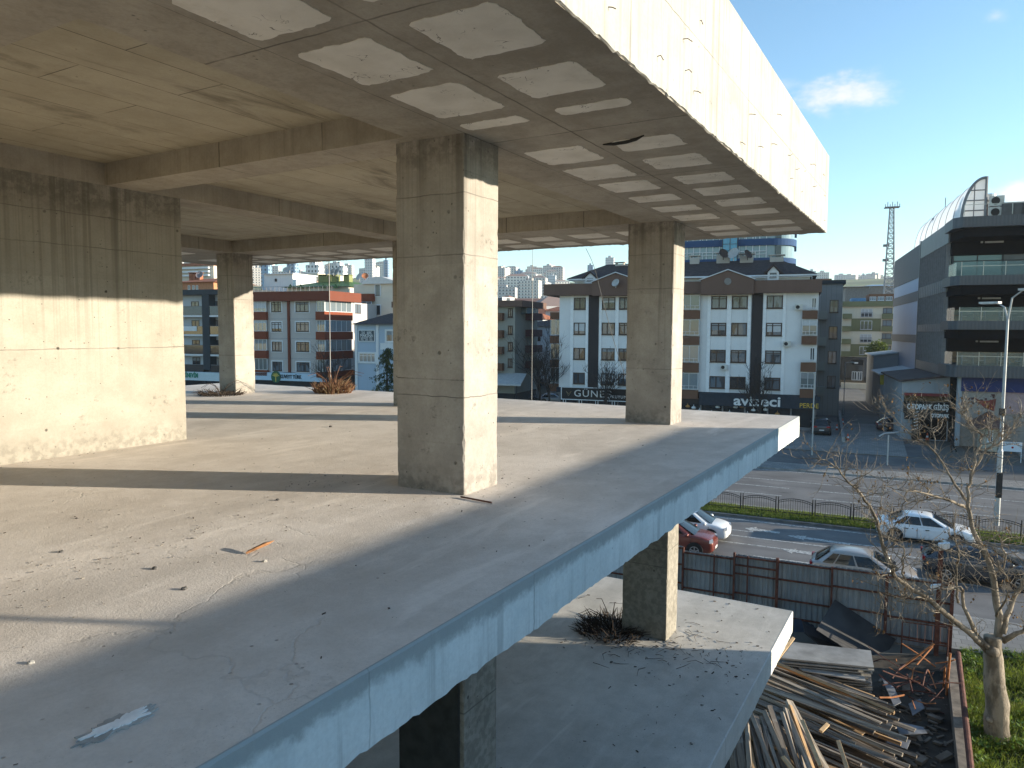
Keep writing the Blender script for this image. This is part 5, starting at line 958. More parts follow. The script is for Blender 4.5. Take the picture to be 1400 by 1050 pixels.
# ================================================================ vehicles
def paint(name, col, rough=.28, metal=0.):
    m = MT(name); d = m.mix(m.ramp(m.noise(2.5, 5), .45, .75, 0, .25), col, tuple(v * .7 + .03 for v in col)); return m.bsdf(d, rough, None, metal, .6, Coat_Weight=.6, Coat_Roughness=.08)
M_TYRE = plain('tyre_rubber', (.016, .016, .016), .85); M_RIM = plain('rim_alloy', (.35, .35, .36), .35, .1, metal=.7); M_CGLASS = glass('car_glass', (.008, .01, .012), (.014, .018, .02), .05, .6)
M_TAIL = plain('tail_lamp_red', (.28, .012, .015), .25); M_HEAD = plain('head_lamp_clear', (.5, .52, .55), .12, .05, spec=1.); M_TRIM = plain('black_trim', (.014, .014, .015), .55); M_PLATE = plain('number_plate', (.6, .6, .58), .5)
def car(name, label, pos, heading, pm, L=4.4, Wd=1.78, H=1.46, style='sedan', group=None, cat='car', detail=True):
    """x forward, y left. Lower body and cabin are lofted; glass, lamps, wheels, mirrors and plates are parts."""
    root = empty(name, pos, heading, label, cat, group); w = Wd / 2; hl = L / 2
    belt = {'sedan': .93, 'hatch': .92, 'suv': 1.05, 'pickup': 1.05}[style]
    st = {'sedan': dict(wb=-.06, ws=.32, xa=.31, xb=.055, xc=-.20, xd=-.41, hood=.93, tail=1.04, gnd=.17), 'hatch': dict(wb=0, ws=0, xa=.33, xb=.075, xc=-.29, xd=-.47, hood=.95, tail=1.0, gnd=.17),
          'suv': dict(wb=0, ws=0, xa=.31, xb=.075, xc=-.31, xd=-.475, hood=1.06, tail=1.1, gnd=.22), 'pickup': dict(wb=0, ws=0, xa=.22, xb=.1, xc=-.06, xd=-.1, hood=1.0, tail=1.0, gnd=.25)}[style]
    g = st['gnd']
    stations = [(-.5, .80, g + .22, st['tail'] - .22), (-.485, .91, g + .08, st['tail'] - .05), (-.42, .97, g, st['tail']), (-.30, 1., g, belt + .03), (-.1, 1., g, belt), (.12, 1., g, belt - .01), (.26, .99, g, st['hood'] + .03), (.38, .97, g, st['hood'] - .03), (.455, .90, g + .02, st['hood'] - .12), (.488, .80, g + .08, st['hood'] - .22), (.5, .70, g + .16, st['hood'] - .32)]
    mb = MB(); k = 0; rows = []
    for (x, ws, zb, zt) in stations:
        W_ = w * ws; zm = zb + (zt - zb) * .45
        half = [(0, zb), (W_ * .86, zb), (W_ * .985, zb + .08), (W_, zm), (W_ * .985, zt - .14), (W_ * .93, zt - .04), (W_ * .80, zt), (0, zt + .035)]
        ring = [(x * L, y, z) for y, z in half] + [(x * L, -y, z) for y, z in half[-2:0:-1]]; rows.append(ring)
    n = len(rows[0]); mb.add([p for r in rows for p in r], [(i * n + j, i * n + (j + 1) % n, (i + 1) * n + (j + 1) % n, (i + 1) * n + j) for i in range(len(rows) - 1) for j in range(n)] + [tuple(range(n))[::-1], tuple((len(rows) - 1) * n + j for j in range(n))])
    body = mb.build('body', pm, root, smooth=True); sub = body.modifiers.new('sub', 'SUBSURF'); sub.levels = sub.render_levels = 2 if detail else 1
    # cabin shell
    xa, xb, xc, xd = (st[q] * L for q in ('xa', 'xb', 'xc', 'xd')); zb_, zr = belt - .05, H
    def ring(t):                                   # t 0 belt .. 1 roof
        yy = w * (.95 - .17 * t - .08 * t * t); z = zb_ + (zr - .03 - zb_) * t; return [(xa + (xb - xa) * t, yy * .86, z), (xb + (xa - xb) * (1 - t) * .72, yy, z), ((xb + xc) / 2, yy * 1.015, z), (xc + (xd - xc) * (1 - t) * .72, yy, z), (xd + (xc - xd) * t, yy * .84, z)]
    lv = [0, .35, .7, .93]; cab = MB(); rs = []
    for t in lv:
        r = ring(t); rs.append(r + [(x, -y, z) for x, y, z in r[::-1]])
    top = [(xb - .14, w * .55, zr - .012), (xb - .3, w * .6, zr + .012), ((xb + xc) / 2, w * .62, zr + .05), (xc + .2, w * .6, zr + .0), (xc + .06, w * .53, zr - .03)]; rs.append(top + [(x, -y, z) for x, y, z in top[::-1]])
    m_ = len(rs[0]); cab.add([p for r in rs for p in r], [(i * m_ + j, i * m_ + (j + 1) % m_, (i + 1) * m_ + (j + 1) % m_, (i + 1) * m_ + j) for i in range(len(rs) - 1) for j in range(m_)])
    b0 = 4 * m_; cab.f += [(b0 + i, b0 + i + 1, b0 + 8 - i, b0 + 9 - i) for i in range(4)]
    cb = cab.build('cabin', pm, root, smooth=True); sub = cb.modifiers.new('sub', 'SUBSURF'); sub.levels = sub.render_levels = 1
    # glass, set a few mm proud of the shell
    def side_pt(x01, t, e=.02):
        r = ring(t); xs = [p[0] for p in r]; X = r[4][0] + (r[0][0] - r[4][0]) * x01; y = np.interp(X, [p[0] for p in r[::-1]], [p[1] for p in r[::-1]]); return X, y + e, r[0][2]
    def side_glass(x0, x1, y, t0=.16, t1=.86, lean0=0, lean1=0):
        mbg = MB(); P = []
        for t in (t0, (t0 + t1) / 2, t1):
            f = (t - t0) / (t1 - t0); P.append([(X, q * y, z) for X, q, z in [side_pt(x0 + (x1 - x0) * s_ + lean0 * (1 - s_) * f + lean1 * s_ * f, t) for s_ in (0, .33, .67, 1)]])
        mbg.add([p for r in P for p in r], [(i * 4 + j, i * 4 + j + 1, (i + 1) * 4 + j + 1, (i + 1) * 4 + j) for i in range(2) for j in range(3)]); mbg.build('side_window', M_CGLASS, root, fix=False)
    cuts = {'sedan': ((.10, .24), (.26, .52), (.545, .86)), 'hatch': ((.09, .23), (.25, .52), (.545, .87)), 'suv': ((.08, .24), (.26, .53), (.555, .87)), 'pickup': ((.2, .85),)}[style]
    for y in (-1, 1):
        for a, b in cuts: side_glass(a, b, y)
    def screen(front):
        q = 0 if front else 4; e = .012 if front else -.012; mbg = MB(); P = []
        for t in (.1, .5, .9):
            r = ring(t); X, Y, Z = r[q]; P.append([(X + e * 2 + (.05 if front else -.04) * (1 - s_ * s_), Y * s_ * .93, Z + .012) for s_ in (-1, -.5, 0, .5, 1)])
        mbg.add([p for r in P for p in r], [(i * 5 + j, i * 5 + j + 1, (i + 1) * 5 + j + 1, (i + 1) * 5 + j) for i in range(2) for j in range(4)]); mbg.build('windscreen' if front else 'rear_window', M_CGLASS, root, fix=False)
    screen(True); screen(False)
    wr = .35 if style in ('suv', 'pickup') else .325; wx = (L * .305, -L * .30)
    for x in wx:
        for y in (-1, 1):
            a = MB().lathe([(.01, -.06), (wr + .055, -.06), (wr + .055, .0), (.01, .0)], (x, y * (w - .06 + .052), wr + .02), 22, 'y').build('wheel_well_shade', M_TRIM, root)  # dark disc stands in for the shaded hollow of the wheel well
            c = (x, y * (w - .105), wr); whl = MB().lathe([(wr * .6, -.11), (wr * .93, -.115), (wr, -.07), (wr, .07), (wr * .93, .115), (wr * .6, .11)], (c[0], c[1] + y * .045, c[2]), 24, 'y').build('wheel', M_TYRE, root, smooth=False)
            rim = MB().lathe([(.02, 0), (wr * .64, 0), (wr * .66, y * .03), (wr * .6, y * .035), (wr * .55, y * .012), (.02, y * .012)], (c[0], c[1] + y * .135, c[2]), 20, 'y')
            for q in range(5): an = 2 * pi * q / 5 + .3; rim.beam((c[0], c[1] + y * .155, c[2]), (c[0] + cos(an) * wr * .6, c[1] + y * .155, c[2] + sin(an) * wr * .6), .02, .06)
            rim.build('rim', M_RIM, whl)
    zt, zh = st['tail'], st['hood']
    for y in (-1, 1):
        MB().obox((-hl * .972, y * w * .72, zt - .17), (.05, y * .03, 0), (-.03 * y * 0, w * .18, 0), (0, 0, .085)).build('tail_lamp', M_TAIL, root)
        MB().obox((hl * .935, y * w * .66, zh - .22), (.085, y * -.05, 0), (-.05, w * .2 * 1, 0), (0, 0, .06)).build('headlight', M_HEAD, root)
        mr = MB().lathe([(.01, -.1), (.075, -.07), (.095, 0), (.075, .07), (.01, .1)], (xa - .28 * (xa - xb) - .1, y * (w + .09), belt + .06), 10, 'y'); mr.build('mirror', pm, root, smooth=True)
    if detail:
        MB().box(hl * .985, -.24, g + .18, hl * 1.0 + .012, .24, g + .29).build('number_plate', M_PLATE, root); MB().box(-hl - .012, -.24, g + .32, -hl + .03, .24, g + .43).build('number_plate', M_PLATE, root)
        gr = MB(); [gr.box(hl * .965, -w * .55, g + .36 + q * .055, hl * .99, w * .55, g + .39 + q * .055) for q in range(3)]; gr.box(hl * .97, -w * .6, g + .06, hl * .985, w * .6, g + .17); gr.build('grille', M_TRIM, root)
        for y in (-1, 1):
            for x in (xa - .22, (xb + xc) / 2 - .03, xc - .02): MB().box(x - .007, y * (w - .012), g + .14, x + .007, y * (w + .004), belt - .1).build('door_seam', M_TRIM, root)
            MB().box(-L * .2, y * (w - .02), g + .02, L * .2, y * (w + .004), g + .09).build('sill', M_TRIM, root)
            for x in (.02 * L, -.19 * L): MB().box(x - .09, y * (w - .03), belt - .19, x + .09, y * (w + .022), belt - .155).build('door_handle', M_TRIM, root)
    return root
def on_road(px, py, z=0): p = on_z(px, py, z); return (p.x, p.y, z)
HEAD = R_ROT
def put(name, label, front=None, centre=None, side=0., **k):
    L = k.get('L', 4.4)
    if front: p = Vector(on_road(*front)) - RVEC * L / 2 + RNRM * side
    else: p = Vector(on_road(*centre)) + RNRM * side
    return car(name, label, p, HEAD, **k)
put('parked_car', 'white hatchback with black roof glass waiting in the lane, nose beside the lower concrete column', front=(994, 744), side=.75, pm=paint('white_paint', (.72, .73, .74)), style='hatch', L=4.25, H=1.5)
put('parked_car', 'metallic rust red crossover, only its bonnet showing past the lower concrete column', front=(975, 765), side=.7, pm=paint('rust_red_paint', (.17, .035, .022), .25, .3), style='suv', L=4.4, H=1.6)
put('moving_car', 'white saloon car driving beside the median railing', centre=(1264, 744), side=.8, pm=paint('white_paint2', (.74, .76, .78)), style='sedan', L=4.55, Wd=1.82, H=1.46)
put('moving_car', 'dark grey estate crossover behind the bare tree branches', centre=(1342, 802), side=.85, pm=paint('dark_grey_paint', (.05, .056, .065), .25, .4), style='suv', L=4.55, Wd=1.85, H=1.58)
put('parked_car', 'silver beige hatchback parked just behind the corrugated site fence', centre=(1178, 806), side=.85, pm=paint('silver_beige_paint', (.42, .37, .33), .3, .5), style='hatch', L=4.2, H=1.47)
away = S_ROT + pi / 2
p = on_road(1123, 597); car('parked_car', 'dark people carrier parked in front of the curtain shop by the side street', Vector(p) + NVEC * 2.0 + Vector((0, 0, .1)), away, paint('graphite_paint', (.035, .038, .042), .3, .3), 4.3, 1.8, 1.72, 'suv', detail=True)
p = on_road(1200, 554); car('parked_car', 'white pickup parked in shade along the side street', Vector(p) + NVEC * 1, away, paint('white_paint3', (.6, .6, .6)), 4.6, 1.75, 1.65, 'pickup', detail=False)
p = on_road(1232, 592); car('parked_car', 'maroon car parked beside the car park entrance', Vector(p) + NVEC * 1.2 + SVEC * -.3, S_ROT, paint('maroon_paint', (.05, .015, .018)), 4.2, 1.75, 1.5, 'hatch', detail=False)
for i, (px, py, col, lab) in enumerate(((698, 551, (.5, .52, .55), 'pale car parked under the shop canopy beside the lane'), (716, 545, (.10, .14, .2), 'navy car parked in the lane left of the bare street tree'), (729, 541, (.62, .64, .66), 'white car parked in the lane behind the hanging wire'), (756, 551, (.45, .47, .5), 'silver car parked at the corner of the gabled white block'))):
    p = on_road(px, py, .1); car('parked_car', lab, p, S_ROT + (.2 if i % 2 else pi / 2 + .1), paint('lane_paint_%s' % 'abcd'[i], col), 4.2, 1.72, 1.45, ('hatch', 'sedan', 'suv', 'hatch')[i], detail=False)
# ================================================================ lamps, signs, small street things
M_STEEL = plain('galvanised_pole', (.38, .39, .39), .5, .12, 1.5, metal=.3)
def lamp_head(mb, c, d, l=.75, w=.28):
    c, d = Vector(c), Vector(d).normalized(); q = Vector((-d.y, d.x, 0)); mb.obox(c + d * l / 2, d * l / 2, q * w / 2, Vector((0, 0, .055))); mb.obox(c + d * l * .55 + Vector((0, 0, -.06)), d * l * .36, q * w * .42, Vector((0, 0, .02)))
base = RD(*grd(1362, 721), .12); sN = base.dot(RNRM); hgt = at_Y(1376, 398, base.y).z
lo = empty('street_lamp', base, S_ROT, 'tall grey double headed street lamp standing on the grass median', 'street lamp')
MB().tube([(0, 0, 0), (0, 0, 4.2)], [.15, .135], 12).build('pole', M_STEEL, lo); MB().tube([(0, 0, 4.2), (0, 0, 4.3), (.02, 0, hgt - 1.6)], [.135, .1, .06], 12).build('upper_pole', M_STEEL, lo)
mb = MB().tube([(.02, 0, hgt - 1.7), (.15, -.1, hgt - .5), (.55, -.5, hgt - .08)], [.055, .045, .04], 8); mb.tube([(.02, 0, hgt - 1.7), (-.12, .15, hgt - 1.0), (-.4, .5, hgt - .75)], [.05, .045, .04], 8); mb.build('arm', M_STEEL, lo)
mb = MB(); lamp_head(mb, (.4, -.4, hgt - .06), (.75, -.6, 0), 1.05, .36); lamp_head(mb, (-.3, .4, hgt - .72), (-.7, .6, 0), 1.05, .36); mb.build('lamp_head', plain('lamp_head_grey', (.45, .46, .46), .4), lo)
MB().box(-.14, -.2, 1.6, .14, -.1, 3.0).build('junction_box', M_IRON, lo); MB().tube([(0, 0, 6.2), (0, 0, 6.6)], .17, 10).build('clamp', M_IRON, lo)
def slim_lamp(px, pyb, pyt, label, mat, heads, z=0., r=.07, group=None):
    b = Vector(on_road(px, pyb, z)); h = at_Y(px, pyt, b.y).z - z; o = empty('street_lamp', b, S_ROT, label, 'street lamp', group); MB().tube([(0, 0, 0), (0, 0, h)], [r, r * .7], 8).build('pole', mat, o)
    mb = MB()
    for a in heads: mb.tube([(0, 0, h - .05), (cos(a) * .6, sin(a) * .6, h + .1)], .035, 6); lamp_head(mb, (cos(a) * .55, sin(a) * .55, h + .1), (cos(a), sin(a), 0), .55, .24)
    mb.build('lamp_head', mat, o); return o
M_POLEW = plain('white_pole', (.62, .64, .66), .5, .05)
slim_lamp(1353, 606, 543, 'white park lamp with three heads beside the guard kiosk', M_POLEW, (0, 2.1, 4.2), .1)
slim_lamp(1110, 622, 511, 'thin grey lamp pole in front of the curtain shop', M_STEEL, (-1.6,), .02)
slim_lamp(1153, 566, 496, 'slender street lamp leaning over the side street kerb', M_STEEL, (.1,), .02, .06)
slim_lamp(1188, 533, 480, 'white pole by the sheds in the side street', M_POLEW, (3.0,), .02, .09)
b = Vector(on_road(1213, 636)); o = empty('street_sign', b, S_ROT, 'short grey post with small cranked arms on the kerb across the road', 'sign post'); MB().tube([(0, 0, 0), (0, 0, 2.5)], .06, 8).build('post', M_STEEL, o); MB().tube([(-.7, 0, 2.35), (-.3, 0, 2.62), (.3, 0, 2.7), (.75, 0, 2.75)], .07, 6).build('arm', M_STEEL, o)
def board(name, label, px, py, w, h, zb, mats, cat='sign'):
    b = Vector(on_road(px, py, .1)); o = empty(name, b, S_ROT, label, cat); MB().box(-w / 2, -.04, zb, w / 2, .03, zb + h).build('panel', mats, o)
    for x in (-w / 2, w / 2 - .05): MB().box(x, -.02, 0, x + .05, .028, zb - .002).build('leg', M_POLEW, o)
    return o
o = board('notice_board', 'small white notice board on two legs in front of the guard kiosk', 1383, 632, 1.35, .8, .9, plain('notice_white', (.6, .66, .72), .5, .04))
lettering('OTOPARK', o, plain('navy_letters', (.02, .035, .05)), .2, (0, -.045, 1.55), FRONT, .004, width=.9); MB().lathe([(.005, 0), (.09, 0), (.09, .006), (.005, .006)], (0, -.05, 1.25), 12, 'y').build('emblem', M_TAIL, o)
o = board('white_booth', 'white rectangular booth panel with a dark opening beside the tall lamp', 1381, 607, 1.5, 1.9, .12, plain('booth_white', (.5, .58, .64), .5, .05), 'booth'); MB().box(-.5, -.06, .7, .1, -.041, 1.6).build('opening', M_DARKGL, o)
def cone(px, py, label, h=.75):
    b = Vector(on_road(px, py, .02)); o = empty('traffic_cone', b, S_ROT, label, 'traffic cone', None); MB().box(-.2, -.2, 0, .2, .2, .04).build('base', M_TRIM, o); MB().lathe([(.15, .04), (.04, h), (.01, h)], (0, 0, 0), 14).build('cone', plain('cone_orange', (.55, .09, .03), .5), o); MB().lathe([(.116, .3), (.09, .48)], (0, 0, 0), 14).build('stripe', M_POLEW, o)
cone(1267.5, 602, 'orange and white cone left in the car park gateway'); cone(1285.5, 602, 'orange and white cone on the gateway side nearest the pedestrian'); cone(1152, 581, 'orange cone far up the side street kerb'); cone(1159, 603, 'orange cone at the mouth of the side street'); cone(1144, 589, 'dark red cone behind the parked people carrier')
# low kerb wall along the side street
a, b = Vector(on_road(1147, 567, 0)), Vector(on_road(1153, 606, 0)); o = MB().beam((a.x, a.y, .3), (b.x, b.y, .3), .3, .6).build('low_wall', M_KERB); tag(o, 'low concrete kerb wall edging the side street by the curtain shop', 'wall')
# ---------------------------------------------------------------- the pedestrian
def skin_body(name, joints, edges, radii, mat, parent, lv=2):
    me = bpy.data.meshes.new(name); me.from_pydata(joints, edges, []); o = link(name, me, mat, parent); sk = o.modifiers.new('skin', 'SKIN'); sk.use_smooth_shade = True
    for i, r in enumerate(radii): o.data.skin_vertices[0].data[i].radius = (r, r); o.data.skin_vertices[0].data[i].use_root = (i == 0)
    s = o.modifiers.new('sub', 'SUBSURF'); s.levels = s.render_levels = lv; return o
pb = Vector(on_road(1302, 619, .1)); pe = empty('person', pb, S_ROT + pi * .95, 'person in dark clothes walking across the forecourt of the car park entrance', 'person')
J = [(0, 0, .95), (0, .0, 1.18), (0, .0, 1.4), (0, .02, 1.5), (0, .03, 1.58), (0, .04, 1.7), (.0, .1, .92), (.16, .11, .52), (.02, .12, .1), (.14, .13, .05), (.0, -.1, .92), (-.1, -.1, .5), (-.34, -.11, .13), (-.22, -.12, .05), (0, .2, 1.42), (-.1, .25, 1.15), (.02, .26, .93), (.06, .26, .84), (0, -.2, 1.42), (.1, -.25, 1.15), (.26, -.25, .98), (.33, -.25, .92)]
E_ = [(0, 1), (1, 2), (2, 3), (3, 4), (4, 5), (0, 6), (6, 7), (7, 8), (8, 9), (0, 10), (10, 11), (11, 12), (12, 13), (2, 14), (14, 15), (15, 16), (16, 17), (2, 18), (18, 19), (19, 20), (20, 21)]
Rr = [.15, .14, .16, .06, .085, .085, .1, .07, .05, .045, .1, .07, .05, .045, .07, .05, .04, .035, .07, .05, .04, .035]
skin_body('body', J, E_, Rr, plain('dark_clothes', (.015, .016, .02), .85), pe); MB().lathe([(.02, -.12), (.075, -.08), (.095, 0), (.085, .07), (.03, .115)], (0.02, .035, 1.65), 12).build('face', plain('skin_tone', (.35, .2, .14), .6), pe, smooth=True); MB().lathe([(.08, -.03), (.108, .03), (.09, .1), (.02, .13)], (-.02, .035, 1.66), 12).build('hair', M_TRIM, pe, smooth=True)
# ================================================================ the site yard: fence, timber, scrap, tree
fb = RD(*grd(1303, 893), 0); RF = fb.dot(RNRM); SF = fb.dot(RVEC)
def on_r(px, py, r): q = Vector(_w(px, py)); q = q * (r / q.dot(RNRM)); return q.dot(RVEC), q.z + CAMZ
ZFN = on_r(1215, 786, RF)[1]
M_CORR = MT('corrugated_sheet'); _x = M_CORR.xyz(); _r = M_CORR.noise(1., 5, .6, M_CORR.map((2.5, 1, .4))); M_CORR = M_CORR.bsdf(M_CORR.mix(M_CORR.ramp(_r, .52, .72, 0, .5), M_CORR.mix(M_CORR.ramp(M_CORR.noise(.9, 4), .35, .65), (.2, .24, .28), (.28, .32, .36)), (.13, .125, .12)), .5, None, .35)
M_RUST = plain('rust_red_steel', (.095, .038, .028), .8, .35, 5, bump=.2); M_RUSTO = plain('orange_rust', (.33, .13, .05), .85, .3, 6)
ffo = RVEC * SF + RNRM * RF; ff = empty('site_fence', ffo, R_ROT, 'corrugated sheet hoarding on red brown steel posts between the yard and the road', 'fence')
pxs = [700, 760, 820, 880, 934, 1004, 1063, 1138, 1213, 1303]
xs = [on_r(p, 758 + (p - 933) * .1, RF)[0] - SF for p in pxs]
def corr(x0, x1, z0, z1, y):
    mb = MB(); pitch = .19; pts = []; x = x0
    while x < x1 - 1e-6:
        for d, o in ((0, 0), (.07, 0), (.095, .032), (.165, .032)): 
            if x + d < x1: pts.append((x + d, y + o))
        x += pitch
    pts.append((x1, y)); n = len(pts); mb.add([(a, b, z0) for a, b in pts] + [(a, b, z1) for a, b in pts] + [(a, b + .004, z0) for a, b in pts] + [(a, b + .004, z1) for a, b in pts], [(i, i + 1, n + i + 1, n + i) for i in range(n - 1)] + [(2 * n + i + 1, 2 * n + i, 3 * n + i, 3 * n + i + 1) for i in range(n - 1)] + [(n + i, n + i + 1, 3 * n + i + 1, 3 * n + i) for i in range(n - 1)]); return mb
rnd = random.Random(31)
for i in range(len(xs) - 1):
    x0, x1 = xs[i], xs[i + 1]; zt = ZFN + rnd.uniform(-.02, .05) - (.12 if i == 4 else 0)
    corr(x0 + .005, x1 - .005, .02, zt, .06 + (.05 if i == 5 else 0)).build('sheet', M_CORR, ff, fix=False)
    for z in ((zt - .1, zt - .75, zt - 1.5, .25) if i != 5 else (zt - .1, zt - .42, zt - .75, zt - 1.5)): MB().box(x0 + .03, .0, z, x1 - .03, .045, z + .06).build('rail', M_RUST, ff)
    if i in (3, 4, 5): xm = x0 + (x1 - x0) * (.6 if i != 5 else .3); MB().box(xm, -.01, .02, xm + .05, .05, zt).build('stud', M_RUST, ff)
for i, x in enumerate(xs):
    w_ = .1 if i in (6, 8, 9) else .07; MB().box(x - w_ / 2, -.06, 0, x + w_ / 2, .043, ZFN + (.08 if i in (5, 6) else .02)).build('post', M_RUST, ff)
# lamp post of the site, taller than the hoarding
p = RD(*grd(1279, 893), 0) - RNRM * .15; zt = at_Y(1288, 748, p.y).z; lp = empty('site_floodlight', p, R_ROT, 'rust red steel post with a small white floodlight above the hoarding', 'floodlight'); MB().box(-.07, -.07, 0, .07, .07, zt).build('post', M_RUST, lp); mb = MB().obox((.08, -.05, zt + .06), (.16, 0, .03), (0, .1, 0), (0, 0, .1)); mb.build('lamp', M_POLEW, lp); MB().obox((-.12, -.1, zt - 1.35), (.14, 0, .05), (0, .08, 0), (.02, 0, .09)).build('lamp', M_POLEW, lp)
# boundary wall with a steel pipe lying along it
wa, wb = Vector(on_z(1300, 905, .3)), Vector(on_z(1320, 1075, .3)); o = MB().beam((wa.x, wa.y, .05), (wb.x, wb.y, .05), .24, .8).build('boundary_wall', plain('block_wall', (.2, .17, .14), .9, .35, 3, bump=.5)); tag(o, 'low rough block wall between the timber yard and the grass', 'wall')
pa, pb_ = Vector(on_z(1310, 893, .75)), Vector(on_z(1331, 1085, .6)); o = MB().tube([pa, (pa + pb_) / 2 + Vector((0, 0, .02)), pb_], .075, 10).build('steel_pipe', M_RUST); tag(o, 'long rusty steel pipe lying along the low boundary wall', 'pipe')
# yard floor litter
tag(MB().prism([(p_[0], p_[1]) for p_ in (on_z(880, 905, .0), on_z(1302, 893, 0), on_z(1322, 1080, 0), on_z(900, 1200, 0))][::-1], -.2, -.02).build('yard', plain('dark_yard_soil', (.055, .047, .038), .95, .5, 1.2, bump=.6)), 'dark littered soil of the yard', 'ground', kind='structure')
M_WOOD = MT('weathered_timber'); inf = M_WOOD.n('ShaderNodeObjectInfo').outputs['Random']; gr = M_WOOD.noise(1., 5, .65, M_WOOD.map((.8, 14, 14))); c = M_WOOD.mix(inf, (.16, .13, .105), (.36, .31, .25)); c = M_WOOD.mix(M_WOOD.ramp(M_WOOD.math('FRACT', M_WOOD.math('MULTIPLY', inf, 7.3)), .8, .84), c, (.42, .27, .14)); c = M_WOOD.mix(M_WOOD.ramp(gr, .42, .66, 0, .75), c, (.06, .05, .042)); c = M_WOOD.mix(M_WOOD.ramp(M_WOOD.noise(2.2, 4), .55, .7, 0, .4), c, (.33, .31, .29)); M_WOOD = M_WOOD.bsdf(c, .85, M_WOOD.bump(gr, .5, .01), 0, .2)
M_PALEWOOD = plain('pale_sawn_timber', (.5, .35, .2), .8, .2, 5); M_PLY = plain('grey_plywood', (.26, .25, .235), .8, .25, 1.6, bump=.2); M_FILM = plain('dark_film_ply', (.028, .028, .03), .5, .4, 1.4)
def plank(a, b, w, h, mat, label, group, roll=0., name='plank'):
    a, b = Vector(a), Vector(b); d = b - a; L = d.length; d /= L; q = d.to_track_quat('X', 'Z').to_matrix().to_4x4() @ Matrix.Rotation(roll, 4, 'X')
    rn = random.Random(int(L * 1e5) % 9999); mb = MB().box(-L / 2, -w / 2, -h / 2, L / 2, w / 2, h / 2); o = mb.build(name, mat); o.matrix_world = Matrix.Translation((a + b) / 2) @ q; bv = o.modifiers.new('bevel', 'BEVEL'); bv.width = .004; bv.segments = 1; return tag(o, label, 'plank', group)
rnd = random.Random(17)
A0, A1 = on_z(1052, 896, .75), on_z(1212, 953, .75); B0, B1 = on_z(1008, 985, 1.0), on_z(1228, 1085, .9)
LB1 = 'weathered grey brown plank in the wide timber pile between the hoarding and the lower slab'
for i in range(111):                                # long planks, roughly parallel, heaped in layers
    t = (i % 37) / 36; lay = i // 37; a = A0.lerp(B0, t) + Vector((rnd.gauss(0, .12), rnd.gauss(0, .08), 0)); b = A1.lerp(B1, t) + Vector((rnd.gauss(0, .28), rnd.gauss(0, .1), 0))
    bulge = .30 * sin(pi * min(1, t * 1.1)) + .02 * lay; zz = .16 + .24 * lay + bulge + rnd.uniform(-.09, .1); w_, h_ = rnd.choice(((.1, .05), (.1, .05), (.09, .09), (.15, .03), (.2, .025), (.12, .04)))
    a.z, b.z = zz + rnd.uniform(-.05, .08), zz - .1 + rnd.uniform(-.12, .08); L_ = rnd.uniform(.72, 1.06); plank(b + (a - b) * min(1., L_ + .15), b + (a - b) * (1. - L_) * .5, w_, h_, M_WOOD, LB1, 'planks in the wide timber pile', rnd.uniform(-.5, .5))
LB2 = 'long grey plank in the steep pile fanning out against the lower slab edge'
P0, P1 = on_z(1000, 1000, 1.0), on_z(1082, 952, 1.15); Q0, Q1 = on_z(1010, 1110, .9), on_z(1150, 1075, 1.0)
for i in range(46):
    t = (i % 23) / 22; lay = i // 23; a = P0.lerp(P1, t) + Vector((rnd.gauss(0, .1), rnd.gauss(0, .18), 0)); b = Q0.lerp(Q1, t) + Vector((rnd.gauss(0, .1), rnd.gauss(0, .2), 0)); zz = .55 + .34 * lay + rnd.uniform(-.08, .12); a.z, b.z = zz + .15 + rnd.uniform(-.06, .1), zz + rnd.uniform(-.1, .05)
    w_, h_ = rnd.choice(((.1, .05), (.12, .04), (.09, .09), (.18, .03), (.06, .05))); plank(a, b, w_, h_, M_WOOD, LB2, 'planks in the steep pile', rnd.uniform(-.6, .6))
for k, (x0, y0, x1, y1, z0, z1, lab) in enumerate(((1050, 918, 1085, 872, 1.25, 1.7, 'pale batten leaning on the plywood stack'), (1097, 985, 1122, 1048, 1.5, 1.3, 'short pale batten on top of the steep plank pile'), (1146, 1013, 1166, 1075, 1.35, 1.2, 'pale cut batten between the two plank piles'), (1122, 1000, 1132, 990, 1.45, 1.5, 'stubby pale offcut lying on the planks'), (1070, 1035, 1092, 1062, 1.4, 1.35, 'honey coloured batten low in the steep pile'))):
    a, b = on_z(x0, y0, z0), on_z(x1, y1, z1); plank(a, b, .09, .05, M_PALEWOOD, lab, None, .3, 'batten')
# plywood stack
def sheet4(name, pts, th, mat, label, cat, group=None):
    P = [Vector(p) for p in pts]; nrm = (P[1] - P[0]).cross(P[3] - P[0]).normalized(); nrm = nrm if nrm.z >= 0 else -nrm
    mb = MB().add([tuple(p) for p in P] + [tuple(p - nrm * th) for p in P], [(0, 1, 2, 3), (7, 6, 5, 4), (0, 4, 5, 1), (1, 5, 6, 2), (2, 6, 7, 3), (3, 7, 4, 0)]); return tag(mb.build(name, mat), label, cat, group)
for k in range(9):
    z = 1.05 - k * .1; dx, dy = rnd.uniform(-.07, .07), rnd.uniform(-.06, .06); c4 = [on_z(*q, 1.05) for q in ((1082, 877), (1188, 889), (1192, 911), (1066, 899))]
    sheet4('plywood_sheet', [(q.x + dx, q.y + dy, z + rnd.uniform(-.015, .015)) for q in c4], rnd.uniform(.03, .06), M_PLY, 'grey plywood sheet in the square stack behind the planks', 'plywood', 'plywood sheets in the stack')
sheet4('plywood_sheet', [on_z(1084, 906, .8), on_z(1178, 917, .75), on_z(1184, 931, .75), on_z(1098, 917, .8)], .03, M_PLY, 'narrow pale plywood strip lying in front of the square stack', 'plywood')
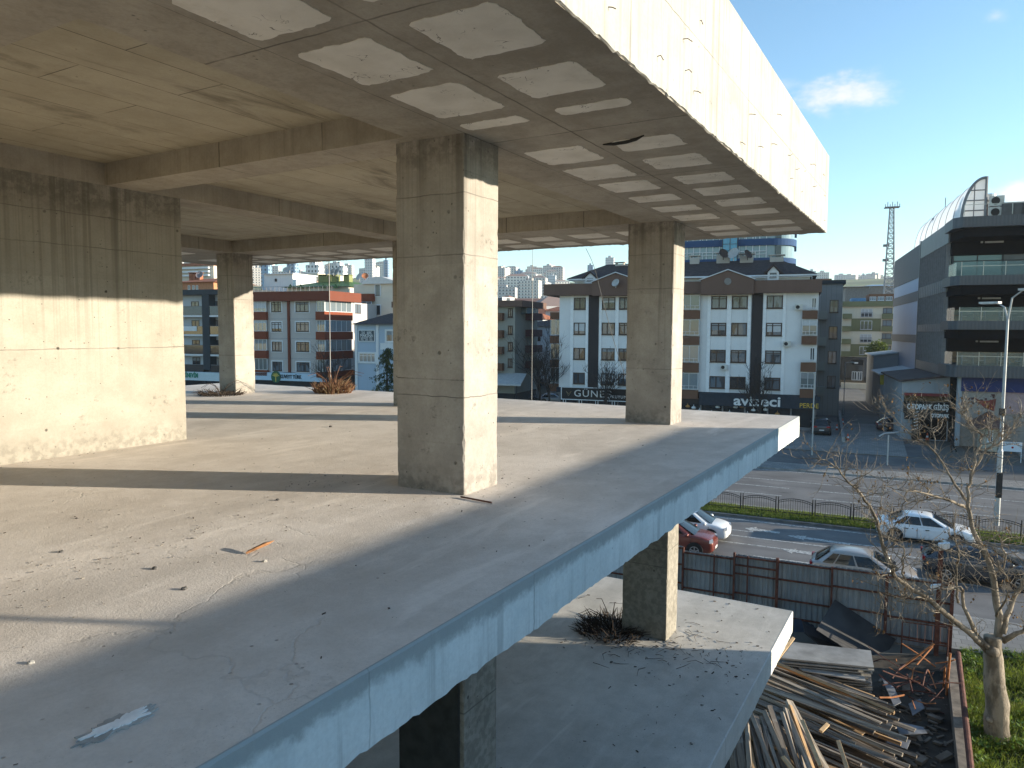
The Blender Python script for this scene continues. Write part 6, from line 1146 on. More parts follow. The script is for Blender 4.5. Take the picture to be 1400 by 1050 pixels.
sheet4('film_panel', [at_Y(1141.5, 819.5, 25.6), at_Y(1225, 874, 25.2), at_Y(1199, 915, 23.9), at_Y(1116, 861, 24.3)], .025, M_FILM, 'big dark film faced shutter panel leaning at a slant before the hoarding', 'panel')
sheet4('film_panel', [at_Y(1097, 849, 25.4), at_Y(1170, 890, 25.0), at_Y(1150, 905, 24.4), at_Y(1100, 865, 24.7)], .025, M_FILM, 'second dark shutter panel mostly hidden under the slanting one', 'panel')
sheet4('film_panel', [at_Y(1085, 846, 26.5), at_Y(1122, 848, 26.5), at_Y(1122, 876, 26.0), at_Y(1085, 874, 26.0)], .03, plain('blue_black_board', (.03, .045, .07), .6, .2), 'blue black board standing behind the lower slab corner', 'panel')
for i in range(4):
    x, y = (1215, 1000, 1196, 1010)[i] if False else (0, 0)
for k, q in enumerate((((1222, 985), (1262, 994), (1268, 1002), (1230, 1004)), ((1215, 1003), (1245, 1012), (1240, 1024), (1212, 1015)), ((1205, 925), (1220, 935), (1232, 960), (1222, 965)), ((1242, 962), (1258, 955), (1264, 968), (1248, 978)))):
    sheet4('board_scrap', [on_z(*p_, .35 - .05 * k) for p_ in q], .02, plain('scrap_blue_grey', (.16, .17, .19), .7, .3, 3), ('bluish board scrap beyond the plank ends', 'torn board under the bluish scrap', 'narrow board leaning into the scrap pit', 'small pale crate board in the scrap pit')[k], 'board')
# rusty bars and scaffold scraps
for (x0, y0, x1, y1, za, zb, r_, lab) in ((1228, 916, 1277, 880, .5, 1.3, .03, 'thick orange rusty bar slanting over the scrap pit'), (1253, 909, 1275, 884, .8, 1.2, .028, 'short orange bar crossing the slanting one'), (1294, 950, 1299, 893, .2, 1.6, .035, 'upright orange rusty bar by the boundary wall'), (1290, 940, 1292, 912, .2, 1.2, .03, 'shorter upright rusty bar by the boundary wall')):
    a, b = on_z(x0, y0, za), on_z(x1, y1, zb); tag(MB().tube([a, b], r_, 6).build('rusty_bar', M_RUSTO), lab, 'metal bar')
for i in range(34):
    px, py = rnd.uniform(1215, 1296), rnd.uniform(895, 965); a = on_z(px, py, rnd.uniform(.05, .9)); an = rnd.uniform(0, 2 * pi); L = rnd.uniform(.5, 1.5); b = a + Vector((cos(an) * L, sin(an) * L * .7, rnd.uniform(-.3, .5))); b.z = max(.03, b.z)
    tag(MB().tube([a, (a + b) / 2 + Vector((0, 0, rnd.uniform(-.05, .08))), b], rnd.uniform(.012, .024), 5).build('rusty_bar', rnd.choice((M_RUST, M_RUSTO, M_RUST))), 'thin rusty bar tangled in the scrap heap before the hoarding', 'metal bar', 'rusty bars in the scrap heap')
fr0 = on_z(1232, 893, 0); fr = empty('scrap_gate', fr0, R_ROT, 'light rusty steel frame standing against the hoarding', 'frame'); w_ = 1.35
for (a, b) in (((0, 0, 0), (0, 0, 1.1)), ((w_, 0, 0), (w_, 0, 1.15)), ((0, 0, 1.1), (w_, 0, 1.15)), ((0, 0, .5), (w_, 0, .5))): MB().tube([a, b], .022, 5).build('bar', M_RUST, fr)
for i in range(5): MB().tube([(w_ * (i + 1) / 6, 0, .5), (w_ * (i + 1) / 6, 0, 1.12)], .008, 4).build('wire', M_RUST, fr)
# grass plot
M_WEED = leafy('weed_green', (.06, .10, .02), (.20, .215, .045), .35, .45)
gp = [on_z(1313, 893, 0), on_z(1480, 905, 0), on_z(1560, 1100, 0), on_z(1330, 1110, 0)]
tag(MB().prism([(p_.x, p_.y) for p_ in gp][::-1], -.1, .03).build('plot', plain('plot_soil', (.04, .045, .018), .95, .4, 1.5)), 'soil of the grass plot', 'ground', kind='structure')
pts = []
for i in range(26000):
    a, b = rnd.random(), rnd.random(); p_ = gp[0].lerp(gp[1], a).lerp(gp[3].lerp(gp[2], a), b); d_ = noise.noise(Vector((p_.x * .7, p_.y * .7, 2)))
    if d_ < -.08 and rnd.random() < .75: continue
    pts.append((p_.x, p_.y, .03))
blades('plot_grass', pts, .24, .016, M_WEED, 'rough bright grass growing on the plot round the tree foot', rnd, .5)
vs, fs = [], []
for i in range(7000):                              # broad-leaved weeds
    a, b = rnd.random(), rnd.random() ** 1.2; p_ = gp[0].lerp(gp[1], a).lerp(gp[3].lerp(gp[2], a), b)
    if noise.noise(Vector((p_.x * .9 + 5, p_.y * .9, 2))) < .02: continue
    z = .05 + rnd.random() * .42 * (.6 + noise.noise(Vector((p_.x * 1.5, p_.y * 1.5, 7)))); r_ = rnd.uniform(.03, .075); q = Matrix.Rotation(rnd.uniform(0, 6.3), 4, 'Z') @ Matrix.Rotation(rnd.uniform(-.2, 1.1), 4, 'X'); k = len(vs)
    vs += [tuple(Vector((p_.x, p_.y, max(.05, z))) + (q @ Vector(v)).to_3d()) for v in ((0, -r_, 0), (r_ * .7, 0, .01), (0, r_ * 1.2, 0), (-r_ * .7, 0, .01))]; fs.append((k, k + 1, k + 2, k + 3))
tag(MB().add(vs, fs).build('plot_weeds', leafy('broad_weed', (.045, .10, .02), (.12, .2, .03), .3, 1.1), fix=False), 'low leafy weeds among the grass by the tree', 'weeds', kind='stuff')
# ---------------------------------------------------------------- the bare plane tree
M_BARK = MT('plane_bark'); bz = M_BARK.noise(1., 6, .65, M_BARK.map((3, 3, 1.3))); c = M_BARK.mix(M_BARK.ramp(bz, .4, .62), (.29, .245, .19), (.125, .105, .08)); c = M_BARK.mix(M_BARK.ramp(M_BARK.noise(5.5, 4), .6, .68, 0, .7), c, (.13, .105, .08)); M_BARK = M_BARK.bsdf(c, .85, M_BARK.bump(M_BARK.noise(1., 6, .7, M_BARK.map((9, 9, 4))), .9, .035), 0, .2)
tb = on_z(1362, 1012, 0); YT = tb.y
tree = empty('bare_tree', tb, 0, 'bare pollarded plane tree with pale bark rising from the grass beside the yard wall', 'tree')
def tz_(x, y): return 1100 + x / 2.187, 550 + y / 2.187
def limb_pts(pts, y0, y1):
    n = len(pts); return [at_Y(*tz_(*p_), YT + y0 + (y1 - y0) * i / (n - 1)) - tb for i, p_ in enumerate(pts)]
def smooth_pts(P, n=3):
    out = []
    for i in range(len(P) - 1):
        p0, p1, p2, p3 = P[max(0, i - 1)], P[i], P[i + 1], P[min(len(P) - 1, i + 2)]
        for j in range(n):
            t = j / n; out.append(.5 * ((2 * p1) + (p2 - p0) * t + (2 * p0 - 5 * p1 + 4 * p2 - p3) * t * t + (3 * p1 - p0 - 3 * p2 + p3) * t ** 3))
    return out + [P[-1]]
LIMBS = [  # outline read off the photograph, start/end depth offset, start/end radius
 ([(545, 740), (500, 697), (440, 650), (370, 590), (300, 545), (265, 510), (240, 440), (222, 380), (195, 310), (165, 270), (130, 240), (95, 200), (75, 180), (38, 168)], 0, -1.2, .13, .012),
 ([(550, 735), (512, 690), (482, 615), (470, 560), (440, 553), (400, 560), (372, 575)], 0, -.6, .1, .012),
 ([(572, 735), (580, 640), (560, 530), (530, 440), (500, 370), (490, 310), (492, 260), (502, 200), (520, 140), (526, 100), (492, 58), (478, 30)], 0, 1.2, .145, .012),
 ([(492, 300), (450, 250), (430, 212), (400, 160), (350, 115), (308, 88), (270, 50), (235, 18)], .8, 1.6, .055, .01),
 ([(502, 205), (540, 150), (580, 125), (612, 98), (640, 45)], .9, .4, .05, .01),
 ([(486, 315), (410, 285), (350, 268), (282, 262)], .7, -.3, .06, .012),
 ([(478, 312), (420, 287), (360, 292), (312, 296), (240, 312)], .7, 1.6, .035, .008),
 ([(596, 715), (630, 690), (690, 668), (760, 640)], 0, -.5, .12, .03),
 ([(588, 690), (615, 620), (640, 560), (662, 480), (690, 400), (700, 320)], 0, .6, .12, .02),
 ([(575, 640), (600, 590), (625, 560), (700, 520)], 0, -1.0, .05, .01),
 ([(460, 600), (455, 540), (458, 470), (452, 420), (440, 350)], 0, -1.2, .045, .01),
 ([(300, 545), (290, 490), (300, 440), (270, 420), (262, 380)], -.2, -1., .04, .008),
 ([(222, 385), (225, 330), (228, 280), (250, 240)], -.6, .3, .035, .008),
 ([(370, 590), (330, 580), (300, 585), (280, 595)], -.3, -.9, .03, .008),
 ([(520, 145), (560, 130), (545, 90), (560, 60)], 1.0, 1.4, .03, .008),
 ([(400, 165), (390, 110), (360, 60), (372, 20)], 1.2, 1.8, .03, .008),
 ([(560, 530), (600, 470), (590, 420), (612, 370)], .3, -.4, .04, .008),
 ([(640, 560), (600, 520), (560, 470), (540, 430)], .3, -.6, .035, .008),
 ([(265, 510), (235, 520), (215, 545), (232, 605)], -.4, -.9, .035, .01),
 ([(530, 440), (470, 420), (420, 440), (380, 420)], .3, 1.2, .04, .008)]
tm = MB(); tr = smooth_pts(limb_pts([(578, 1012), (573, 960), (577, 900), (568, 850), (566, 790), (562, 740), (562, 700)], 0, 0), 4)
tr[0] = Vector((0, 0, -.15)); rad_ = [.31 - .11 * (i / (len(tr) - 1)) + .02 * noise.noise(Vector((i * .7, 0, 3))) + (.06 if i < 2 else 0) for i in range(len(tr))]; tm.tube(tr, rad_, 14)
for (hx, hy, r_) in ((590, 852, .1), (585, 935, .11), (552, 950, .09), (562, 745, .17)): c_ = at_Y(*tz_(hx, hy), YT - .14) - tb; tm.lathe([(.01, -r_), (r_ * .8, -r_ * .6), (r_, 0), (r_ * .8, r_ * .6), (.01, r_)], c_, 10)
tm.build('trunk', M_BARK, tree, smooth=True)
tw = MB(); lm_ = []; rnd = random.Random(77)
def twig(p, d, L, r, depth):
    n = max(3, int(L / .14)); P = [p.copy()]; d = d.normalized()
    for i in range(n):
        d = (d + Vector((rnd.gauss(0, .22), rnd.gauss(0, .22), rnd.gauss(.06, .2)))).normalized(); P.append(P[-1] + d * L / n)
    tw.tube(P, [r * (1 - .75 * i / n) for i in range(n + 1)], 4 if r < .012 else 5, cap=False)
    if depth > 0:
        for k in range(rnd.randint(2, 4)):
            i = rnd.randint(1, n); q = Vector((rnd.gauss(0, 1), rnd.gauss(0, 1), rnd.gauss(.3, .8))); twig(P[i], (d * .7 + q * .6), L * rnd.uniform(.35, .65), r * .6, depth - 1)
    lm_.append(P[-1])
for (pts, y0, y1, ra, rb_) in LIMBS:
    P = smooth_pts(limb_pts(pts, y0, y1), 3); n = len(P)
    P = [p_ + Vector((rnd.gauss(0, .012), rnd.gauss(0, .05), rnd.gauss(0, .012))) for p_ in P]
    lb = MB().tube(P, [.82 * (ra + (rb_ - ra) * (i / (n - 1)) ** .6) for i in range(n)], 8); lb.build('limb', M_BARK, tree, smooth=True)
    for i in range(2, n):
        for _ in range(3 if i > n * .35 else 1):
            if rnd.random() < .7:
                dv = (P[i] - P[i - 1]).normalized(); q = Vector((rnd.gauss(0, 1), rnd.gauss(0, .8), rnd.gauss(.35, .8))); twig(P[i], dv * .35 + q * .7, rnd.uniform(.35, 1.05), rnd.uniform(.008, .015), 2 if rnd.random() < .6 else 1)
tw.build('twigs', M_BARK, tree, fix=False)
vs, fs = [], []
for p_ in lm_:
    if rnd.random() < .05:
        for _ in range(rnd.randint(1, 4)):
            c_ = p_ + Vector((rnd.gauss(0, .05), rnd.gauss(0, .05), rnd.gauss(-.03, .05))); r_ = rnd.uniform(.025, .05); q = Matrix.Rotation(rnd.uniform(0, 6.3), 4, 'Z') @ Matrix.Rotation(rnd.uniform(0, 3), 4, 'X'); k = len(vs); vs += [tuple(c_ + (q @ Vector(v)).to_3d()) for v in ((0, -r_, 0), (r_ * .7, 0, .01), (0, r_, 0), (-r_ * .7, 0, .012))]; fs.append((k, k + 1, k + 2, k + 3))
MB().add(vs, fs).build('dry_leaves', plain('dry_leaf', (.2, .11, .04), .8, .4, 9), tree, fix=False)
# ================================================================ far town
def town_mat(name, wall, roof, floor_h=3.1, bay=3.4):
    m = MT(name); x = m.xyz(); g = m.n('ShaderNodeNewGeometry'); nz_ = m.xyz(m.co('Normal')).outputs[2]; rnd_ = m.n('ShaderNodeObjectInfo').outputs['Random']
    a = m.math('FRACT', m.math('DIVIDE', m.math('ADD', x.outputs[0], x.outputs[1]), bay)); b = m.math('FRACT', m.math('DIVIDE', x.outputs[2], floor_h))
    w_ = m.math('MULTIPLY', m.math('MULTIPLY', m.math('GREATER_THAN', a, .3), m.math('LESS_THAN', a, .74)), m.math('MULTIPLY', m.math('GREATER_THAN', b, .3), m.math('LESS_THAN', b, .76)))
    bal = m.math('MULTIPLY', m.math('LESS_THAN', b, .2), m.ramp(m.math('FRACT', m.math('MULTIPLY', rnd_, 13.7)), .4, .45, 0, .5))
    wc = m.mix(rnd_, wall[0], wall[1]); wc = m.mix(bal, wc, (.35, .2, .14)); c = m.mix(w_, wc, (.06, .075, .09)); c = m.mix(m.math('GREATER_THAN', nz_, .35), c, m.mix(m.math('FRACT', m.math('MULTIPLY', rnd_, 5.1)), roof[0], roof[1])); return m.bsdf(c, .8)
M_TOWN = town_mat('town_walls', ((.72, .68, .62), (.5, .5, .5)), ((.28, .11, .06), (.3, .27, .25))); M_TOWER = town_mat('tower_walls', ((.55, .58, .62), (.75, .73, .7)), ((.3, .3, .3), (.35, .33, .3)), 3.2, 2.6)
M_TOWERB = town_mat('blue_tower_walls', ((.16, .27, .40), (.2, .32, .45)), ((.2, .22, .25), (.2, .22, .25)), 3.2, 4.)
rnd = random.Random(41); GT = 'houses of the far hillside town'; nh = 0
def block(px, d, w_, dp, h_, mat, name='distant_block', label='pale apartment block in the dense town on the far hillside', group=GT, roof=None, rz=None, cat='building', zbase=None):
    p = at_Y(px, 457, d); z = hill_z(p.x, p.y) - 1 if zbase is None else zbase
    mb = MB()
    if roof == 'hip': mb.add([(-w_ / 2, -dp / 2, 0), (w_ / 2, -dp / 2, 0), (w_ / 2, dp / 2, 0), (-w_ / 2, dp / 2, 0), (-w_ / 2, -dp / 2, h_), (w_ / 2, -dp / 2, h_), (w_ / 2, dp / 2, h_), (-w_ / 2, dp / 2, h_), (-w_ / 2 + dp * .4, 0, h_ + dp * .22), (w_ / 2 - dp * .4, 0, h_ + dp * .22)], [(0, 1, 5, 4), (1, 2, 6, 5), (2, 3, 7, 6), (3, 0, 4, 7), (4, 5, 9, 8), (5, 6, 9), (6, 7, 8, 9), (7, 4, 8), (3, 2, 1, 0)])
    else: mb.box(-w_ / 2, -dp / 2, 0, w_ / 2, dp / 2, h_); mb.box(-w_ * .2, -dp * .2, h_, w_ * .12, dp * .2, h_ + 2.6)
    o = mb.build(name, mat, None, Vector((p.x, p.y, z)), S_ROT + rnd.choice((0, .3, -.35, .15, .6)) if rz is None else rz); return tag(o, label, cat, group)
for (a, b, cnt) in ((236, 300, 20), (346, 536, 52), (682, 772, 62)):
    for i in range(cnt):
        d = 190 + 1150 * ((i + rnd.random()) / cnt) ** 1.2; px = rnd.uniform(a, b); w_ = rnd.uniform(11, 20) * (1 + d / 2600); block(px, d, w_, rnd.uniform(10, 15), rnd.choice((9.3, 12.4, 15.5, 15.5, 18.6)) * (1 if d < 700 else 1.5), M_TOWN, roof='hip' if rnd.random() < .5 else None)
for i in range(9): block(1148 + i * 9 + rnd.uniform(-3, 3), rnd.uniform(1350, 1500), rnd.uniform(14, 30), 14, rnd.uniform(8, 18), M_TOWN)
def tower(px0, px1, ytop, d, mat, label, h=None):
    w_ = (px1 - px0) / FPX * d / 1.25; p = at_Y((px0 + px1) / 2, ytop, d); zb = hill_z(p.x, p.y) - 2; block((px0 + px1) / 2, d, w_, w_ * .8, p.z - zb, mat, 'tower_block', label, None, rz=S_ROT + .1, cat='tower')
tower(702.5, 717, 371, 1000, M_TOWERB, 'blue grey tower block standing alone at the edge of the far town'); tower(730, 738.5, 380, 1050, M_TOWER, 'slab tower of a close pair right of the hanging wire'); tower(739, 747, 381.5, 1080, M_TOWER, 'lower tower of the close pair right of the hanging wire'); tower(748, 761, 378, 1000, M_TOWER, 'stepped pale tower beside the gabled block roof'); tower(760, 770, 375.5, 1040, M_TOWER, 'tallest pale tower just left of the gabled roof')
tower(801.5, 811, 363.5, 1100, M_TOWERB, 'slim bluish tower rising behind the roof dormer'); tower(825.5, 839.5, 353.5, 1000, M_TOWER, 'tall grey tower rising behind the roof beside the concrete column')
tower(499.5, 514, 355, 900, M_TOWER, 'bright white tower seen beside the middle concrete column'); tower(525, 533, 357, 950, M_TOWERB, 'blue edge of a tower against the middle concrete column'); tower(359, 373, 361, 620, M_TOWERB, 'blue glass tower behind the white rooftop wall'); tower(394, 409.5, 360, 700, M_TOWERB, 'second blue glass tower behind the rooftop dishes'); tower(420, 444, 364.5, 520, M_TOWER, 'broad banded tower right of the pink rooftop'); tower(455, 476, 366, 480, M_TOWER, 'broad pale tower behind the green roof chimneys')
tower(1101, 1113, 372, 900, M_TOWER, 'pale block group left on the green ridge'); tower(1112, 1131, 374, 950, M_TOWER, 'wide pale block on the green ridge'); tower(1160, 1176, 379, 1400, M_TOWER, 'long pale block at the middle of the ridge'); tower(1174.5, 1179.5, 376, 1420, M_TOWERB, 'small dark tower on the ridge by the lattice mast'); tower(1190, 1200, 379.5, 1420, M_TOWER, 'pinkish small block on the ridge beside the lattice mast')
# nearer roofs between
def roofhouse(px0, px1, yb, yt, yr, n, wall, roof, label, hip=True, dp=11, name='roof_house'):
    s0, s1_ = sat(px0, yt, n), sat(px1, yt, n); zt, zr_ = zat((px0 + px1) / 2, yt, n), zat((px0 + px1) / 2, yr, n); h = House(name, (s0 + s1_) / 2, n, label); h.part(MB().box(s0, n, 0, s1_, n + dp, zt), 'wall', wall)
    if hip: e_ = .8; L = (s1_ - s0) * .3; h.part(MB().add([(s0 - e_, n - e_, zt), (s1_ + e_, n - e_, zt), (s1_ + e_, n + dp + e_, zt), (s0 - e_, n + dp + e_, zt), (s0 + L, n + dp / 2, zr_), (s1_ - L, n + dp / 2, zr_)], [(0, 1, 5, 4), (1, 2, 5), (2, 3, 4, 5), (3, 0, 4), (3, 2, 1, 0)]), 'roof', roof)
    else: h.part(MB().box(s0 - .4, n - .4, zt, s1_ + .4, n + dp + .4, zr_), 'roof', roof)
    return h
M_TERR = plain('terracotta_tiles', (.3, .11, .055), .8, .3, 2); M_GREEN = plain('green_sheet_roof', (.06, .12, .035), .6, .25, 1.)
hg = roofhouse(392, 476, 405, 392.5, 381, 122, M_CREAM, M_GREEN, 'cream house under a green hipped roof with olive chimneys and grey dishes', dp=14)
for px, h_ in ((441, 3.4), (447, 3.4), (459, 2.4), (476, 3.0)): chimney(hg, sat(px, 380, 128), 128, zat(px, 390, 128), zat(px, 376, 128), 1.3, plain('olive_chimney', (.2, .22, .09), .8))
for px, r_ in ((450, .9), (456, .8), (462, .95)): dish('satellite_dish', hg, sat(px, 370, 126), 126, zat(px, 371, 126), r_, M_DISH, -.5)
for px in (397, 411, 442, 459): hg.part(MB().add([(sat(px - 4, 392, 120.6), 120.6, zat(px, 394, 120.6)), (sat(px + 4, 392, 120.6), 120.6, zat(px, 394, 120.6)), (sat(px, 392, 120.6), 120.6, zat(px, 388, 120.6)), (sat(px, 392, 125), 125, zat(px, 389, 120.6))], [(0, 1, 2), (1, 3, 2), (0, 2, 3), (0, 3, 1)]), 'dormer', M_GREEN)
hw = roofhouse(361, 400, 400, 375, 374, 126, M_WHITE, plain('white_parapet', (.7, .7, .7)), 'plain white rooftop box with one tiny window', hip=False, dp=8); hw.part(MB().box(sat(376, 383, 126), 125.9, zat(376, 385, 126), sat(378.6, 383, 126), 125.99, zat(376, 381, 126)), 'vent', M_BLACK)
hp = roofhouse(388, 434, 395, 384, 374, 150, render_wall('pink_render', (.6, .42, .36)), M_CREAM, 'pale pink building with a stepped roof line behind the white box', hip=False); dish('satellite_dish', hp, sat(396, 368, 150), 150, zat(396, 369, 150), 1.0, M_DISH, -.5); dish('satellite_dish', hp, sat(391, 368, 150), 150, zat(391, 369.5, 150), .8, M_DISH, .3)
dish('satellite_dish', hC, sat(491.5, 378, NC + 3), NC + 3, zat(491.5, 378.5, NC + 3), .7, M_DISH, -.4); dish('satellite_dish', hC, sat(499, 377, NC + 3), NC + 3, zat(499, 377.5, NC + 3), .55, plain('rust_dish', (.35, .14, .07)), .5)
ht = roofhouse(240, 292, 400, 386, 378, 112, plain('orange_render', (.45, .2, .1), .8), M_TERR, 'orange rendered house under terracotta tiles, seen past the concrete wall'); [chimney(ht, sat(x, 376, 116), 116, zat(x, 384, 116), zat(x, 373, 116), .9, M_TERR) for x in (263, 266.5, 273)]; dish('satellite_dish', ht, sat(273, 375, 114), 114, zat(273, 376, 114), .75, plain('mauve_dish', (.2, .17, .18)), .3)
[window(ht, sat(x, 393, 112), sat(x + 3, 393, 112), zat(x, 396, 112), zat(x, 390, 112), 112, M_FR_WHITE, M_GL) for x in (246, 257, 263, 268)]
hl_ = roofhouse(226, 292, 390, 364, 360, 170, M_CREAM, M_TERR, 'long cream apartment building with layered balconies behind the orange house', hip=False)
for y in (366, 371, 376): hl_.part(MB().box(sat(226, y, 170), 169.0, zat(258, y + 2.2, 170), sat(288, y, 170), 169.99, zat(258, y, 170)), 'balcony', M_WHITE)
roofhouse(704, 742, 450, 436.5, 428, 150, M_WHITE, M_TERR, 'low white house under dark red tiles behind the black workshop roof'); roofhouse(746, 768, 440, 425, 418, 160, M_WHITE, M_TERR, 'small white house with a red hipped roof beside the gabled block')
roofhouse(1156, 1188, 405, 392, 388.5, 200, plain('dim_render', (.2, .19, .18)), plain('blue_sheet_roof', (.2, .3, .4), .5), 'grey building under a pale blue sheet roof behind the olive block', dp=20); roofhouse(1186, 1224, 405, 391, 386, 215, plain('dim_render', (.2, .19, .18)), plain('blue_sheet_roof', (.2, .3, .4)), 'second blue roofed building at the foot of the lattice mast', dp=20)
# lattice mast
nM = 196.; s_ = sat(1215.5, 390, nM); zt = zat(1219.5, 284, nM); mo = House('lattice_mast', s_, nM, 'slender steel lattice telecom mast with aerials on its head', 'mast'); z0 = zat(1215, 402, nM)
mo.part(MB().box(s_ - 2.2, nM - 2, 0, s_ + 2.2, nM + 2, z0), 'base_block', plain('dim_render', (.2, .19, .18)))
def mw(t): return 1.05 - .62 * t
sx = lambda t: s_ + (sat(1219.5, 284, nM) - s_) * t
mb = MB(); N_ = 17
for q in range(4):
    sg = ((-1, -1), (1, -1), (1, 1), (-1, 1))[q]; mb.tube([(sx(t) + sg[0] * mw(t), nM + sg[1] * mw(t), z0 + (zt - z0) * t) for t in (0, .5, 1)], .11, 5)
for i in range(N_):
    t0, t1 = i / N_, (i + 1) / N_
    for q in range(4):
        A = ((-1, -1), (1, -1), (1, 1), (-1, 1)); a, b = A[q], A[(q + 1) % 4]; P = lambda c, t: (sx(t) + c[0] * mw(t), nM + c[1] * mw(t), z0 + (zt - z0) * t); mb.tube([P(a, t0), P(b, t1)], .055, 4); mb.tube([P(b, t0), P(a, t1)], .055, 4); mb.tube([P(a, t1), P(b, t1)], .06, 4)
mo.part(mb, 'lattice', plain('mast_steel', (.3, .31, .32), .6))
mb = MB().box(sx(1) - 1.6, nM - 1.2, zt, sx(1) + 1.6, nM + 1.2, zt + .15)
for q in range(7): mb.box(sx(1) - 1.6 + q * .5, nM - 1.25, zt, sx(1) - 1.45 + q * .5, nM - 1.1, zt + (1.2 if q % 2 else .7))
mo.part(mb, 'head_platform', plain('mast_steel', (.3, .31, .32))); [mo.part(MB().box(sx(t) - 1.6, nM - .2, z0 + (zt - z0) * t, sx(t) - .3, nM, z0 + (zt - z0) * t + .6), 'aerial', M_FR_GREY) for t in (.55, .38)]
# ================================================================ street trees
def bare_small(px, n, ytop, label, seed, spread=.35, mat=None):
    r_ = random.Random(seed); s = sat(px, 540, n); H_ = zat(px, ytop, n); o = empty('bare_street_tree', SN(s, n, .05), 0, label, 'tree', 'bare street trees'); mat = mat or plain('dark_bark', (.045, .038, .034), .9)
    tr_ = MB().tube([(0, 0, 0), (r_.gauss(0, .08), r_.gauss(0, .08), H_ * .25), (r_.gauss(0, .15), r_.gauss(0, .1), H_ * .45)], [.17, .13, .1], 8); tr_.build('trunk', mat, o); mb = MB()
    def gr(p, d, L, r, k):
        n_ = 4; P = [p]; d = d.normalized()
        for i in range(n_): d = (d + Vector((r_.gauss(0, .14), r_.gauss(0, .14), .05))).normalized(); P.append(P[-1] + d * L / n_)
        mb.tube(P, [r * (1 - .6 * i / n_) for i in range(n_ + 1)], 4, cap=False)
        if k:
            for _ in range(r_.randint(3, 5)): gr(P[r_.randint(1, n_)], d + Vector((r_.gauss(0, spread * 1.6), r_.gauss(0, spread * 1.6), r_.gauss(.3, .3))), L * r_.uniform(.45, .75), max(.014, r * .55), k - 1)
    for _ in range(9): gr(Vector((0, 0, H_ * r_.uniform(.22, .45))), Vector((r_.gauss(0, spread), r_.gauss(0, spread), 1)), H_ * r_.uniform(.25, .42), .06, 3)
    mb.build('crown', mat, o, fix=False)
bare_small(737, 88, 452, 'bare dark street tree in front of the pale workshop, tallest of its row', 1, .42); bare_small(749, 86, 470, 'bare tree beside the brown balconies of the gabled block', 2, .3); bare_small(829, 83.5, 487, 'bare young tree behind the black jeweller board', 3, .42); bare_small(1040, 84, 502, 'thin bare tree in front of the dark strip and the lamp shop board', 4, .35); bare_small(451, 85, 480, 'bare tree in front of the bank block balconies', 5, .45)
for o in COL.objects:
    if o.name.startswith('bare_street_tree') and 'group' in o: del o['group']
# conifer
sc_, nc_ = sat(529, 500, 79), 79.; Hc = zat(529, 473, 79); co_ = empty('conifer', SN(sc_, nc_, 0), 0, 'dark drooping conifer in front of the small blue house', 'tree'); MB().tube([(0, 0, 0), (0, 0, Hc * .95)], [.2, .04], 8).build('trunk', plain('dark_bark', (.045, .038, .034)), co_)
rnd = random.Random(8); vs, fs = [], []
for b_ in range(120):
    z = Hc * (.12 + .86 * (b_ / 120)); L = (3.6 * (1 - (z / Hc)) + .5) * rnd.uniform(.7, 1.15); a = rnd.uniform(0, 2 * pi)
    for i in range(46):
        t = rnd.random() ** .7; c_ = Vector((cos(a) * L * t, sin(a) * L * t, z + .25 * t * L * .6 - .5 * t * t * L * .75)) + Vector((rnd.gauss(0, .1), rnd.gauss(0, .1), -abs(rnd.gauss(0, .22)) * t)); r_ = rnd.uniform(.07, .15); q = Matrix.Rotation(rnd.uniform(0, 6.3), 4, 'Z') @ Matrix.Rotation(rnd.uniform(-1.3, 1.3), 4, 'X'); k = len(vs); vs += [tuple(c_ + (q @ Vector(v)).to_3d()) for v in ((-r_ * .35, 0, r_ * .5), (r_ * .35, 0, r_ * .5), (r_ * .2, 0, -r_ * 1.6), (-r_ * .2, 0, -r_ * 1.6))]; fs.append((k, k + 1, k + 2, k + 3))
MB().add(vs, fs).build('crown', leafy('conifer_needles', (.018, .032, .014), (.075, .085, .03), .12, .5), co_, fix=False)
# round green shrub-tree at the end of the side street
gt = empty('green_tree', SN(sat(1199, 490, 140), 140, 0), 0, 'small green tree beside the olive block in the side street', 'tree'); MB().tube([(0, 0, 0), (0, 0, 4)], [.15, .1], 8).build('trunk', plain('dark_bark', (.045, .038, .034)), gt); vs, fs = [], []
zc_ = zat(1199, 481, 140)
for i in range(1500):
    d = Vector((rnd.gauss(0, 1), rnd.gauss(0, 1), rnd.gauss(0, 1))).normalized() * (rnd.random() ** .4) * 1.9 * (1 + .35 * noise.noise(Vector((i * .01, 3, 1)))); c_ = Vector((0, 0, zc_)) + d; r_ = .16; q = Matrix.Rotation(rnd.uniform(0, 6.3), 4, 'Z') @ Matrix.Rotation(rnd.uniform(0, 3), 4, 'X'); k = len(vs); vs += [tuple(c_ + (q @ Vector(v)).to_3d()) for v in ((0, -r_, 0), (r_, 0, 0), (0, r_, 0), (-r_, 0, 0))]; fs.append((k, k + 1, k + 2, k + 3))
MB().add(vs, fs).build('crown', leafy('tree_leaf', (.03, .055, .015), (.08, .11, .03), .2, 1.), gt, fix=False)
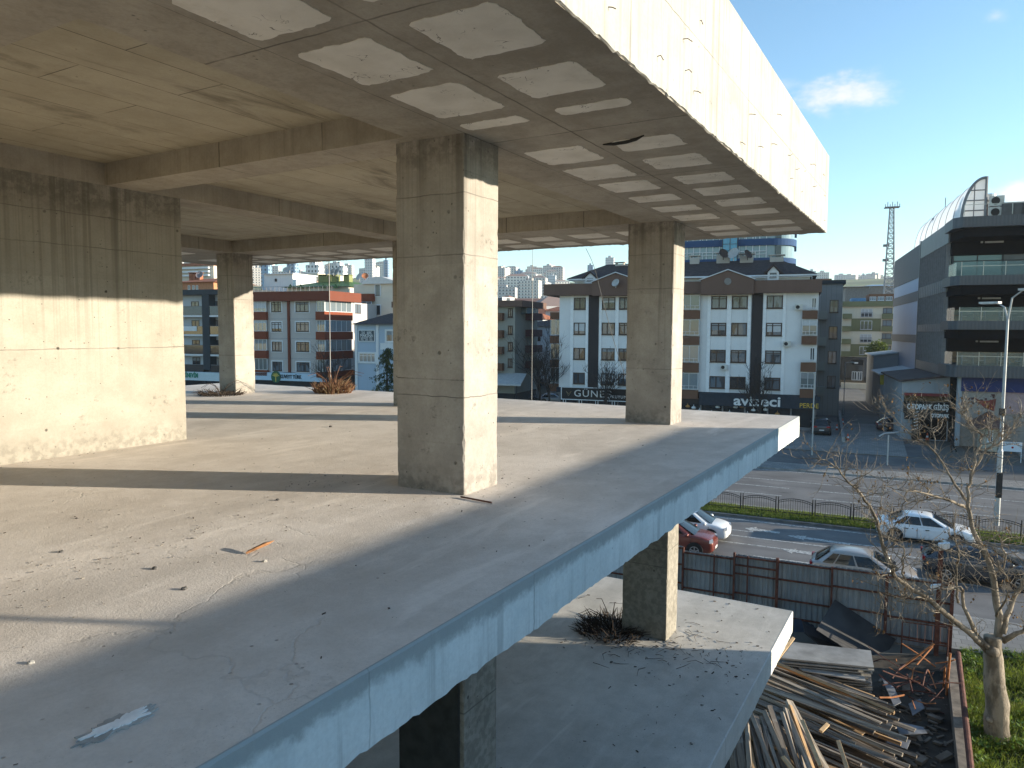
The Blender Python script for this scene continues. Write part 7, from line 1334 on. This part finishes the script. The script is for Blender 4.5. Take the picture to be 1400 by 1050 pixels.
# ================================================================ brush, litter and wires on the slabs
M_STRAW = plain('dry_stalk', (.17, .085, .048), .85, .5, 3); M_TWIGD = plain('dark_twig', (.06, .045, .035), .9, .4, 6); M_STRAWP = plain('pale_stalk', (.27, .185, .1), .85, .3, 4)
def brush(name, label, px, py, z, r, h, n, mat, seed, long_=0, lean=.6):
    r_ = random.Random(seed); b = on_z(px, py, z); o = empty(name, b, B_ROT, label, 'dry brush'); A, B_ = MB(), MB()
    for i in range(n):
        a = r_.uniform(0, 2 * pi); q = r * r_.random() ** .6; p = Vector((cos(a) * q, sin(a) * q, 0)); L = h * r_.uniform(.35, 1.) * (1.15 - .6 * q / r); d = Vector((cos(a) * lean * r_.uniform(.1, 1.3), sin(a) * lean * r_.uniform(.1, 1.3), 1)).normalized(); m_ = p + d * L * .5; t = p + d * L + Vector((r_.gauss(0, .05), r_.gauss(0, .05), -.1 * L * r_.random())); (A if i % 3 else B_).tube([p, m_, t], [.008, .007, .003], 4, cap=False)
    for i in range(long_): a = r_.uniform(0, 2 * pi); L = h * r_.uniform(1.4, 2.2); d = Vector((cos(a) * .7, sin(a) * .7, 1)).normalized(); A.tube([(0, 0, 0), d * L * .5, d * L * .8 + Vector((cos(a) * .1, sin(a) * .1, -.05)), d * L + Vector((cos(a) * .25, sin(a) * .25, -.25))], [.009, .008, .006, .004], 4)
    A.build('stalks', mat, o, fix=False); B_.build('pale_stalks', M_STRAWP if mat is M_STRAW else M_TWIGD, o, fix=False); return o
brush('dry_shrub', 'reddish dry shrub heap at the far slab edge below a thin upright rod', 456, 537, ZF, .45, .52, 380, M_STRAW, 1, 8, .8)
brush('twig_pile', 'flat dark pile of dry twigs at the foot of the far left column', 302, 540, ZF, .5, .32, 200, M_TWIGD, 2, 3, 2.2)
brush('twig_pile', 'black spiky pile of twigs beside the column on the lower slab', 836, 862, ZL, .6, .42, 420, M_TWIGD, 3, 6, 1.5)
def flat_litter(name, label, spots, mats, z, seed, smin, smax, cat='litter'):
    r_ = random.Random(seed); mbs = [MB() for _ in mats]
    for (u, v) in spots:
        k = r_.randrange(len(mats)); L = smin + (smax - smin) * r_.random() ** 2.2; w_ = L * r_.uniform(.12, .6); a = r_.uniform(0, 2 * pi); h_ = min(w_, L * .3) * r_.uniform(.2, .8); mbs[k].obox((u, v, z + h_ * .5), (cos(a) * L / 2, sin(a) * L / 2, r_.gauss(0, .12) * L), (-sin(a) * w_ / 2, cos(a) * w_ / 2, 0), (0, 0, h_ / 2))
    for mb, m_ in zip(mbs, mats): tag(mb.build(name, m_, None, UV(0, 0, 0), B_ROT), label, cat, kind='stuff')
rnd = random.Random(5); sp = []
for i in range(200): sp.append((rnd.uniform(6, 14.6), VF + .15 + abs(rnd.gauss(0, 1.3))))
for i in range(240): sp.append((12.2 + rnd.gauss(0, .55), 3.9 + rnd.gauss(.2, .8)))
flat_litter('slab_litter', 'scattered chips and twigs littering the lower slab', [p_ for p_ in sp if VF + .1 < p_[1] and p_[0] < 14.6], (M_TWIGD, plain('grey_chip', (.2, .19, .18), .9), M_TWIGD), ZL + .004, 3, .006, .06)
sp = []
for i in range(700): sp.append((rnd.uniform(1.2, 14), rnd.uniform(2.5, 11)))
for i in range(160): sp.append((rnd.uniform(-1, 6.9), 9.38 - abs(rnd.gauss(0, .1))))
for i in range(500): u = rnd.uniform(1.2, 6); sp.append((u, 4.2 + .25 * u + rnd.gauss(0, .3)))
for i in range(240): u = rnd.uniform(2, 9); sp.append((u, 4.9 + .12 * (u - 5) + rnd.gauss(0, .16) + .5 * sin(u * .8)))
for i in range(130): sp.append((6.1 + rnd.gauss(0, .55), 3.85 + rnd.gauss(0, .25)))
flat_litter('floor_litter', 'fine grit and chips scattered on the main floor', [p_ for p_ in sp if not any(a - .02 < p_[0] < b + .02 and c < p_[1] < d for a, b in CU for c, d in CV)], (plain('grey_chip', (.2, .19, .18)), plain('dust_grit', (.3, .27, .23), .95), M_TWIGD), ZF + .004, 4, .003, .022)
mb = MB()
for i in range(100):
    u, v = 12.2 + rnd.gauss(-.2, .6), 3.9 + rnd.gauss(.25, .7); a = rnd.uniform(0, 2 * pi); L = rnd.uniform(.06, .4)
    if VF + .2 < v and u < 14.4 and not (12.1 < u < 12.8 and 3.9 < v < 4.8): mb.tube([(u, v, ZL + .008), (u + cos(a) * L * .5, v + sin(a) * L * .5, ZL + .012 + rnd.random() * .03), (u + cos(a + .3) * L, max(VF + .1, v + sin(a + .3) * L), ZL + .01)], [.004, .004, .002], 4, cap=False)
tag(mb.build('twig_litter', M_TWIGD, None, UV(0, 0, 0), B_ROT, fix=False), 'dead twigs strewn round the column on the lower slab', 'litter', kind='stuff')
mb = MB(); ya, yb, yc_, yd = [Vector(on_z(*q, 0)) for q in ((1190, 930), (1300, 915), (1316, 1060), (1215, 1060))]
for i in range(260):
    p_ = ya.lerp(yb, rnd.random()).lerp(yd.lerp(yc_, rnd.random()), rnd.random()); L = .04 + .4 * rnd.random() ** 3; a = rnd.uniform(0, 6.3); w_ = L * rnd.uniform(.1, .5); mb.obox((p_.x, p_.y, .0 + w_ * .3), (cos(a) * L / 2, sin(a) * L / 2, rnd.gauss(0, .15) * L), (-sin(a) * w_ / 2, cos(a) * w_ / 2, 0), (0, 0, w_ * .25))
tag(mb.build('yard_litter', plain('yard_scrap', (.15, .125, .1), .9, .5, 1.5)), 'broken bits littering the yard floor', 'litter', kind='stuff')
def lump(name, label, px, py, r, mat, z=ZF, seed=1, flat=.6, cat='rubble'):
    b = on_z(px, py, z); r_ = random.Random(seed); bm = bmesh.new(); bmesh.ops.create_icosphere(bm, subdivisions=2, radius=r)
    for v in bm.verts: v.co *= 1 + .45 * noise.noise(v.co * (2.2 / r) + Vector((seed * 3.1, 0, 0))); v.co.z = v.co.z * flat
    me = bpy.data.meshes.new(name); bm.to_mesh(me); bm.free(); o = link(name, me, mat, None, Vector((b.x, b.y, z + r * flat * .55)), r_.uniform(0, 6)); return tag(o, label, cat)
M_CHUNK = plain('concrete_chunk', (.4, .38, .34), .9, .25, 9, bump=.4); M_CHUNKD = plain('dark_chunk', (.1, .095, .09), .9, .3, 9)
for i, (px, py, r, mt, lab) in enumerate(((252, 806, .03, M_CHUNKD, 'small dark stone on the sunlit floor nearest the shade line'), (84, 755, .028, M_CHUNKD, 'flat dark chip left of the debris on the sunlit floor'), (212, 778, .03, M_CHUNKD, 'dark chip among grit in the middle of the sunlit floor'), (362, 768, .026, M_CHUNK, 'pale chip just below the orange wood scrap'), (452, 584, .05, M_CHUNKD, 'lone dark cube of rubble on the floor before the far shrub'), (105, 709, .018, M_CHUNKD, 'tiny stone at the tip of a thin pole shadow'), (42, 907, .025, M_CHUNK, 'pale lump on the floor near the shaded corner'), (380, 684, .03, M_CHUNKD, 'dark chip just past the wide column shadow'))): lump('rubble_chip', lab, px, py, r * .62, mt, ZF, i + 2)
b = on_z(355, 754, ZF); o = MB().add([(-.1, -.02, 0), (.06, -.026, 0), (.11, .0, .002), (.05, .022, 0), (-.08, .014, 0), (-.1, -.016, .014), (.05, -.02, .018), (.11, .002, .004), (.04, .018, .015), (-.075, .01, .012)], [(4, 3, 2, 1, 0), (5, 6, 7, 8, 9), (0, 1, 6, 5), (1, 2, 7, 6), (2, 3, 8, 7), (3, 4, 9, 8), (4, 0, 5, 9)]).build('wood_scrap', plain('orange_wood', (.3, .14, .06), .8, .4, 14), None, b + Vector((0, 0, .03)), B_ROT - .3); o.rotation_euler = (0, -.3, B_ROT - .5); tag(o, 'splintered orange wood scrap propped up on the sunlit floor', 'wood scrap')
b0, b1_ = on_z(630, 679, ZF + .012), on_z(672, 687, ZF + .012); tag(MB().tube([b0, (b0 + b1_) / 2, b1_], .009, 5).build('rebar_stub', M_RUST), 'thin dark bar lying at the foot of the nearest column', 'metal bar')
def blob(name, label, px, py, ru, rv, seed, mat, z):                # thin spilled cement
    u0, v0 = guv(px, py, z); pts = []
    for i in range(110): a = 2 * pi * i / 110; k = 1 + .55 * noise.noise(Vector((cos(a) * 1.8, sin(a) * 1.8, seed))) + .4 * noise.noise(Vector((cos(a) * 6, sin(a) * 6, seed))) + .25 * noise.noise(Vector((cos(a) * 15, sin(a) * 15, seed))); pts.append((ru * k * cos(a), rv * k * sin(a)))
    o = MB().prism(pts, 0, .006).build(name, mat, None, UV(u0, v0, z + .001), B_ROT); return tag(o, label, 'cement spill', kind=None)
M_SPILL = plain('cement_spill', (.8, .79, .77), .9, .12, 9, bump=.4); M_SPILLG = plain('cement_spill_grey', (.36, .345, .32), .9, .25, 9, bump=.4)
blob('cement_spill', 'dark grey ring of old cement round the white spill in the corner', 157, 993, .17, .06, 3.3, M_SPILLG, ZF); blob('cement_spill', 'white cement spill on the shaded floor corner', 166, 988, .125, .036, 1.2, M_SPILL, ZF + .005)
# upright rod and hanging wires at the far edge
for (px, py, r, lab, nm) in ((452, 531, .012, 'thin upright steel rod standing in the dry shrub at the far edge', 'steel_rod'), (727, 546.5, .007, 'thin wire hanging straight down at the far slab edge', 'hanging_wire')):
    b = on_z(px, py, ZF); tag(MB().tube([b, b + Vector((0, 0, ZS - ZF + .01))], r, 6).build(nm, plain('pale_rod', (.34, .34, .34), .5, .1)), lab, 'wire' if 'wire' in nm else 'rod')
pts = [(801, 339.5), (812, 364), (824, 410), (838, 462), (850, 500), (860, 530)]; y0_ = on_z(801, 339.5, ZS).y; tag(MB().tube(smooth_pts([at_Y(x, y, y0_ - .02 - .25 * i / 5) for i, (x, y) in enumerate(pts)], 4), .006, 5).build('hanging_cable', plain('grey_cable', (.12, .12, .12), .6)), 'thin slack cable hanging from the roof edge beside the second column', 'cable')
# ================================================================ air
hz = MB().box(-1900, -150, -40, 1900, 1750, 165).build('haze', None); mh = bpy.data.materials.new('haze_air'); mh.use_nodes = True; nt = mh.node_tree; nt.nodes.clear(); pv = nt.nodes.new('ShaderNodeVolumePrincipled'); pv.inputs['Color'].default_value = (.86, .92, 1, 1); pv.inputs['Density'].default_value = .00014; pv.inputs['Anisotropy'].default_value = .2; ou = nt.nodes.new('ShaderNodeOutputMaterial'); nt.links.new(pv.outputs[0], ou.inputs['Volume']); hz.data.materials.append(mh); tag(hz, 'thin blue haze over the town', 'haze', kind='stuff')
